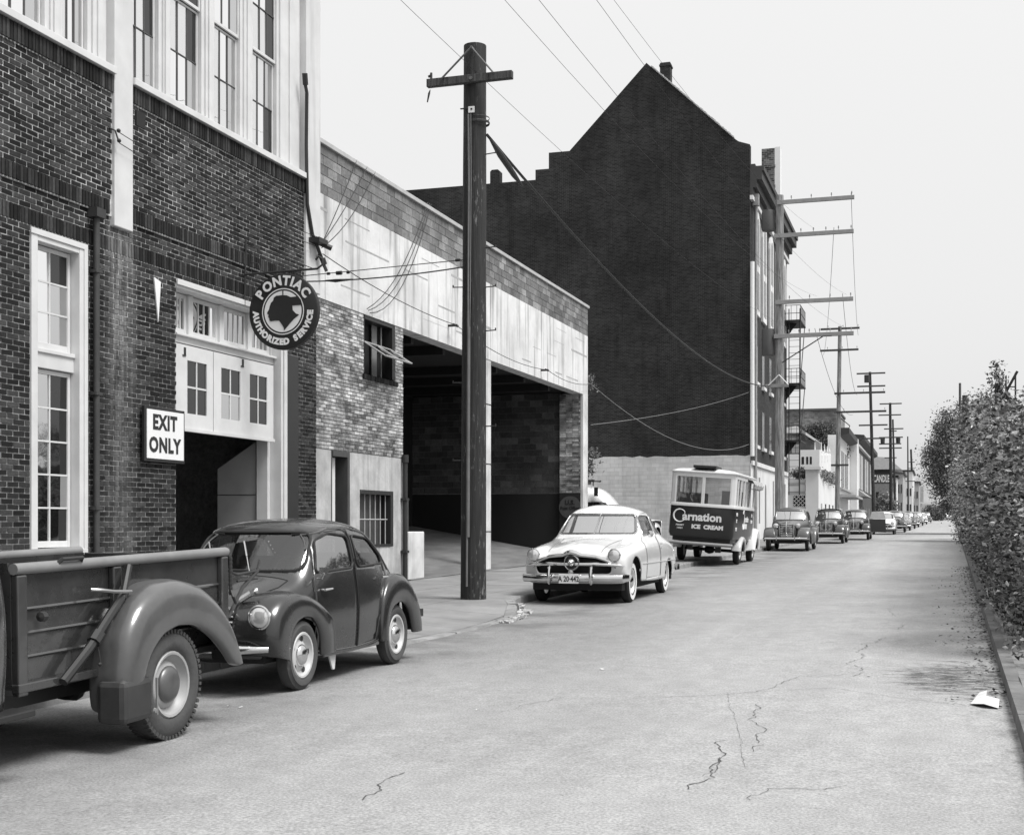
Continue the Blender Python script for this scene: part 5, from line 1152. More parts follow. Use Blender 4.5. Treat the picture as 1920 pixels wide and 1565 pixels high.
for i, (x1, z1, x0, z0, lab) in enumerate([(-5.5, 15.6, -5.2, 9.2, 'thin wire from the second crossarm of the pale pole'), (-4.0, 12.35, -4.9, 9.2, 'outer thin wire from the third crossarm of the pale pole'), (-5.4, 12.35, -5.8, 9.2, 'inner thin wire from the third crossarm of the pale pole'), (-6.4, 10.7, -7.6, 10.0, 'innermost thin wire from the fourth crossarm of the pale pole'), (-3.9, 10.7, -5.4, 9.2, 'outer thin wire from the fourth crossarm of the pale pole')]):
    wire('overhead_wire', lab, (x0, -14, z0), (x1, 65.7, z1), 1.6+.15*(i % 3), .0036, M_wire, 30)
for (a, c_, zz) in (((-3.8, 65.7), cp(1610, 107), 17), ((-4.6, 65.7), cp(1545, 107), 15.4), ((-4.2, 65.7), cp(1608, 107), 12.2), ((-5.5, 65.7), cp(1600, 107), 10.6)):
    wire('overhead_wire', {17: 'topmost', 15.4: 'second', 12.2: 'third', 10.6: 'lowest'}[zz]+' thin wire running from the pale pole to the grey pole', (a[0], a[1], zz+.2), (c_[0], c_[1], zz-.5), 1.2, .012, M_wire, 20, 'overhead wires between the far poles')
wire('service_wire', 'upper straight service wire from the brick corner to the thick pole', (-10.45, 21.0, 5.72), (-7.33, 20.6, 5.74), .0, .008, M_wire, 8, None)
o = wire('service_wire', 'lower wavy service wire from the brick corner to the thick pole', (-10.45, 21.0, 5.62), (-7.33, 20.5, 5.60), .05, .012, M_wire, 10, None)
b = MB()
for x in (-9.95, -9.75, -9.58): b.tube([(x-.05 if x == -9.75 else x-.025, 20.94, 5.72), (x+.05 if x == -9.75 else x+.025, 20.94, 5.72)], .035 if x == -9.75 else .025, 8)
b.tube([(-10.0, 20.93, 5.60), (-9.8, 20.91, 5.585), (-9.45, 20.86, 5.58)], [.012, .03, .012], 8); b.tube([(-7.5, 20.6, 5.74), (-7.42, 20.6, 5.74)], .025, 8)
tag(b.build('strain_insulator', M_black, smooth=True), 'black strain insulators strung on the service wires by the thick pole', 'insulator')
b = MB(); b.box((-10.47, 21.2, 6.35), (-10.25, 21.55, 6.43)); b.tube([(-10.4, 21.5, 6.4), (-10.2, 21.6, 6.3)], .05, 7); b.tube([(-10.42, 21.55, 6.2), (-10.3, 21.6, 5.9)], .03, 6); tag(b.build('wire_rack', M_iron), 'black wire rack on the white corner pilaster', 'bracket')
for i, (p, q, sg) in enumerate([((-10.35, 21.5, 6.38), (-10.66, 24.2, 8.45), .08), ((-10.35, 21.5, 6.3), (-10.66, 24.6, 8.45), .2), ((-10.35, 21.55, 6.42), (-10.66, 23.7, 8.45), .05), ((-10.66, 27.6, 8.5), (-10.6, 24.12, 5.6), .5), ((-10.66, 27.7, 8.5), (-10.6, 24.2, 5.56), .62), ((-10.66, 27.5, 8.5), (-10.6, 24.05, 5.62), .4)]):
    wire('roof_wire', ['middle', 'rightmost', 'leftmost', 'middle', 'rightmost', 'leftmost'][i]+[' dark wire fanning from the white corner up to the garage coping', ' dark wire hanging from the garage coping to the tilted window'][i > 2], p, q, sg, .009, M_wire, 10, ['wires from the corner to the coping', 'wires from the coping to the window'][i > 2])
wire('wall_wire', 'thin wire strung along the garage lintel', (-10.35, 21.55, 6.2), (-10.5, 28.9, 5.98), .12, .009, M_wire, 10, None)
wire('wall_wire', 'thin wire along the lintel right of the thick pole', (-10.5, 28.9, 5.98), (-10.5, 36.5, 5.78), .2, .009, M_wire, 10, None)
wire('wall_wire', 'thin wire running from the lintel to the garage far corner', (-10.5, 36.5, 5.78), (-10.55, 41.7, 5.9), .15, .009, M_wire, 10, None)
wire('yard_wire', 'thin pale wire sagging across the dark gable wall', (-10.55, 41.7, 5.9), (-9.2, 69.7, 5.5), 1.0, .012, mat('pale_wire', .2, .6), 20, None)
wire('yard_wire', 'thin pale wire rising across the dark gable wall', (-10.6, 41.9, 4.6), (-9.2, 69.7, 8.2), .2, .009, mat('pale_wire', .2, .6), 16, None)
b = MB()
for (yy, zz) in ((28.9, 5.98), (36.5, 5.78)): b.tube([(-10.7, yy, zz), (-10.48, yy, zz)], .03, 7); b.tube([(-10.52, yy-.14, zz), (-10.52, yy+.14, zz)], .03, 7)
tag(b.build('lintel_insulator', M_iron, smooth=True), 'small dark insulators fixed along the pale garage lintel', 'insulator')
# ================================================================== VEHICLE TOOLS
def paint(name, g, rough=.25, coat=.8, dirt=.12, var=.05, bump=.10):
    return mat(name, g, rough, 0, var=var, scale=2.5, dirt=dirt, coat=coat, bump=bump, bscale=2.4)
def shell(stations, level=3):
    ns = len(stations); nr = len(stations[0]); vs = []
    for st in stations:
        L_ = [(x, y, z) for (x, y, z) in st]; Rr = [(x, -y, z) for (x, y, z) in st[:-1]][::-1]; vs += L_+Rr
    m = 2*nr-1; fs = [(i*m+j, i*m+j+1, (i+1)*m+j+1, (i+1)*m+j) for i in range(ns-1) for j in range(m-1)]
    return smooth_mesh(vs, fs, level)
def smooth_mesh(vs, fs, level):
    me = bpy.data.meshes.new('t'); me.from_pydata(vs, [], fs); o = bpy.data.objects.new('t', me); COL.objects.link(o)
    s = o.modifiers.new('s', 'SUBSURF'); s.levels = level; s.render_levels = level
    dg = bpy.context.evaluated_depsgraph_get(); r = bpy.data.meshes.new_from_object(o.evaluated_get(dg)); bpy.data.objects.remove(o)
    bm = bmesh.new(); bm.from_mesh(r); bmesh.ops.recalc_face_normals(bm, faces=bm.faces)
    c = Vector((0, 0, 0)); 
    for v in bm.verts: c += v.co
    c /= len(bm.verts)
    if sum((f.calc_center_median()-c).dot(f.normal)*f.calc_area() for f in bm.faces) < 0: bmesh.ops.reverse_faces(bm, faces=bm.faces)
    bm.normal_update(); return bm
def rounded(pts, r, n=5):
    out_ = []; N_ = len(pts)
    for i in range(N_):
        p = Vector(pts[i]); a = Vector(pts[i-1]); c = Vector(pts[(i+1) % N_]); d1 = (a-p); d2 = (c-p); k = min(r, d1.length*.45, d2.length*.45); s = p+d1.normalized()*k; e = p+d2.normalized()*k
        for j in range(n+1):
            t = j/n; out_.append(tuple((1-t)**2*s+2*t*(1-t)*p+t*t*e))
    return out_
def inpoly(u, w, P):
    c = False; j = len(P)-1
    for i in range(len(P)):
        if (P[i][1] > w) != (P[j][1] > w) and u < (P[j][0]-P[i][0])*(w-P[i][1])/(P[j][1]-P[i][1])+P[i][0]: c = not c
        j = i
    return c
def nearest(u, w, P):
    best = None
    for i in range(len(P)):
        a = P[i-1]; b = P[i]; dx, dy = b[0]-a[0], b[1]-a[1]; l2 = dx*dx+dy*dy
        t = 0 if l2 == 0 else max(0, min(1, ((u-a[0])*dx+(w-a[1])*dy)/l2)); q = (a[0]+dx*t, a[1]+dy*t); d = (q[0]-u)**2+(q[1]-w)**2
        if best is None or d < best[0]: best = (d, q)
    return best[1]
AX = {'L': (lambda p: (p.x, p.z), lambda u, w: (Vector((u, 3, w)), Vector((0, -1, 0)))),
      'R': (lambda p: (p.x, p.z), lambda u, w: (Vector((u, -3, w)), Vector((0, 1, 0)))),
      'F': (lambda p: (p.y, p.z), lambda u, w: (Vector((5, u, w)), Vector((-1, 0, 0)))),
      'B': (lambda p: (p.y, p.z), lambda u, w: (Vector((-5, u, w)), Vector((1, 0, 0)))),
      'T': (lambda p: (p.x, p.y), lambda u, w: (Vector((u, w, 4)), Vector((0, 0, -1))))}
def cut(bm, bvh, side, poly, flt, snap=True):
    pr, ray = AX[side]; sel = [f for f in bm.faces if flt(f.calc_center_median(), f.normal) and inpoly(*pr(f.calc_center_median()), poly)]
    ss = set(sel)
    if snap:
        bv = set()
        for f in sel:
            for e in f.edges:
                if any(g not in ss for g in e.link_faces): bv.update(e.verts)
        for v in bv:
            u, w = nearest(*pr(v.co), poly); o, d = ray(u, w); h = bvh.ray_cast(o, d)
            if h[0] is not None and (h[0]-v.co).length < .2: v.co = h[0]
    return sel
def split_off(bm, faces):
    """faces become their own bmesh and leave bm"""
    idx = {}; vs = []; fs = []
    for f in faces:
        q = []
        for v in f.verts:
            if v not in idx: idx[v] = len(vs); vs.append(v.co.copy())
            q.append(idx[v])
        fs.append(q)
    ns_ = [v.normal.copy() for v in idx]; bmesh.ops.delete(bm, geom=faces, context='FACES'); return vs, fs, ns_
def skin(name, bm_or, m, parent, thick=.018, inner=None, off=0):
    if isinstance(bm_or, tuple):
        vs, fs, ns_ = bm_or; me = bpy.data.meshes.new(name); me.from_pydata([tuple(v+n*off) for v, n in zip(vs, ns_)], [], fs)
    else: me = bpy.data.meshes.new(name); bm_or.to_mesh(me)
    me.polygons.foreach_set('use_smooth', [True]*len(me.polygons)); me.materials.append(m); o = link(name, me, parent)
    if thick:
        me.materials.append(inner or M_int); s = o.modifiers.new('thickness', 'SOLIDIFY'); s.thickness = thick; s.offset = -1; s.material_offset = 1; s.material_offset_rim = 0
    return o
def on_surf(bvh, side, pts, lift=.0):
    _, ray = AX[side]; r = []
    for u, w in pts:
        o, d = ray(u, w); h = bvh.ray_cast(o, d)
        if h[0] is not None: r.append(h[0]-d*lift)
    return r
def dens(pts, step=.05, closed=False):
    r = []; n = len(pts)
    for i in range(n if closed else n-1):
        a = Vector(pts[i]); b = Vector(pts[(i+1) % n]); k = max(1, int((b-a).length/step))
        for j in range(k): r.append(tuple(a.lerp(b, j/k)))
    if not closed: r.append(tuple(pts[-1]))
    return r
def seal(b, bvh, side, poly, r=.010, lift=.002):
    p = on_surf(bvh, side, dens(poly, .04, True), lift)
    if len(p) > 4: b.tube(p, r, 6, closed=True)
def seam(b, bvh, side, pts, r=.0045, lift=0):
    p = on_surf(bvh, side, dens(pts, .04), lift)
    if len(p) > 2: b.tube(p, r, 5)
def fender(name, outer, inner, y_out, y_in, m, parent, s=1, lip=.05, level=2, bulge=.0):
    """wing over a wheel: outer contour and wheel opening contour in the side view, bulging from y_in out to y_out"""
    def cr_(P, t):
        n = len(P)-1; f = t*n; i = min(int(f), n-1); k = f-i; a, b = P[i], P[i+1]; return (a[0]+(b[0]-a[0])*k, a[1]+(b[1]-a[1])*k)
    K = max(len(outer), len(inner))*2; vs = []; m_ = 8
    for k in range(K+1):
        t = k/K; ox, oz = cr_(outer, t); ix, iz = cr_(inner, t); yo = y_out+(bulge*math.sin(math.pi*t)); yi = y_in if not callable(y_in) else y_in(t)
        L_ = lambda f: (ox+(ix-ox)*f, oz+(iz-oz)*f)
        for (f, y) in ((0.0, yi), (-.03, yi+(yo-yi)*.35), (.00, yi+(yo-yi)*.72), (.14, yo-.018), (.42, yo), (.88, yo-.006), (1.0, yo-.022), (1.0, yo-lip)):
            x, z = L_(f); vs.append((x, y*s, z))
    fs = [(i*m_+j, i*m_+j+1, (i+1)*m_+j+1, (i+1)*m_+j) for i in range(K) for j in range(m_-1)]
    bm = smooth_mesh(vs, fs, level)
    if sum(f.normal.y*s*f.calc_area() for f in bm.faces) < 0: bmesh.ops.reverse_faces(bm, faces=bm.faces)
    o = skin(name, bm, m, parent, .008, M_int); bm.free(); return o
def wheel(parent, x, y, Rr, w, s, ri, rc, rimm, capm, tm=M_rubber, white=None, z=None, knobs=0, slots=0, wmat=None):
    """one wheel: rim with tyre and hub cap; s = +1 left side, -1 right side"""
    z = Rr if z is None else z; c = (x, y, z); P = lambda pr: [(r_, s*h) for r_, h in pr]
    b = MB(); b.lathe(P([(ri+.004, w*.36), (ri-.006, w*.44), (ri-.022, w*.42), (ri-.035, w*.20), (ri-.06, w*.10), (rc+.035, w*.16), (rc+.01, w*.24), (0, w*.24)]), c, 'Y', 28)
    b.lathe(P([(ri+.003, -w*.4), (.02, -w*.3)]), c, 'Y', 16); o = b.build('wheel', rimm, parent, smooth=True)
    b = MB(); b.lathe(P([(ri, -w*.36), (ri+.02, -w*.47), (ri+.06, -w*.5), (Rr-.035, -w*.44), (Rr-.008, -w*.34), (Rr, -w*.15), (Rr, w*.15), (Rr-.008, w*.34), (Rr-.035, w*.44), (ri+.06, w*.5), (ri+.02, w*.47), (ri, w*.36)]), c, 'Y', 40)
    if knobs:
        for k in range(knobs):
            g = 2*math.pi*k/knobs; er = Vector((math.cos(g), 0, math.sin(g))); et = Vector((-math.sin(g), 0, math.cos(g)))
            for sg in (-1, 1):
                p0 = Vector(c)+er*(Rr-.012)+Vector((0, sg*w*.30, 0)); q = [p0+er*a*.013+et*t*.011+Vector((0, u*w*.15, 0)) for a in (-1, 1) for t, u in ((-1, -1), (1, -1), (1, 1), (-1, 1))]; b.hexa(q)
    b.build('tyre', tm, o, smooth=True)
    if white: b = MB(); b.lathe(P([(ri+.012, w*.475), (ri+.055, w*.508), (ri+.055+white, w*.502)]), c, 'Y', 40); b.build('whitewall', wmat or M_white_clean, o, smooth=True)
    b = MB(); b.lathe(P([(rc, w*.22), (rc, w*.30), (rc*.93, w*.30+.012), (rc*.75, w*.30+.026), (rc*.4, w*.3+.036), (0, w*.3+.038)]), c, 'Y', 28); b.build('hub_cap', capm, o, smooth=True)
    if slots:
        b = MB()
        for k in range(slots):
            g = 2*math.pi*k/slots+.5; rr_ = (rc+ri-.03)/2+.012; b.disc((x+rr_*math.cos(g), y+s*(w*.16+.008), z+rr_*math.sin(g)), .026, 'Y', 10)
        b.build('rim_slot', M_black, o)
    return o
def lamp(parent, x, y, z, r, ringm=M_chrome, deep=.06, name='headlight', tilt=0):
    b = MB(); b.lathe([(r*.4, -deep*1.8), (r*.85, -deep), (r*1.08, 0), (r*1.14, .012), (r*1.02, .02), (r*.98, .014)], (x, y, z), 'X', 24); o = b.build(name, ringm, parent, smooth=True)
    b = MB(); b.lathe([(r, .008), (r*.8, .022), (r*.45, .032), (0, .036)], (x, y, z), 'X', 24); b.build('lens', M_lamp, o, smooth=True)
    b = MB(); b.lathe([(r*.99, .006), (0, -.02)], (x, y, z), 'X', 16); b.build('reflector', M_chrome, o, smooth=True); return o
def plate(parent, x, z, txt, y=0, w=.34, h=.15, tilt=0, m=None):
    b = MB(); b.box((x-.004, y-w/2, z-h/2), (x+.004, y+w/2, z+h/2)); o = b.build('number_plate', m or M_white_clean, parent, bevel=.004)
    if txt: text_obj('lettering', txt, h*.82, M_black, o, frame_M((x+.006, y, z-.005), (0, 1, 0), (0, 0, 1)), .001, .003, .78, world=False)
    return o
def recolor(root, pairs):
    for ob in [root]+list(root.children_recursive):
        for sl in ob.material_slots:
            if sl.material and sl.material.name in pairs: n_ = pairs[sl.material.name]; sl.link = 'OBJECT'; sl.material = n_
def grow(b, bm_faces): pass
def circ(x, z, r, n=28, z0=None): return [(x+r*math.cos(2*math.pi*k/n), z+r*math.sin(2*math.pi*k/n)) for k in range(n)]

# ================================================================== SMALL ROUND SEDAN (rear-engined, dark grey)
M_4 = paint('faded_dark_paint', .018, .24, .6, dirt=.35, var=.3, bump=.16); M_4l = paint('faded_light_paint', .08, .3, .6)
def fx(x):
    K = [(-2, -2), (-.95, -.95), (-.245, -.05), (.15, .36), (.9, 1.09), (1.15, 1.26), (1.25, 1.33), (1.7, 1.70), (3, 3)]
    for (a, p), (c, q) in zip(K, K[1:]):
        if x <= c: return p+(q-p)*(x-a)/(c-a)
FX = lambda P: [(fx(x), z) for x, z in P]
def small_sedan():
    t = thing('small_sedan', 'small dark rounded sedan with bulging wings parked nose to the pickup', 'car', (-5.86, 11.48, gz(11.48)), (0, .0065, -math.pi/2))
    ST = [
     [(1.42,.50,.30),(1.46,.46,.30),(1.50,.42,.30),(1.53,.36,.30),(1.56,.29,.30),(1.59,.2,.30),(1.61,.1,.30),(1.62,0,.30)],
     [(1.42,.50,.38),(1.48,.47,.44),(1.53,.43,.5),(1.57,.37,.54),(1.61,.29,.56),(1.65,.2,.57),(1.68,.1,.575),(1.69,0,.58)],
     [(1.40,.50,.40),(1.42,.49,.52),(1.46,.46,.62),(1.50,.41,.70),(1.55,.33,.76),(1.60,.23,.79),(1.63,.11,.805),(1.64,0,.81)],
     [(1.15,.52,.36),(1.15,.52,.52),(1.16,.50,.68),(1.18,.46,.80),(1.20,.38,.865),(1.22,.26,.895),(1.24,.13,.91),(1.25,0,.915)],
     [(.88,.58,.30),(.88,.61,.5),(.88,.61,.7),(.87,.57,.86),(.86,.47,.925),(.88,.32,.955),(.90,.15,.97),(.90,0,.975)],
     [(.70,.63,.27),(.70,.67,.48),(.70,.67,.70),(.68,.64,.90),(.68,.565,.965),(.75,.40,.985),(.80,.20,1.0),(.81,0,1.005)],
     [(.50,.66,.26),(.50,.69,.48),(.50,.69,.72),(.53,.665,.945),(.40,.57,1.30),(.37,.49,1.385),(.39,.25,1.43),(.40,0,1.44)],
     [(.15,.67,.25),(.15,.695,.48),(.15,.695,.72),(.15,.672,.965),(.14,.60,1.34),(.13,.51,1.42),(.13,.26,1.46),(.13,0,1.47)],
     [(-.20,.68,.25),(-.20,.70,.48),(-.20,.70,.72),(-.20,.672,.97),(-.20,.60,1.345),(-.20,.51,1.425),(-.20,.27,1.475),(-.20,0,1.485)],
     [(-.60,.67,.26),(-.60,.69,.5),(-.60,.69,.75),(-.60,.66,.97),(-.58,.58,1.30),(-.57,.50,1.405),(-.57,.27,1.465),(-.57,0,1.48)],
     [(-.95,.62,.28),(-.95,.65,.5),(-.95,.65,.75),(-.95,.61,.96),(-.90,.545,1.17),(-.90,.46,1.29),(-.90,.25,1.37),(-.90,0,1.385)],
     [(-1.32,.54,.30),(-1.32,.57,.5),(-1.32,.57,.7),(-1.32,.52,.87),(-1.30,.44,.98),(-1.30,.36,1.04),(-1.30,.19,1.09),(-1.30,0,1.10)],
     [(-1.66,.44,.32),(-1.67,.46,.46),(-1.68,.46,.60),(-1.68,.42,.72),(-1.68,.35,.79),(-1.68,.27,.83),(-1.68,.14,.86),(-1.68,0,.87)],
     [(-1.78,.38,.33),(-1.80,.40,.38),(-1.82,.38,.44),(-1.84,.34,.49),(-1.85,.27,.53),(-1.86,.19,.55),(-1.87,.1,.56),(-1.87,0,.56)]]
    ST = [[(fx(x), y, z) for x, y, z in r_] for r_ in ST]; bm = shell(ST, 3); bv = BVHTree.FromBMesh(bm); sd = lambda s: (lambda c, n: c.y*s > .15)
    W1 = rounded(FX([(.535, 1.00), (-.20, 1.02), (-.20, 1.31), (.14, 1.345), (.385, 1.285)]), .06); W2 = rounded(FX([(-.29, 1.02), (-.84, 1.03), (-.84, 1.10), (-.64, 1.28), (-.29, 1.32)]), .07)
    WS = rounded([(-.57, 1.02), (.57, 1.02), (.51, 1.355), (-.51, 1.355)], .11)
    gs = []; gl = {}
    for s, k in ((1, 'L'), (-1, 'R')):
        for W_ in (W1, W2): gs.append(split_off(bm, cut(bm, bv, k, W_, sd(s))))
    side1 = gs.pop(0)
    gs.append(split_off(bm, cut(bm, bv, 'F', WS, lambda c, n: c.x > .2 and c.z > .9)))
    RW = rounded([(-.36, 1.12), (.36, 1.12), (.3, 1.28), (-.3, 1.28)], .08); gs.append(split_off(bm, cut(bm, bv, 'B', RW, lambda c, n: c.x < -.5)))
    for s, k in ((1, 'L'), (-1, 'R')):      # front wheel housings
        split_off(bm, cut(bm, bv, k, [(1.33, .1), (1.33, .45), (1.24, .58), (1.05, .64), (.86, .58), (.77, .45), (.77, .1)], lambda c, n, s=s: c.y*s > .3)); split_off(bm, cut(bm, bv, k, [(-.76, .1), (-.76, .45), (-.86, .6), (-1.05, .66), (-1.24, .6), (-1.34, .45), (-1.34, .1)], lambda c, n, s=s: c.y*s > .3))
    doors = []
    for s, k in ((1, 'L'), (-1, 'R')):
        for D in ([(.62, .30), (.60, .9), (.42, 1.33), (-.24, 1.385), (-.24, .28)], [(-.245, .28), (-.245, 1.385), (-.6, 1.36), (-.86, 1.10), (-.86, .80), (-.66, .5), (-.6, .3)]): doors.append(split_off(bm, cut(bm, bv, k, FX(D), lambda c, n, s=s: c.y*s > .45 and c.z < 1.36)))
    skin('body', bm, M_4, t); bm.free(); skin('window_glass', side1, glass('side_glass', .02, .32, .01, .5), t, 0, off=-.008)
    for q in doors: skin('door', q, M_4, t)
    for q in gs: skin('window_glass', q, M_cglass, t, 0, off=-.008)
    b = MB()
    for k in 'LR':
        for W_ in (W1, W2): seal(b, bv, k, W_, .011)
    seal(b, bv, 'F', WS, .014); b.build('rubber_seal', M_seal, t, smooth=True)
    b = MB()
    for k in 'LR':
        seam(b, bv, k, FX([(.62, .30), (.62, .88), (.60, .95)])); seam(b, bv, k, FX([(-.245, .28), (-.245, 1.38)]), .006); seam(b, bv, k, FX([(-.86, 1.10), (-.86, .95)])); seam(b, bv, k, FX([(.42, 1.335), (.1, 1.385), (-.24, 1.39), (-.6, 1.35), (-.86, 1.12)]), .006)
    seam(b, bv, 'T', FX([(1.55, .33), (1.2, .40), (.95, .47), (.80, .49)]), .006); seam(b, bv, 'T', FX([(1.55, -.33), (1.2, -.40), (.95, -.47), (.80, -.49)]), .006); seam(b, bv, 'T', FX([(.80, .49), (.85, .25), (.86, 0), (.85, -.25), (.80, -.49)]), .005)
    b.build('panel_seam', M_dark, t)
    b = MB()      # light gutter over the doors, belt ridge
    for k in 'LR': seam(b, bv, k, FX([(.50, 1.20), (.40, 1.33), (.1, 1.385), (-.3, 1.385), (-.6, 1.34), (-.88, 1.12), (-1.0, .96)]), .009, .003)
    b.build('roof_gutter', M_4l, t, smooth=True)
    FO = [(1.60, .34), (1.665, .50), (1.62, .70), (1.46, .83), (1.22, .865), (.98, .83), (.74, .74), (.56, .62), (.47, .48), (.46, .27)]; FI = [(1.33, .28), (1.345, .38), (1.31, .50), (1.20, .60), (1.05, .63), (.90, .61), (.80, .53), (.745, .43), (.735, .35), (.73, .27)]
    RO = [(-.60, .27), (-.60, .48), (-.66, .70), (-.80, .85), (-1.0, .915), (-1.22, .90), (-1.45, .78), (-1.62, .60), (-1.70, .42), (-1.71, .29)]; RI = [(-.755, .27), (-.755, .36), (-.78, .48), (-.87, .58), (-1.05, .63), (-1.20, .61), (-1.31, .53), (-1.37, .42), (-1.40, .34), (-1.42, .29)]
    for s in (1, -1):
        fender('front_wing', FO, FI, .715, lambda t: .30+.38*min(1, max(0, (t-.30)*2.0)), M_4, t, s, bulge=.0); fender('rear_wing', RO, RI, .725, lambda t: .66-.22*t, M_4, t, s, bulge=.0)
        lamp(t, 1.63, .56*s, .665, .092)
        for x in (1.05, -1.05): wheel(t, x, .61*s, .30, .135, s, .20, .095, mat('wheel_silver', .42, .4, 0, var=.15), M_chrome, M_rub_dusty, slots=5)
    b = MB(); b.box((1.45, -.5, .26), (-1.7, .5, .34)); b.box((.9, -.55, .3), (1.4, .55, .6)); b.box((-1.4, -.5, .3), (-.8, .5, .75)); b.build('underbody', M_int, t)
    b = MB(); b.box((.62, -.66, .235), (-.62, .66, .275)); b.build('sill', M_4l, t, bevel=.01)
    b = MB(); b.prism([(.43, .60, .24), (.28, .60, .24), (.33, .61, .10), (.37, .61, .10)], (0, .015, 0)); b.build('mud_flap', mat('pale_tin', .5, .5), t)
    # bumper, grille bars, plate
    b = MB(); b.tube([(1.60, -.62, .40), (1.72, -.45, .40), (1.76, 0, .40), (1.72, .45, .40), (1.60, .62, .40)], [.03, .038, .038, .038, .03], 10); b.build('bumper', M_chrome, t, smooth=True)
    b = MB(); b.tube([(-1.72, .6, .40), (-1.9, .3, .4), (-1.92, 0, .40), (-1.9, -.3, .4), (-1.72, -.6, .40)], .035, 8); b.box((-1.93, .55, .42), (-1.80, .61, .50)); b.build('rear_bumper', M_black, t, smooth=True)
    b = MB()
    for k, zz in enumerate((.49, .535, .58, .625, .67)): b.tube([(1.70-k*.006, -.34, zz), (1.72-k*.008, 0, zz), (1.70-k*.006, .34, zz)], .008, 6)
    b.build('grille_bar', M_chrome, t, smooth=True)
    plate(t, 1.78, .45, 'B 42 316', .0, .46, .15, m=mat('grey_plate', .42, .6, var=.2))
    b = MB(); b.lathe([(0, -.05), (.05, -.04), (.055, .03), (0, .05)], (1.66, .27, .70), 'X', 14); b.tube([(1.55, .33, .80), (1.52, .42, .86)], .03, 8); b.lathe([(0, -.02), (.028, 0), (0, .03)], (1.5, .45, .875), 'X', 10); b.build('fog_lamp', M_chrome_dull, t, smooth=True)
    for s in (1, -1):
        b = MB(); b.tube([(.70, .705*s, .845), (.57, .72*s, .85)], [.012, .009], 6); b.tube([(.70, .675*s, .845), (.70, .70*s, .845)], .012, 6); b.tube([(-.60, .70*s, .90), (-.72, .71*s, .90)], [.012, .008], 6); b.build('door_handle', M_chrome, t, smooth=True)
    b = MB(); b.tube([(.76, .66, .95), (.83, .74, .95), (.85, .77, 1.0)], .007, 5); b.box((.83, .72, .99), (.842, .80, 1.05)); b.build('mirror', M_chrome_dull, t)
    b = MB()
    for (y0, y1, z1) in ((.14, -.06, 1.27), (-.22, -.46, 1.26)):
        p = on_surf(bv, 'F', [(y0, 1.01), (y0+(y1-y0)*.5, 1.01+(z1-1.01)*.5), (y1, z1)], .02); b.tube(p, .006, 5); b.tube(p[1:], .010, 5)
    b.build('wiper', M_chrome, t)
    b = MB(); b.lathe([(.155, 0), (.165, .008), (.155, .016), (.145, .008), (.155, 0)], (0, 0, 0), 'X', 24)
    Mx = Matrix.Translation((.58, .30, 1.00)) @ Matrix.Rotation(R(-28), 4, 'Y'); b.v = [tuple(Mx @ Vector(p)) for p in b.v]; b.tube([(.58, .30, 1.0), (.77, .3, .9)], .012, 6); b.build('steering_wheel', M_black, t, smooth=True)
    b = MB(); b.box((.35, .08, .5), (0, .52, .78)); b.box((.05, .08, .7), (-.07, .52, 1.12)); b.box((.35, -.52, .5), (0, -.08, .78)); b.box((.05, -.52, .7), (-.07, -.08, 1.12)); b.box((-.6, -.5, .5), (-.85, .5, 1.05)); b.box((.88, -.55, .8), (.72, .55, .93)); b.build('seat', mat('seat_cloth', .04, .9), t, bevel=.03)
    return t
CAR1 = small_sedan()

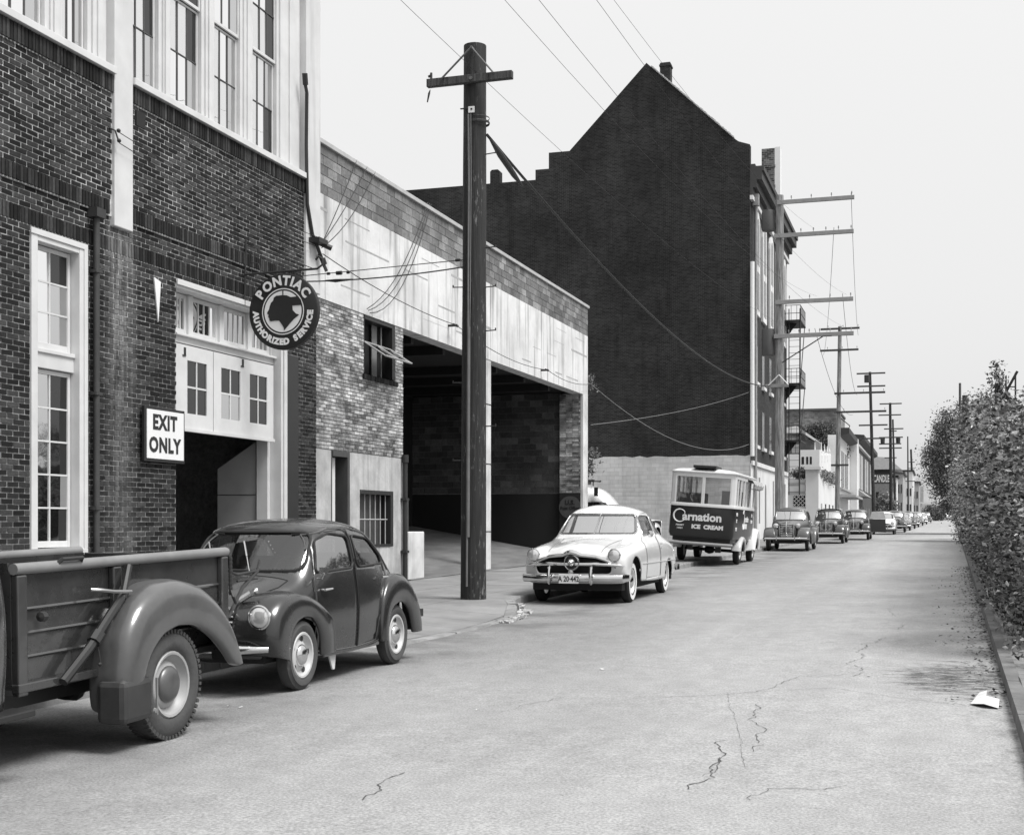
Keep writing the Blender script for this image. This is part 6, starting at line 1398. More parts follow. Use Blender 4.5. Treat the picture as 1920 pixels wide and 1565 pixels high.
# ================================================================== WHITE SLAB-SIDED SEDAN
M_F = paint('pale_cream_paint', .60, .18, .8, dirt=.05, var=.03)
def slab_sedan(pm):
    t = thing('white_sedan', 'pale two-door slab-sided sedan with a bullet nose grille and number plate', 'car', (-5.78, 23.9, gz(23.9)), (0, .0065, -math.pi/2))
    ST = [
     [(2.02,.80,.34),(2.06,.79,.34),(2.10,.77,.34),(2.15,.70,.34),(2.19,.56,.34),(2.21,.42,.34),(2.23,.2,.34),(2.24,0,.34)],
     [(2.02,.87,.37),(2.10,.87,.45),(2.16,.84,.52),(2.22,.72,.56),(2.24,.56,.56),(2.26,.42,.56),(2.28,.2,.56),(2.29,0,.56)],
     [(1.97,.89,.38),(2.08,.895,.56),(2.16,.87,.72),(2.24,.73,.80),(2.23,.56,.77),(2.25,.42,.77),(2.29,.2,.79),(2.31,0,.80)],
     [(1.90,.90,.38),(1.95,.91,.62),(2.02,.885,.84),(2.08,.73,.93),(2.06,.55,.885),(2.10,.42,.895),(2.18,.2,.935),(2.21,0,.95)],
     [(1.5,.905,.36),(1.5,.925,.62),(1.5,.905,.87),(1.5,.76,.97),(1.5,.57,.95),(1.5,.42,.985),(1.5,.2,1.03),(1.5,0,1.045)],
     [(1.1,.91,.34),(1.1,.93,.62),(1.1,.91,.89),(1.1,.78,.99),(1.1,.60,.99),(1.1,.43,1.02),(1.1,.2,1.05),(1.1,0,1.06)],
     [(.8,.91,.33),(.8,.93,.62),(.8,.915,.90),(.8,.80,1.005),(.8,.65,1.03),(.84,.46,1.05),(.88,.22,1.07),(.89,0,1.075)],
     [(.5,.91,.32),(.5,.93,.62),(.5,.92,.91),(.56,.81,1.03),(.60,.73,1.07),(.72,.5,1.09),(.79,.25,1.10),(.81,0,1.105)],
     [(.28,.91,.31),(.28,.93,.62),(.28,.92,.91),(.32,.805,1.05),(.13,.68,1.42),(.10,.58,1.505),(.14,.3,1.565),(.15,0,1.575)],
     [(-.1,.91,.3),(-.1,.93,.62),(-.1,.92,.91),(-.1,.80,1.06),(-.12,.68,1.455),(-.12,.58,1.555),(-.12,.3,1.625),(-.12,0,1.64)],
     [(-.6,.91,.3),(-.6,.93,.62),(-.6,.92,.91),(-.6,.80,1.065),(-.6,.67,1.455),(-.6,.57,1.555),(-.6,.3,1.635),(-.6,0,1.65)],
     [(-1.1,.91,.3),(-1.1,.93,.62),(-1.1,.915,.91),(-1.1,.79,1.06),(-1.08,.65,1.39),(-1.07,.56,1.49),(-1.07,.3,1.58),(-1.07,0,1.595)],
     [(-1.5,.91,.3),(-1.5,.92,.6),(-1.5,.91,.9),(-1.5,.78,1.04),(-1.45,.63,1.18),(-1.45,.53,1.28),(-1.45,.3,1.36),(-1.45,0,1.375)],
     [(-1.85,.9,.32),(-1.85,.92,.6),(-1.85,.90,.88),(-1.85,.77,1.0),(-1.83,.63,1.05),(-1.83,.5,1.09),(-1.83,.28,1.12),(-1.83,0,1.13)],
     [(-2.3,.87,.34),(-2.3,.895,.6),(-2.3,.875,.85),(-2.3,.75,.945),(-2.3,.6,.98),(-2.3,.46,1.0),(-2.3,.25,1.03),(-2.3,0,1.035)],
     [(-2.52,.82,.36),(-2.55,.85,.55),(-2.55,.83,.72),(-2.56,.72,.80),(-2.58,.56,.83),(-2.6,.42,.85),(-2.61,.22,.86),(-2.61,0,.865)],
     [(-2.55,.8,.38),(-2.6,.81,.42),(-2.62,.79,.48),(-2.63,.68,.5),(-2.65,.54,.5),(-2.66,.4,.5),(-2.67,.2,.5),(-2.67,0,.5)]]
    bm = shell(ST, 3); bv = BVHTree.FromBMesh(bm)
    W1 = rounded([(.37, 1.10), (-.60, 1.11), (-.60, 1.43), (.0, 1.445), (.17, 1.40)], .06); W2 = rounded([(-.70, 1.11), (-1.42, 1.11), (-1.36, 1.17), (-1.08, 1.38), (-.70, 1.43)], .07)
    WS = rounded([(-.72, 1.12), (.72, 1.12), (.62, 1.465), (-.62, 1.465)], .07); RW = rounded([(-.55, 1.18), (.55, 1.18), (.46, 1.42), (-.46, 1.42)], .1)
    gs = []
    for s, k in ((1, 'L'), (-1, 'R')):
        for W_ in (W1, W2): gs.append(split_off(bm, cut(bm, bv, k, W_, lambda c, n, s=s: c.y*s > .3)))
    ws = split_off(bm, cut(bm, bv, 'F', WS, lambda c, n: -.05 < c.x < 1 and c.z > 1.0)); gs.append(split_off(bm, cut(bm, bv, 'B', RW, lambda c, n: c.x < -1)))
    for s, k in ((1, 'L'), (-1, 'R')):
        split_off(bm, cut(bm, bv, k, [(1.87, .1), (1.87, .42)]+[(1.46+.41*math.cos(g), .40+.37*math.sin(g)) for g in [math.pi*i/12 for i in range(1, 12)]]+[(1.05, .42), (1.05, .1)], lambda c, n, s=s: c.y*s > .6))
        split_off(bm, cut(bm, bv, k, [(-1.06, .1), (-1.06, .40)]+[(-1.46+.40*math.cos(g), .38+.26*math.sin(g)) for g in [math.pi*i/12 for i in range(1, 12)]]+[(-1.86, .40), (-1.86, .1)], lambda c, n, s=s: c.y*s > .6))
    gr = split_off(bm, cut(bm, bv, 'F', rounded([(-.64, .50), (.64, .50), (.66, .64), (.50, .77), (-.50, .77), (-.66, .64)], .08), lambda c, n: c.x > 1.9))
    doors = []
    for s, k in ((1, 'L'), (-1, 'R')): doors.append(split_off(bm, cut(bm, bv, k, [(.62, .36), (.60, 1.0), (.44, 1.07), (.18, 1.47), (-.63, 1.485), (-.63, .36)], lambda c, n, s=s: c.y*s > .55 and c.z < 1.47)))
    skin('body', bm, pm, t); bm.free()
    for q in doors: skin('door', q, pm, t)
    for q in gs: skin('window_glass', q, M_cglass, t, 0, off=-.008)
    skin('windscreen', ws, M_cglassB, t, 0, off=-.008); skin('grille_cavity', gr, M_dark, t, 0, off=-.09)
    b = MB()
    for k in 'LR':
        for W_ in (W1, W2): seal(b, bv, k, W_, .009)
    seal(b, bv, 'F', WS, .010); seam(b, bv, 'F', [(0, 1.12), (0, 1.465)], .012, .004)
    b.build('window_trim', M_chrome_dull, t, smooth=True)
    b = MB(); seal(b, bv, 'F', rounded([(-.69, 1.135), (.69, 1.135), (.60, 1.45), (-.60, 1.45)], .07), .007, .004)
    for k in 'LR':
        seam(b, bv, k, [(.62, .36), (.60, 1.0), (.50, 1.05)]); seam(b, bv, k, [(-.63, .36), (-.63, 1.08)])
    for s in (1, -1): seam(b, bv, 'T', [(2.13, .46*s), (1.7, .47*s), (1.2, .50*s), (.84, .54*s)], .006)
    seam(b, bv, 'F', [(-.46, .885), (-.46, .82)], .004)
    b.build('panel_seam', mat('seam_grey', .10, .8), t)
    b = MB()
    for k in 'LR': seam(b, bv, k, [(1.0, .625), (-2.45, .60)], .011, .004)
    b.build('side_trim', M_chrome, t, smooth=True)
    M_sh = mat('sill_crease', .3, .7)
    # grille: curved upper bar, spinner, centre bar, bumper with guards
    b = MB(); b.tube([(2.20, -.72, .60), (2.25, -.62, .70), (2.30, -.40, .775), (2.33, -.15, .80), (2.37, -.07, .835), (2.38, 0, .85), (2.37, .07, .835), (2.33, .15, .80), (2.30, .40, .775), (2.25, .62, .70), (2.20, .72, .60)], [.02, .026, .03, .034, .04, .045, .04, .034, .03, .026, .02], 8)
    b.tube([(2.17, -.86, .625), (2.28, -.72, .645), (2.32, -.4, .655), (2.34, 0, .655), (2.32, .4, .655), (2.28, .72, .645), (2.17, .86, .625)], [.012, .028, .03, .03, .03, .028, .012], 8)
    b.build('grille_bar', M_chrome, t, smooth=True)
    b = MB(); b.lathe([(.125, -.02), (.135, .02), (.125, .04), (.112, .03), (.108, .01)], (2.34, 0, .685), 'X', 28); o = b.build('spinner_ring', M_chrome, t, smooth=True)
    b = MB(); b.lathe([(.108, .0), (.0, .0)], (2.34, 0, .685), 'X', 24); b.build('spinner_well', M_black, o)
    b = MB(); b.lathe([(.075, .0), (.068, .05), (.04, .10), (0, .125)], (2.34, 0, .685), 'X', 20); b.build('bullet_nose', M_chrome, o, smooth=True)
    b = MB(); b.lathe([(.05, 0), (.045, .02), (0, .025)], (2.40, 0, .525), 'X', 8); b.build('badge', M_chrome_dull, t, smooth=True)
    def bump_bar(name, pts, h, d, m_):
        vs = []; n_ = len(pts); pr = [(-d, -h/2), (-.02, -h/2), (.0, -h*.38), (.012, -h*.12), (.012, h*.12), (.0, h*.38), (-.02, h/2), (-d, h/2)]
        for i, (x, y, z) in enumerate(pts):
            sc_ = .8 if i in (0, n_-1) else 1; vs += [(x+dx, y, z+dz*sc_) for dx, dz in pr]
        b = MB(); m__ = 8; b.add(vs, [(i*m__+j, i*m__+(j+1) % m__, (i+1)*m__+(j+1) % m__, (i+1)*m__+j) for i in range(n_-1) for j in range(m__)]+[tuple(range(8)), tuple(range((n_-1)*8, n_*8))]); return b.build(name, m_, t, smooth=True)
    bump_bar('bumper', [(2.12, -.93, .43), (2.30, -.86, .43), (2.40, -.6, .43), (2.44, -.3, .43), (2.45, 0, .43), (2.44, .3, .43), (2.40, .6, .43), (2.30, .86, .43), (2.12, .93, .43)], .13, .03, M_chrome)
    bump_bar('rear_bumper', [(-2.5, .93, .45), (-2.64, .86, .45), (-2.74, .5, .45), (-2.76, 0, .45), (-2.74, -.5, .45), (-2.64, -.86, .45), (-2.5, -.93, .45)][::-1], .12, -.03, M_chrome)
    for y in (-.36, .36):
        b = MB(); b.tube([(2.46, y, .34), (2.49, y, .38), (2.495, y, .50), (2.46, y, .60), (2.42, y, .615)], [.02, .032, .034, .03, .02], 8); b.build('bumper_guard', M_chrome, t, smooth=True)
    plate(t, 2.475, .425, 'A 20·442', -.02, .34, .15)
    for s in (1, -1):
        lamp(t, 2.215, .70*s, .80, .098, M_chrome, .08)
        for x in (1.46, -1.46): wheel(t, x, .765*s, .345, .17, s, .215, .12, pm, M_chrome, M_rubber, white=.03, wmat=M_white_clean)
        b = MB(); b.tube([(-.48, .93*s, .93), (-.58, .955*s, .935)], .012, 6); b.lathe([(0, 0), (.016, .0), (.016, .02), (0, .02)], (-.55, .93*s, .86), 'Y', 8); b.build('door_handle', M_chrome, t, smooth=True)
        b = MB()
        for x0 in (1.46, -1.46):
            pts = [(x0+.44*math.cos(g), .38+.42*math.sin(g)) for g in [math.pi*i/14 for i in range(15)]]; v = [(x, (.88)*s, max(.15, z)) for x, z in pts]+[(x, .45*s, max(.15, z)) for x, z in pts]; b.add(v, [(i, i+1, 15+i+1, 15+i) for i in range(14)]+[tuple(15+i for i in range(15))])
        b.build('wheel_housing', M_dark, t)
    b = MB(); b.tube([(.35, .80, 1.08), (.37, .90, 1.10)], .008, 5); b.lathe([(0, -.01), (.055, -.01), (.06, .005), (0, .015)], (.38, .93, 1.12), 'X', 14); b.build('mirror', M_chrome, t, smooth=True)
    b = MB(); b.box((2.0, -.78, .22), (-2.4, .78, .36)); b.box((1.9, -.5, .36), (.7, .5, .9)); b.build('underbody', M_int, t)
    b = MB()
    for (y0, y1) in ((.12, .50), (-.50, -.12)):
        p = on_surf(bv, 'F', [(y0, 1.125), ((y0+y1)/2, 1.13), (y1, 1.135)], .015); b.tube(p, .008, 5)
    b.build('wiper', M_iron, t)
    b = MB(); b.box((.0, -.65, .6), (-.35, .65, .85)); b.box((-.3, -.65, .8), (-.48, .65, 1.22)); b.box((-1.0, -.62, .6), (-1.3, .62, 1.15)); b.box((.72, -.7, .85), (.55, .7, 1.03)); b.build('seat', mat('seat_cloth', .08, .9), t, bevel=.03)
    b = MB(); b.lathe([(.19, 0), (.20, .009), (.19, .018), (.18, .009), (.19, 0)], (0, 0, 0), 'X', 24); Mx = Matrix.Translation((.33, .36, 1.05)) @ Matrix.Rotation(R(-25), 4, 'Y'); b.v = [tuple(Mx @ Vector(p)) for p in b.v]; b.build('steering_wheel', M_black, t, smooth=True)
    b = MB()      # small ornament at the hood crest
    b.tube([(1.98, 0, 1.005), (1.9, 0, 1.03), (1.84, 0, 1.02)], [.006, .012, .004], 6); b.build('hood_ornament', M_chrome, t)
    return t
CAR2 = slab_sedan(M_F); CAR2.scale = (1, 1, 1.035)

# ================================================================== PRE-WAR SEDAN (copied along the kerb)
M_P = paint('old_grey_paint', .07, .3, .6, dirt=.2, var=.12)
def prewar():
    t = thing('prewar_sedan', 'grey pre-war sedan with a tall barred grille, pod headlights and chrome bumper', 'car', (-5.72, 57.0, gz(57)), (0, .0065, -math.pi/2))
    def st(x, yb, z0, zb, rows): return rows
    ST = [
     [(1.98,.30,.42),(1.99,.29,.42),(2.0,.27,.42),(2.01,.24,.42),(2.02,.20,.42),(2.03,.14,.42),(2.04,.07,.42),(2.05,0,.42)],
     [(1.92,.33,.44),(1.94,.33,.60),(1.97,.31,.72),(2.0,.28,.80),(2.02,.23,.84),(2.04,.16,.86),(2.06,.08,.87),(2.07,0,.875)],
     [(1.85,.34,.46),(1.86,.345,.66),(1.87,.33,.86),(1.89,.30,1.0),(1.91,.24,1.06),(1.94,.17,1.09),(1.96,.08,1.105),(1.97,0,1.11)],
     [(1.5,.38,.46),(1.5,.39,.68),(1.5,.385,.90),(1.5,.35,1.05),(1.5,.28,1.10),(1.5,.19,1.125),(1.5,.09,1.14),(1.5,0,1.145)],
     [(1.0,.52,.42),(1.0,.53,.66),(1.0,.53,.92),(1.0,.48,1.08),(1.0,.40,1.13),(1.0,.28,1.16),(1.0,.14,1.175),(1.0,0,1.18)],
     [(.72,.66,.36),(.72,.68,.64),(.72,.68,.92),(.72,.64,1.10),(.72,.56,1.15),(.76,.40,1.175),(.80,.20,1.19),(.81,0,1.195)],
     [(.55,.70,.36),(.55,.73,.64),(.55,.73,.92),(.56,.69,1.12),(.58,.63,1.17),(.66,.44,1.19),(.73,.22,1.20),(.75,0,1.205)],
     [(.38,.72,.36),(.38,.75,.64),(.38,.745,.92),(.42,.70,1.13),(.32,.62,1.52),(.30,.52,1.60),(.34,.28,1.64),(.35,0,1.65)],
     [(0,.73,.36),(0,.76,.64),(0,.755,.92),(0,.71,1.14),(0,.64,1.55),(0,.53,1.65),(0,.28,1.70),(0,0,1.71)],
     [(-.5,.73,.36),(-.5,.76,.64),(-.5,.755,.92),(-.5,.71,1.14),(-.5,.64,1.55),(-.5,.53,1.65),(-.5,.28,1.705),(-.5,0,1.715)],
     [(-1.0,.72,.36),(-1.0,.75,.64),(-1.0,.74,.92),(-1.0,.69,1.13),(-1.0,.61,1.48),(-1.0,.50,1.58),(-1.0,.27,1.64),(-1.0,0,1.65)],
     [(-1.4,.68,.38),(-1.4,.71,.64),(-1.4,.70,.92),(-1.4,.64,1.10),(-1.36,.54,1.30),(-1.36,.45,1.38),(-1.36,.24,1.45),(-1.36,0,1.46)],
     [(-1.8,.58,.40),(-1.8,.61,.62),(-1.8,.60,.84),(-1.8,.54,1.0),(-1.78,.46,1.10),(-1.78,.37,1.16),(-1.78,.2,1.20),(-1.78,0,1.21)],
     [(-2.15,.46,.42),(-2.17,.48,.56),(-2.18,.47,.70),(-2.18,.43,.80),(-2.18,.36,.86),(-2.18,.28,.90),(-2.18,.15,.93),(-2.18,0,.94)],
     [(-2.25,.42,.44),(-2.27,.43,.48),(-2.29,.41,.52),(-2.30,.37,.56),(-2.31,.3,.58),(-2.32,.22,.60),(-2.32,.12,.61),(-2.32,0,.61)]]
    bm = shell(ST, 2); bv = BVHTree.FromBMesh(bm)
    W1 = rounded([(.42, 1.18), (-.26, 1.18), (-.26, 1.52), (.28, 1.51)], .06); W2 = rounded([(-.36, 1.18), (-1.0, 1.18), (-.95, 1.46), (-.36, 1.52)], .07)
    WS = rounded([(-.58, 1.215), (.58, 1.215), (.54, 1.56), (-.54, 1.56)], .07); gs = []
    for s, k in ((1, 'L'), (-1, 'R')):
        for W_ in (W1, W2): gs.append(split_off(bm, cut(bm, bv, k, W_, lambda c, n, s=s: c.y*s > .3)))
    ws = split_off(bm, cut(bm, bv, 'F', WS, lambda c, n: .1 < c.x < .9 and c.z > 1.15)); skin('body', bm, M_P, t, .012); bm.free()
    for q in gs: skin('window_glass', q, M_cglass, t, 0, off=-.008)
    skin('windscreen', ws, M_cglassB, t, 0, off=-.006)
    b = MB(); seal(b, bv, 'F', WS, .012); seam(b, bv, 'F', [(0, 1.215), (0, 1.56)], .014, .004); b.build('window_trim', M_P, t, smooth=True)
    b = MB()
    for k in 'LR': seam(b, bv, k, [(.5, .42), (.5, 1.12)]); seam(b, bv, k, [(-.31, .42), (-.31, 1.5)]); seam(b, bv, k, [(-1.0, .9), (-1.05, 1.2)])
    b.build('panel_seam', M_dark, t)
    b = MB()
    for i in range(9):
        z = .50+i*.068; y = .235-.006*abs(i-5); b.tube([(2.01-i*.005+.02, -y, z), (2.06-i*.010+.02, 0, z), (2.01-i*.005+.02, y, z)], .010, 5)
    b.tube([(2.09, 0, .44), (2.08, 0, .86), (2.02, 0, 1.08), (1.96, 0, 1.13)], .02, 6); b.tube([(2.0, -.25, .44), (1.98, -.27, .8), (1.93, -.26, 1.0)], .012, 6); b.tube([(2.0, .25, .44), (1.98, .27, .8), (1.93, .26, 1.0)], .012, 6); b.build('grille_bar', M_chrome, t, smooth=True)
    b = MB(); b.prism([(2.012, -.24, .46), (2.012, .24, .46), (1.965, .26, 1.02), (1.965, -.26, 1.02)], (.01, 0, 0)); b.build('grille_cavity', M_dark, t)
    FO = [(2.10, .44), (2.14, .58), (2.05, .76), (1.86, .89), (1.55, .93), (1.25, .88), (1.02, .72), (.84, .52), (.68, .36), (.55, .29)]; FI = [(1.86, .38), (1.87, .44), (1.83, .56), (1.70, .68), (1.46, .75), (1.22, .68), (1.08, .54), (.98, .40), (.84, .29), (.60, .26)]
    RO = [(-.80, .30), (-.88, .50), (-1.0, .72), (-1.2, .86), (-1.45, .90), (-1.7, .86), (-1.95, .72), (-2.12, .54), (-2.22, .40)]; RI = [(-.95, .27), (-1.02, .40), (-1.10, .56), (-1.22, .66), (-1.42, .71), (-1.62, .66), (-1.78, .54), (-1.88, .42), (-1.96, .36)]
    for s in (1, -1):
        fender('front_wing', FO, FI, .88, lambda t: .36+.30*min(1, t*1.2), M_P, t, s, .06, 2); fender('rear_wing', RO, RI, .89, .58, M_P, t, s, .06, 2)
        b = MB(); b.box((.75, .62*s, .27), (-.95, .87*s, .31)); b.build('running_board', M_iron, t, bevel=.008)
        b = MB(); b.lathe([(0, -.30), (.05, -.26), (.09, -.12), (.105, 0), (.10, .01)], (1.80, .42*s, .985), 'X', 18); b.tube([(1.7, .42*s, .9), (1.7, .34*s, .85)], .03, 6); o = b.build('headlight', M_P, t, smooth=True)
        b = MB(); b.lathe([(.10, .005), (.08, .02), (0, .03)], (1.80, .42*s, .985), 'X', 18); b.build('lens', M_lamp, o, smooth=True)
        for x in (1.44, -1.42): wheel(t, x, .74*s, .355, .15, s, .22, .11, mat('grey_wheel', .3, .5), M_chrome_dull, M_rubber)
    b = MB(); b.tube([(2.14, -.86, .50), (2.26, -.78, .50), (2.31, -.4, .50), (2.32, 0, .50), (2.31, .4, .50), (2.26, .78, .50), (2.14, .86, .50)], [.03]+[.045]*5+[.03], 8); b.tube([(2.35, -.34, .42), (2.36, -.34, .62)], .022, 6); b.tube([(2.35, .34, .42), (2.36, .34, .62)], .022, 6); b.build('bumper', M_chrome, t, smooth=True)
    b = MB(); b.box((1.9, -.5, .30), (-2.1, .5, .46)); b.box((.45, -.65, .36), (-1.6, .65, .9)); b.build('underbody', M_int, t)
    return t
CAR3 = prewar(); CAR3.scale = (1.05, 1.06, 1.05)
# ================================================================== PICKUP (left edge)
M_K = paint('worn_olive_grey_paint', .034, .26, .9, dirt=.45, var=.45, bump=.32); M_Kl = mat('worn_edge_paint', .17, .4, var=.2)
def pickup():
    t = thing('pickup_truck', 'battered dark pickup with round rear wing and empty cargo bed at the left edge', 'truck', (-5.70, 7.88, gz(7.88)+.0), (0, .022, -math.pi/2))
    zt, zb = 1.205, .52; yb = .62; xr, xf = -1.02, 1.40
    for s in (1, -1):
        b = MB(); b.box((xr, (yb-.02)*s, zb), (xf, yb*s, zt)); o = b.build('bed_side', M_K, t)
        for zz in (.98, .84, .70):
            b = MB(); b.tube([(xf-.04, yb*s, zz), (xr+.04, yb*s, zz)], .014, 6); b.build('pressed_rib', M_K, o, smooth=True)
        b = MB(); b.tube([(xr, (yb+.02)*s, zt+.015), (xf, (yb+.02)*s, zt+.015)], .034, 12); b.build('top_rail', M_Kl, t, smooth=True)
        b = MB(); b.box((xr, (yb-.01)*s, zb-.02), (xf, (yb+.05)*s, zb+.035)); b.build('bottom_rail', M_K, t, bevel=.008)
        for xx in (xf-.05, .40, xr+.05):
            b = MB(); b.box((xx-.045, yb*s, zb-.04 if xx > 1 else zb), (xx+.045, (yb+.045)*s, zt-.02)); b.build('stake_pocket', M_K, t, bevel=.01)
    b = MB(); b.box((xr, -yb, zb-.03), (xf, yb, zb)); b.build('bed_floor', mat('bed_planks', .05, .8, var=.4), t)
    b = MB(); b.box((xf-.02, -yb+.02, zb), (xf, yb-.02, zt+.05)); b.build('bed_front', M_K, t)
    b = MB(); b.box((xr-.02, -yb+.02, zb-.02), (xr, yb-.02, zt)); b.box((xr-.03, -yb+.1, .75), (xr-.018, yb-.1, .95)); b.build('tailgate', M_K, t, bevel=.006)
    FO = [(.62, .27), (.64, .50), (.58, .76), (.42, .95), (.18, 1.06), (-.08, 1.075), (-.36, 1.02), (-.60, .88), (-.77, .70), (-.87, .50), (-.88, .42)]
    FI = [(.40, .27), (.405, .34), (.40, .46), (.33, .60), (.18, .72), (-.02, .765), (-.24, .75), (-.45, .66), (-.62, .54), (-.74, .42), (-.80, .40)]
    for s in (1, -1):
        fender('rear_wing', FO, FI, .875, .60, paint('worn_wing_paint', .085, .3, .6, dirt=.3, var=.3, bump=.3), t, s, .07, 3)
        b = MB(); b.box((.33, .66*s, .20), (.660, .876*s, .48)); o = b.build('mud_guard', mat('dented_tin', .045, .45, var=.5, dirt=.4), t, bevel=.04)
        b = MB(); b.tube([(.305, .88*s, .22), (.31, .885*s, .46)], .010, 6); b.lathe([(0, 0), (.02, 0), (.016, .012), (0, .014)], (.34, .885*s, .25), 'Y', 8); b.build('wing_beading', M_Kl, o, smooth=True)
        wheel(t, 0, .725*s, .37, .185, s, .225, .125, mat('grey_steel_wheel', .30, .45, var=.2), mat('dull_hub_cap', .13, .35, .6, var=.3), M_rub_dusty, knobs=56)
        wheel(t, 2.9, .725*s, .37, .17, s, .225, .125, mat('grey_steel_wheel', .30, .45), mat('dull_hub_cap', .13, .35), M_rub_dusty, z=.42)
    # hoist strut, lever and chain hardware on the road side
    b = MB(); b.tube([(.30, yb+.06, zt-.02), (.42, yb+.09, .98)], .024, 8); b.tube([(.38, yb+.08, 1.02), (.78, yb+.09, .70), (1.02, yb+.07, .52)], .03, 8); b.tube([(.68, yb+.09, .78), (.74, yb+.09, .73)], .045, 8)
    b.build('strut', M_black, t, smooth=True)
    b = MB(); b.tube([(.34, yb+.10, 1.02), (.56, yb+.12, 1.035), (.66, yb+.10, 1.05), (.70, yb+.05, 1.055)], .012, 6); b.build('lever', mat('bright_steel', .22, .35, .5), t, smooth=True)
    b = MB(); b.tube([(.72, yb+.09, .75), (.70, yb+.10, .66), (.69, yb+.10, .60)], .007, 5); b.lathe([(0, -.02), (.014, 0), (0, .02)], (.69, yb+.1, .59), 'Z', 6); b.build('safety_pin', M_iron, t, smooth=True)
    b = MB(); b.tube([(.78, yb+.03, zt+.02), (.80, yb+.06, zt+.055), (1.0, yb+.06, zt+.055), (1.02, yb+.03, zt+.02)], .014, 6); b.build('grab_loop', M_black, t, smooth=True)
    b = MB(); b.lathe([(0, -.03), (.03, -.02), (.03, .02), (0, .03)], (1.18, yb+.05, .93), 'X', 8); b.build('marker_lamp', M_iron, t, smooth=True)
    b = MB(); b.tube([(xr-.01, yb-.02, zt+.02), (xr-.03, yb+.03, zt+.04)], .035, 10)
    for k in range(9): b.lathe([(.011, -.018), (.017, 0), (.011, .018)], (xr-.05, yb+.03, zt-.04-k*.032), 'Z', 6)
    b.tube([(xr-.05, yb+.03, .93), (xr-.03, yb+.06, .88), (xr-.07, yb+.06, .83), (xr-.08, yb+.03, .88)], .011, 6)
    b.build('chain', M_iron, t, smooth=True)
    b = MB(); b.tube([(xr-.02, yb, zt+.06), (xr-.12, yb-.0, zt-.15), (xr-.2, yb, zt-.17), (xr-.55, yb-.02, zt-.16), (xr-.60, yb-.02, zt-.08)], .012, 6)
    b.tube([(xr-.20, yb, zt-.22), (xr-.56, yb-.02, zt-.22)], .009, 5); b.tube([(xr-.56, yb-.02, zt-.16), (xr-.30, yb-.01, .93), (xr-.02, yb+.02, .72)], .016, 6); b.build('tail_stay', M_iron, t, smooth=True)
    b = MB(); b.box((3.9, -.40, .36), (-1.0, -.30, .50)); b.box((3.9, .30, .36), (-1.0, .40, .50)); b.tube([(0, -.7, .37), (0, .7, .37)], .05, 8); b.lathe([(0, -.12), (.14, -.05), (.14, .05), (0, .12)], (0, 0, .37), 'Y', 12); b.box((.5, -.3, .3), (1.2, .1, .5)); b.build('chassis', M_black, t)
    # cab and nose (mostly outside the frame)
    ST = []
    tab = [(4.05, .26, .45, .60, .62, .64, 0), (3.95, .34, .45, .95, 1.05, 1.10, 0), (3.4, .44, .45, 1.02, 1.14, 1.18, 0), (2.75, .66, .42, 1.08, 1.20, 1.24, 0)]
    for (x, y, z0, z1, z2, z3, _) in tab: ST.append([(x, y, z0), (x, y*1.03, z0+(z1-z0)*.4), (x, y*1.02, z0+(z1-z0)*.75), (x, y*.97, z1), (x, y*.8, z2), (x, y*.55, (z2+z3)/2), (x, y*.28, z3), (x, 0, z3)])
    ST += [[(2.55,.74,.42),(2.55,.78,.7),(2.55,.78,1.0),(2.55,.74,1.18),(2.58,.64,1.24),(2.66,.45,1.27),(2.7,.22,1.28),(2.7,0,1.285)],
           [(2.35,.76,.42),(2.35,.80,.7),(2.35,.80,1.0),(2.38,.76,1.2),(2.26,.66,1.62),(2.24,.55,1.72),(2.26,.28,1.77),(2.26,0,1.78)],
           [(1.95,.77,.42),(1.95,.81,.7),(1.95,.81,1.0),(1.95,.77,1.2),(1.95,.68,1.64),(1.95,.57,1.76),(1.95,.3,1.82),(1.95,0,1.83)],
           [(1.48,.76,.42),(1.48,.80,.7),(1.48,.80,1.0),(1.48,.76,1.2),(1.50,.67,1.60),(1.50,.56,1.72),(1.5,.3,1.78),(1.5,0,1.79)],
           [(1.36,.70,.44),(1.36,.72,.7),(1.36,.72,1.0),(1.36,.69,1.2),(1.38,.60,1.55),(1.38,.5,1.62),(1.38,.26,1.66),(1.38,0,1.67)],
           [(1.35,.5,.46),(1.35,.5,.7),(1.35,.5,1.0),(1.35,.48,1.2),(1.36,.42,1.45),(1.36,.35,1.5),(1.36,.18,1.52),(1.36,0,1.52)]]
    ST = [[(x+.18, y, z) for x, y, z in r_] for r_ in ST]; bm = shell(ST, 2); bv = BVHTree.FromBMesh(bm); gs = []
    W1 = rounded([(2.56, 1.26), (1.78, 1.26), (1.78, 1.58), (2.42, 1.58)], .07)
    for s, k in ((1, 'L'), (-1, 'R')): gs.append(split_off(bm, cut(bm, bv, k, W1, lambda c, n, s=s: c.y*s > .3)))
    gs.append(split_off(bm, cut(bm, bv, 'F', rounded([(-.6, 1.32), (.6, 1.32), (.55, 1.66), (-.55, 1.66)], .07), lambda c, n: 2 < c.x < 3)))
    skin('cab', bm, M_K, t, .012); bm.free()
    for q in gs: skin('window_glass', q, M_cglass, t, 0, off=-.006)
    b = MB()
    for k in 'LR': seal(b, bv, k, W1, .011); seam(b, bv, k, [(1.74, .44), (1.74, 1.62)], .006); seam(b, bv, k, [(2.68, .44), (2.68, 1.2)], .006)
    b.build('panel_seam', M_dark, t)
    FO = [(3.75, .50), (3.78, .66), (3.6, .90), (3.2, 1.02), (2.8, .96), (2.45, .76), (2.2, .54), (2.0, .42)]; FI = [(3.40, .46), (3.38, .60), (3.2, .76), (2.92, .82), (2.66, .76), (2.5, .60), (2.4, .46), (2.05, .38)]
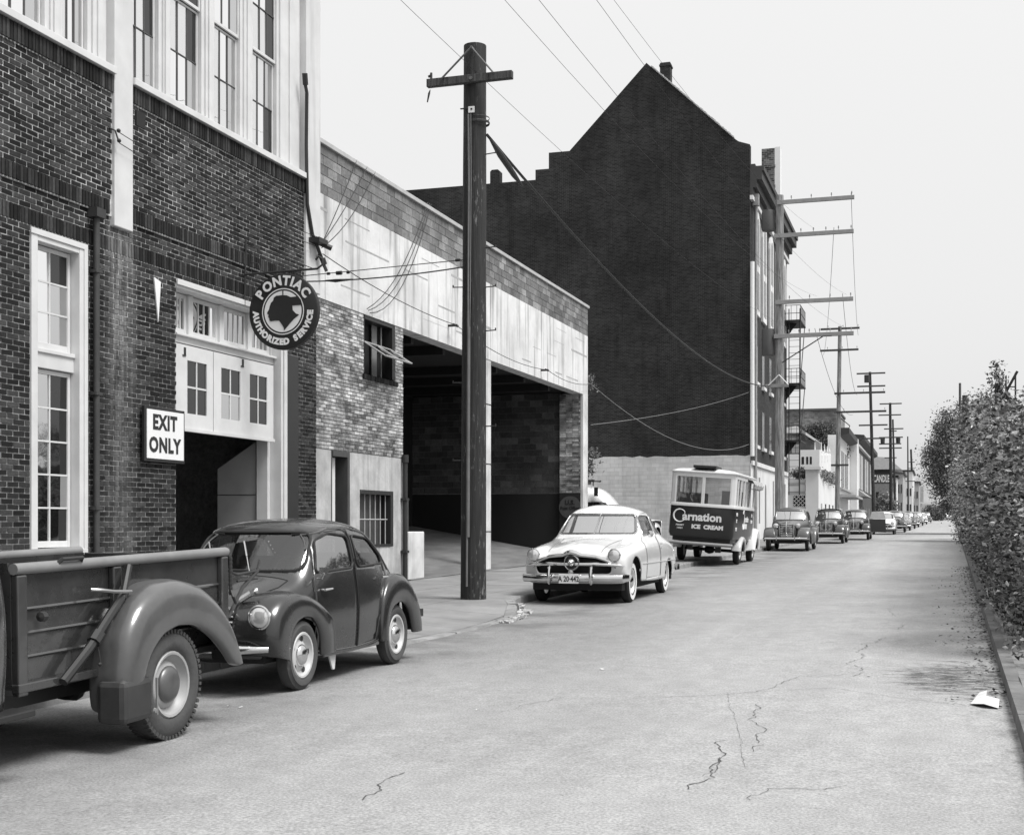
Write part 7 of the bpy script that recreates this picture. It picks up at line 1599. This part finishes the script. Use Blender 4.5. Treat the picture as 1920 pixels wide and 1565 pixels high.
    for s in (1, -1):
        fender('front_wing', FO, FI, .90, lambda t_: .36+.36*min(1, t_*1.2), M_K, t, s, .06, 2); lamp(t, 3.78, .58*s, .86, .10)
        b = MB(); b.box((2.2, .70*s, .40), (1.50, .86*s, .44)); b.build('running_board', M_black, t, bevel=.008)
    b = MB(); b.tube([(3.9, -.85, .55), (4.1, 0, .55), (3.9, .85, .55)], .05, 8); b.build('bumper', M_chrome_dull, t, smooth=True)
    return t
CAR4 = pickup()

# ================================================================== ICE CREAM DELIVERY TRUCK
M_Dk = paint('dark_red_enamel', .014, .35, .35, dirt=.15); M_Dw = paint('truck_white', .66, .35, .4, dirt=.06)
def delivery():
    t = thing('delivery_truck', 'ice cream delivery truck with white window band over dark lettered panels, seen from behind', 'truck', (-6.50, 40.15, gz(40.15)+.07), (.070, .0065, math.pi/2))
    x0, x1, w, zb, zs, zt = -1.85, 2.35, .90, .80, 1.72, 2.62
    c = .12
    def ring(y, z, x_0=x0, x_1=x1, c_=c): return [(x_0, -(y-c_), z), (x_0+c_*.3, -(y-c_*.3), z), (x_0+c_, -y, z), (x_1, -y, z), (x_1, y, z), (x_0+c_, y, z), (x_0+c_*.3, y-c_*.3, z), (x_0, y-c_, z)]
    def loop(name, rings, m, caps=True, **k):
        b = MB(); n = 8; b.add([p for r_ in rings for p in r_], [(i*n+j, i*n+(j+1) % n, (i+1)*n+(j+1) % n, (i+1)*n+j) for i in range(len(rings)-1) for j in range(n)]+([tuple(range(n)), tuple(range((len(rings)-1)*n, len(rings)*n))] if caps else [])); return b.build(name, m, t, smooth=True, **k)
    loop('lower_body', [ring(w-.03, zb-.02, x0+.05), ring(w, zb+.1), ring(w, zs)], M_Dk)
    loop('belt_rail', [ring(w+.012, zs, x0-.012), ring(w+.015, zs+.05, x0-.015), ring(w+.004, zs+.10, x0-.004)], M_Dw)
    loop('roof', [ring(w+.004, zt, x0-.004), ring(w+.004, zt+.12, x0-.004), ring(w+.035, zt+.13, x0-.035), ring(w+.035, zt+.16, x0-.035), ring(w-.12, zt+.23, x0+.12, x1-.1), ring(w-.5, zt+.28, x0+.4, x1-.4)], M_Dw)
    # pillars of the window band
    def post(name, xa, xb, ya, yb): b = MB(); b.box((xa, ya, zs+.1), (xb, yb, zt)); b.build(name, M_Dw, t, bevel=.01)
    for y in (-.045,): post('pillar', x0-.002, x0+.06, y, y+.09)
    for s in (1, -1):
        b = MB(); b.prism([(x0-.002, s*(w-.16), zs+.1), (x0-.002, s*(w-c), zs+.1), (x0+c*.3, s*(w-c*.3), zs+.1), (x0+c, s*w, zs+.1), (x0+c+.04, s*w, zs+.1), (x0+c+.04, s*(w-.05), zs+.1), (x0+.06, s*(w-.16), zs+.1)], (0, 0, zt-zs-.1)); b.build('corner_pillar', M_Dw, t)
        for xa in (-1.35, -.75, -.05, .55, 1.3, 2.27): post('pillar', xa, xa+.07, s*(w-.05), s*(w+.002))
        for (xa, xb) in ((x0+c+.04, -1.35), (-1.28, -.75), (.62, 1.3)):
            b = MB(); b.add([(xa, s*(w-.02), zs+.1), (xb, s*(w-.02), zs+.1), (xb, s*(w-.02), zt), (xa, s*(w-.02), zt)], [(0, 1, 2, 3)]); b.build('window_glass', M_cglass, t)
    for (ya, yb) in ((-(w-.16), -.045), (.045, w-.16)):
        b = MB(); b.add([(x0+.03, ya, zs+.1), (x0+.03, yb, zs+.1), (x0+.03, yb, zt), (x0+.03, ya, zt)], [(0, 1, 2, 3)]); b.build('window_glass', glass('rear_glass', .02, .08, .01, .8), t)
    b = MB(); b.box((x0-.01, -.32, zt+.27), (x0+1.0, .32, zt+.36)); b.build('roof_hatch', M_black, t, bevel=.02)
    b = MB(); b.box((x0+.3, -w+.05, zs-.2), (x1, w-.05, zs-.15)); b.box((x0+.9, .1, zs), (x0+1.6, w-.1, 2.15)); b.box((1.0, -.7, zs), (1.1, -.1, 2.3)); b.build('interior_crate', mat('crate_grey', .22, .8, var=.3), t)
    # rolled awning over the side opening on the road side
    b = MB(); n = 10; rows = []
    for i in range(n+1):
        x = .45+(x1+.25-.45)*i/n; o_ = .03*math.sin(i*2.1); rows.append([(x, -w, zt+.08), (x, -w-.14, zt+.05+o_), (x, -w-.22, zt-.08+o_), (x, -w-.20, zt-.20+o_*.6), (x, -w-.06, zt-.22)])
    b.add([p for r_ in rows for p in r_], [(i*5+j, i*5+j+1, (i+1)*5+j+1, (i+1)*5+j) for i in range(n) for j in range(4)]); b.build('awning', mat('canvas', .30, .95, var=.3, scale=8), t, smooth=True)
    # lettering
    MM = lambda y, z: frame_M((x0-.006, y, z), (0, -1, 0), (0, 0, 1))
    text_obj('lettering', 'arnation', .34, M_white_clean, t, MM(-.02, 1.40), .002, .012, .95, world=False)
    # big looped initial wrapped round the first letter
    b = MB(); cy_, cz_ = .60, 1.42; pts = [(x0-.008, cy_-.17*math.cos(R(a)), cz_+.19*math.sin(R(a))) for a in range(38, 325, 9)]; b.tube(pts, [.012+.012*math.sin(math.pi*i/(len(pts)-1)) for i in range(len(pts))], 6); b.tube([pts[0], (x0-.008, pts[0][1]-.0, pts[0][2]-.06)], .012, 5); b.build('initial_letter', M_white_clean, t, smooth=True)
    text_obj('lettering', 'ICE  CREAM', .165, M_white_clean, t, MM(-.18, 1.105), .002, .010, 1.0, world=False)
    text_obj('lettering', 'PERMIT', .07, M_white_clean, t, MM(.58, 1.13), .001, .002, 1.0, world=False); text_obj('lettering', '14431', .07, M_white_clean, t, MM(.58, 1.04), .001, .002, 1.0, world=False)
    MS = lambda x, z: frame_M((x, -w-.004, z), (1, 0, 0), (0, 0, 1))
    text_obj('lettering', 'arnation', .26, M_white_clean, t, MS(.75, 1.42), .002, .01, .95, world=False)
    for i, (xx, zz, s_) in enumerate(((-1.35, 1.55, 'PURE'), (-1.35, 1.35, 'ICE'), (-1.35, 1.1, 'MILK'), (1.9, 1.55, 'ICE'), (1.9, 1.35, 'CREAM'))): text_obj('lettering', s_, .13, M_white_clean, t, MS(xx, zz), .002, .008, 1, world=False)
    b = MB(); pts = [(.05-.16*math.cos(R(a)), -w-.006, 1.40+.30*math.sin(R(a))) for a in range(38, 325, 9)]; b.tube(pts, .014, 5); b.box((-.1, -w-.004, 1.12), (.9, -w-.0025, 1.28)); b.build('side_emblem', M_white_clean, t)
    M_Fd = paint('grey_wing_paint', .42, .4, .3)
    for s in (1, -1):
        RO = [(.56, .40), (.56, .60), (.40, .80), (.15, .88), (-.12, .88), (-.36, .78), (-.54, .60), (-.62, .42)]; RI = [(.44, .38), (.44, .50), (.32, .66), (.12, .73), (-.10, .73), (-.30, .65), (-.42, .50), (-.48, .40)]
        fender('rear_wing', [(x, z) for x, z in RO], RI, .98, .70, M_Fd, t, s, .06, 2)
        FO = [(3.62, .46), (3.64, .70), (3.48, .98), (3.15, 1.16), (2.82, 1.12), (2.56, .92), (2.40, .66), (2.30, .44)]; FI = [(3.34, .42), (3.32, .60), (3.18, .76), (2.94, .84), (2.72, .76), (2.58, .60), (2.52, .46), (2.38, .38)]
        fender('front_wing', FO, FI, 1.02, .55, paint('pale_wing_paint', .62, .35, .4), t, s, .06, 2)
        for x in (0, 2.92): wheel(t, x, .80*s, .40, .19, s, .25, .12, mat('grey_wheel', .3, .5), mat('grey_wheel', .3, .5), M_rubber)
        b = MB(); b.box((.6, .70*s, .42), (2.35, .95*s, .46)); b.build('step', M_Fd, t, bevel=.008)
    ST = [[(x, y, .55), (x, y*1.02, .8), (x, y, 1.05), (x, y*.85, z), (x, y*.5, z+.05), (x, 0, z+.07)] for x, y, z in ((2.3, .78, 1.5), (2.7, .6, 1.42), (3.3, .48, 1.32), (3.75, .42, 1.22), (3.82, .38, .9), (3.82, .3, .6))]
    bm = shell(ST, 2); skin('nose', bm, M_Dk, t, .01); bm.free()
    b = MB(); b.tube([(x0-.12, w+.02, .60), (x0-.17, w-.3, .60), (x0-.17, -w+.3, .60), (x0-.12, -w-.02, .60)], .05, 8); b.build('rear_bumper', mat('grey_bumper', .22, .5), t, smooth=True)
    b = MB(); b.lathe([(0, -.16), (.1, -.12), (.14, 0), (.1, .12), (0, .16)], (0, 0, .40), 'Y', 12); b.tube([(0, -.7, .4), (0, .7, .4)], .05, 8); b.box((x0+.1, -.45, .52), (3.6, -.35, .66)); b.box((x0+.1, .35, .52), (3.6, .45, .66)); b.box((x0+.2, -w+.1, .66), (x1, w-.1, .80)); b.box((-1.3, -.5, .35), (-1.15, -.35, .55)); b.box((-1.3, .3, .38), (-1.15, .42, .55)); b.build('chassis', M_black, t)
    return t
CAR5 = delivery(); CAR5.scale = (1, 1.05, .95)

# ================================================================== COPIES DOWN THE STREET
def place_copy(src, label, x, y, cols=None, rz=-math.pi/2, group='cars parked along the far kerb', name=None):
    c = copy_tree(src); c['label'] = label; c['group'] = group; c.location = (x, y, gz(y)); c.rotation_euler = (0, .0065, rz)
    c.name = name or src.name.split('.')[0]; INV[c.name] = (Matrix.Translation(c.location) @ c.rotation_euler.to_matrix().to_4x4()).inverted()
    if cols: recolor(c, cols)
    return c
CAR3['group'] = 'cars parked along the far kerb'
P_ = lambda n, g, **k: paint(n, g, **k)
dk = P_('near_black_paint', .025, rough=.3); gr = P_('mid_grey_paint', .16, rough=.3); lt = P_('light_grey_paint', .50, rough=.3); wt = P_('white_car_paint', .72, rough=.3)
# second pre-war car with a pale roof
c = place_copy(CAR3, 'dark pre-war sedan with a pale roof right behind the first grey one', -5.25, 71.5, {'old_grey_paint': dk})
b = MB(); b.add([(x, y, z) for x in (.2, -.2, -.6, -1.0) for y, z in ((-.62, 1.62), (-.5, 1.70), (-.25, 1.735), (0, 1.745), (.25, 1.735), (.5, 1.70), (.62, 1.62))], [(i*7+j, i*7+j+1, (i+1)*7+j+1, (i+1)*7+j) for i in range(3) for j in range(6)]); b.build('roof_cover', lt, c, smooth=True)
# car with an opened door
c = place_copy(CAR3, 'dark sedan with its door swung wide open towards the street', -4.45, 81.5, {'old_grey_paint': dk})
b = MB(); b.prism([(.45, .76, .42), (.43, .76, 1.15), (.36, 1.62, 1.15), (.38, 1.66, .42)], (.06, .0, 0)); dr = b.build('open_door', P_('dark_door_paint', .03, rough=.3), c, bevel=.02)
b = MB(); b.prism([(.44, .78, 1.16), (.43, .90, 1.52), (.37, 1.50, 1.55), (.36, 1.62, 1.16)], (.03, 0, 0)); b.build('door_glass', mat('door_reflection_tone', .5, .3), dr)  # pale opaque tone painted on the door glass in place of its reflection
b = MB(); b.tube([(.45, .77, 1.15), (.44, .89, 1.54), (.38, 1.51, 1.57), (.37, 1.63, 1.15)], .018, 5); b.build('window_frame', lt, dr)
row = [(CAR2, 'pale sedan parked behind the car with the open door', *cp(1658, 99), {'pale_cream_paint': wt}), (CAR3, 'dark sedan tucked close behind the pale one', *cp(1679, 110), {'old_grey_paint': dk}), (CAR2, 'grey sedan sixth along the far line of parked cars', *cp(1691, 122), {'pale_cream_paint': gr}),
       (CAR3, 'black old sedan halfway down the far line of parked cars', *cp(1701, 136), {'old_grey_paint': dk}), (CAR2, 'dark slab-sided sedan far down the line', *cp(1710, 152), {'pale_cream_paint': dk}), (CAR3, 'dark sedan with bright windscreen near the end of the line', *cp(1719, 170), {'old_grey_paint': gr}),
       (CAR2, 'light roofed car second from the end of the line', *cp(1728, 192), {'pale_cream_paint': lt}), (CAR3, 'last dark car at the end of the parked line', *cp(1737, 220), {'old_grey_paint': dk})]
for (src, lab, x, y, cl) in row: place_copy(src, lab, x, y, cl)
X, Y = cp(1765, 300); place_copy(CAR2, 'pale car crossing sideways at the far end of the street', X, Y, {'pale_cream_paint': wt}, rz=math.pi, group='cars at the street end')
# pale panel van standing in the yard behind the garage, only its roof above the white sedan
X, Y = cp(1122, 48); X -= .1
t = thing('panel_van', 'pale panel van with a dark roof rack standing behind the white sedan', 'van', (X, Y, gz(Y)+.1), (0, 0, 0))
ST = [[(x, y, .5), (x, y*1.02, .9), (x, y*1.0, 1.4), (x, y*.97, z-.35), (x, y*.8, z-.1), (x, y*.45, z), (x, 0, z+.02)] for x, y, z in ((2.3, .60, .95), (2.15, .75, 1.15), (1.45, .80, 1.32), (.95, .84, 1.5), (.45, .86, 2.30), (-.2, .88, 2.45), (-1.6, .88, 2.45), (-2.2, .84, 2.35), (-2.25, .8, 1.5))]
bm = shell(ST, 2); bv = BVHTree.FromBMesh(bm); g_ = split_off(bm, cut(bm, bv, 'R', rounded([(.75, 1.5), (-.1, 1.5), (-.1, 1.85), (.6, 1.85)], .08), lambda c, n: c.y < -.3)); skin('body', bm, P_('van_cream', .7, rough=.35), t); bm.free(); skin('window_glass', g_, M_cglass, t, 0, off=-.008)
b = MB(); b.tube([(.1, -.5, 2.62), (-1.8, -.5, 2.62)], .03, 6); b.tube([(.1, .5, 2.62), (-1.8, .5, 2.62)], .03, 6)
for xx in (.05, -.6, -1.2, -1.75): b.tube([(xx, -.55, 2.60), (xx, .55, 2.60)], .025, 6); b.tube([(xx, -.5, 2.42), (xx, -.5, 2.62)], .02, 5)
b.box((-.3, -.6, 2.5), (-1.7, .6, 2.6)); b.build('roof_rack', M_black, t)
b = MB(); b.box((.18, -.90, 2.05), (.32, -.86, 2.36)); b.build('side_vent', M_black, t)
for s in (1, -1):
    for x in (1.5, -1.4): wheel(t, x, .76*s, .36, .16, s, .22, .12, mat('grey_wheel', .3, .5), M_chrome_dull, M_rubber)
# scraps of paper and leaf litter on the road
b = MB(); r5 = random.Random(8)
for (x, y) in ((452, 1327), (430, 1325), (890, 1130), (895, 1332), (1648, 1270), (1630, 1268), (1130, 1255)):
    p = gp(x, y); s_ = r5.uniform(.015, .035); q = [(p.x+s_*r5.uniform(.5, 1)*math.cos(a), p.y+s_*1.6*r5.uniform(.5, 1)*math.sin(a), gz(p.y)+r5.uniform(.006, .018)) for a in (0, 1.2, 2.5, 3.8, 5)]; b.add(q, [(0, 1, 2, 3, 4)])
tag(b.build('road_scrap', mat('scrap_pale', .45, .9, var=.3)), kind='stuff')
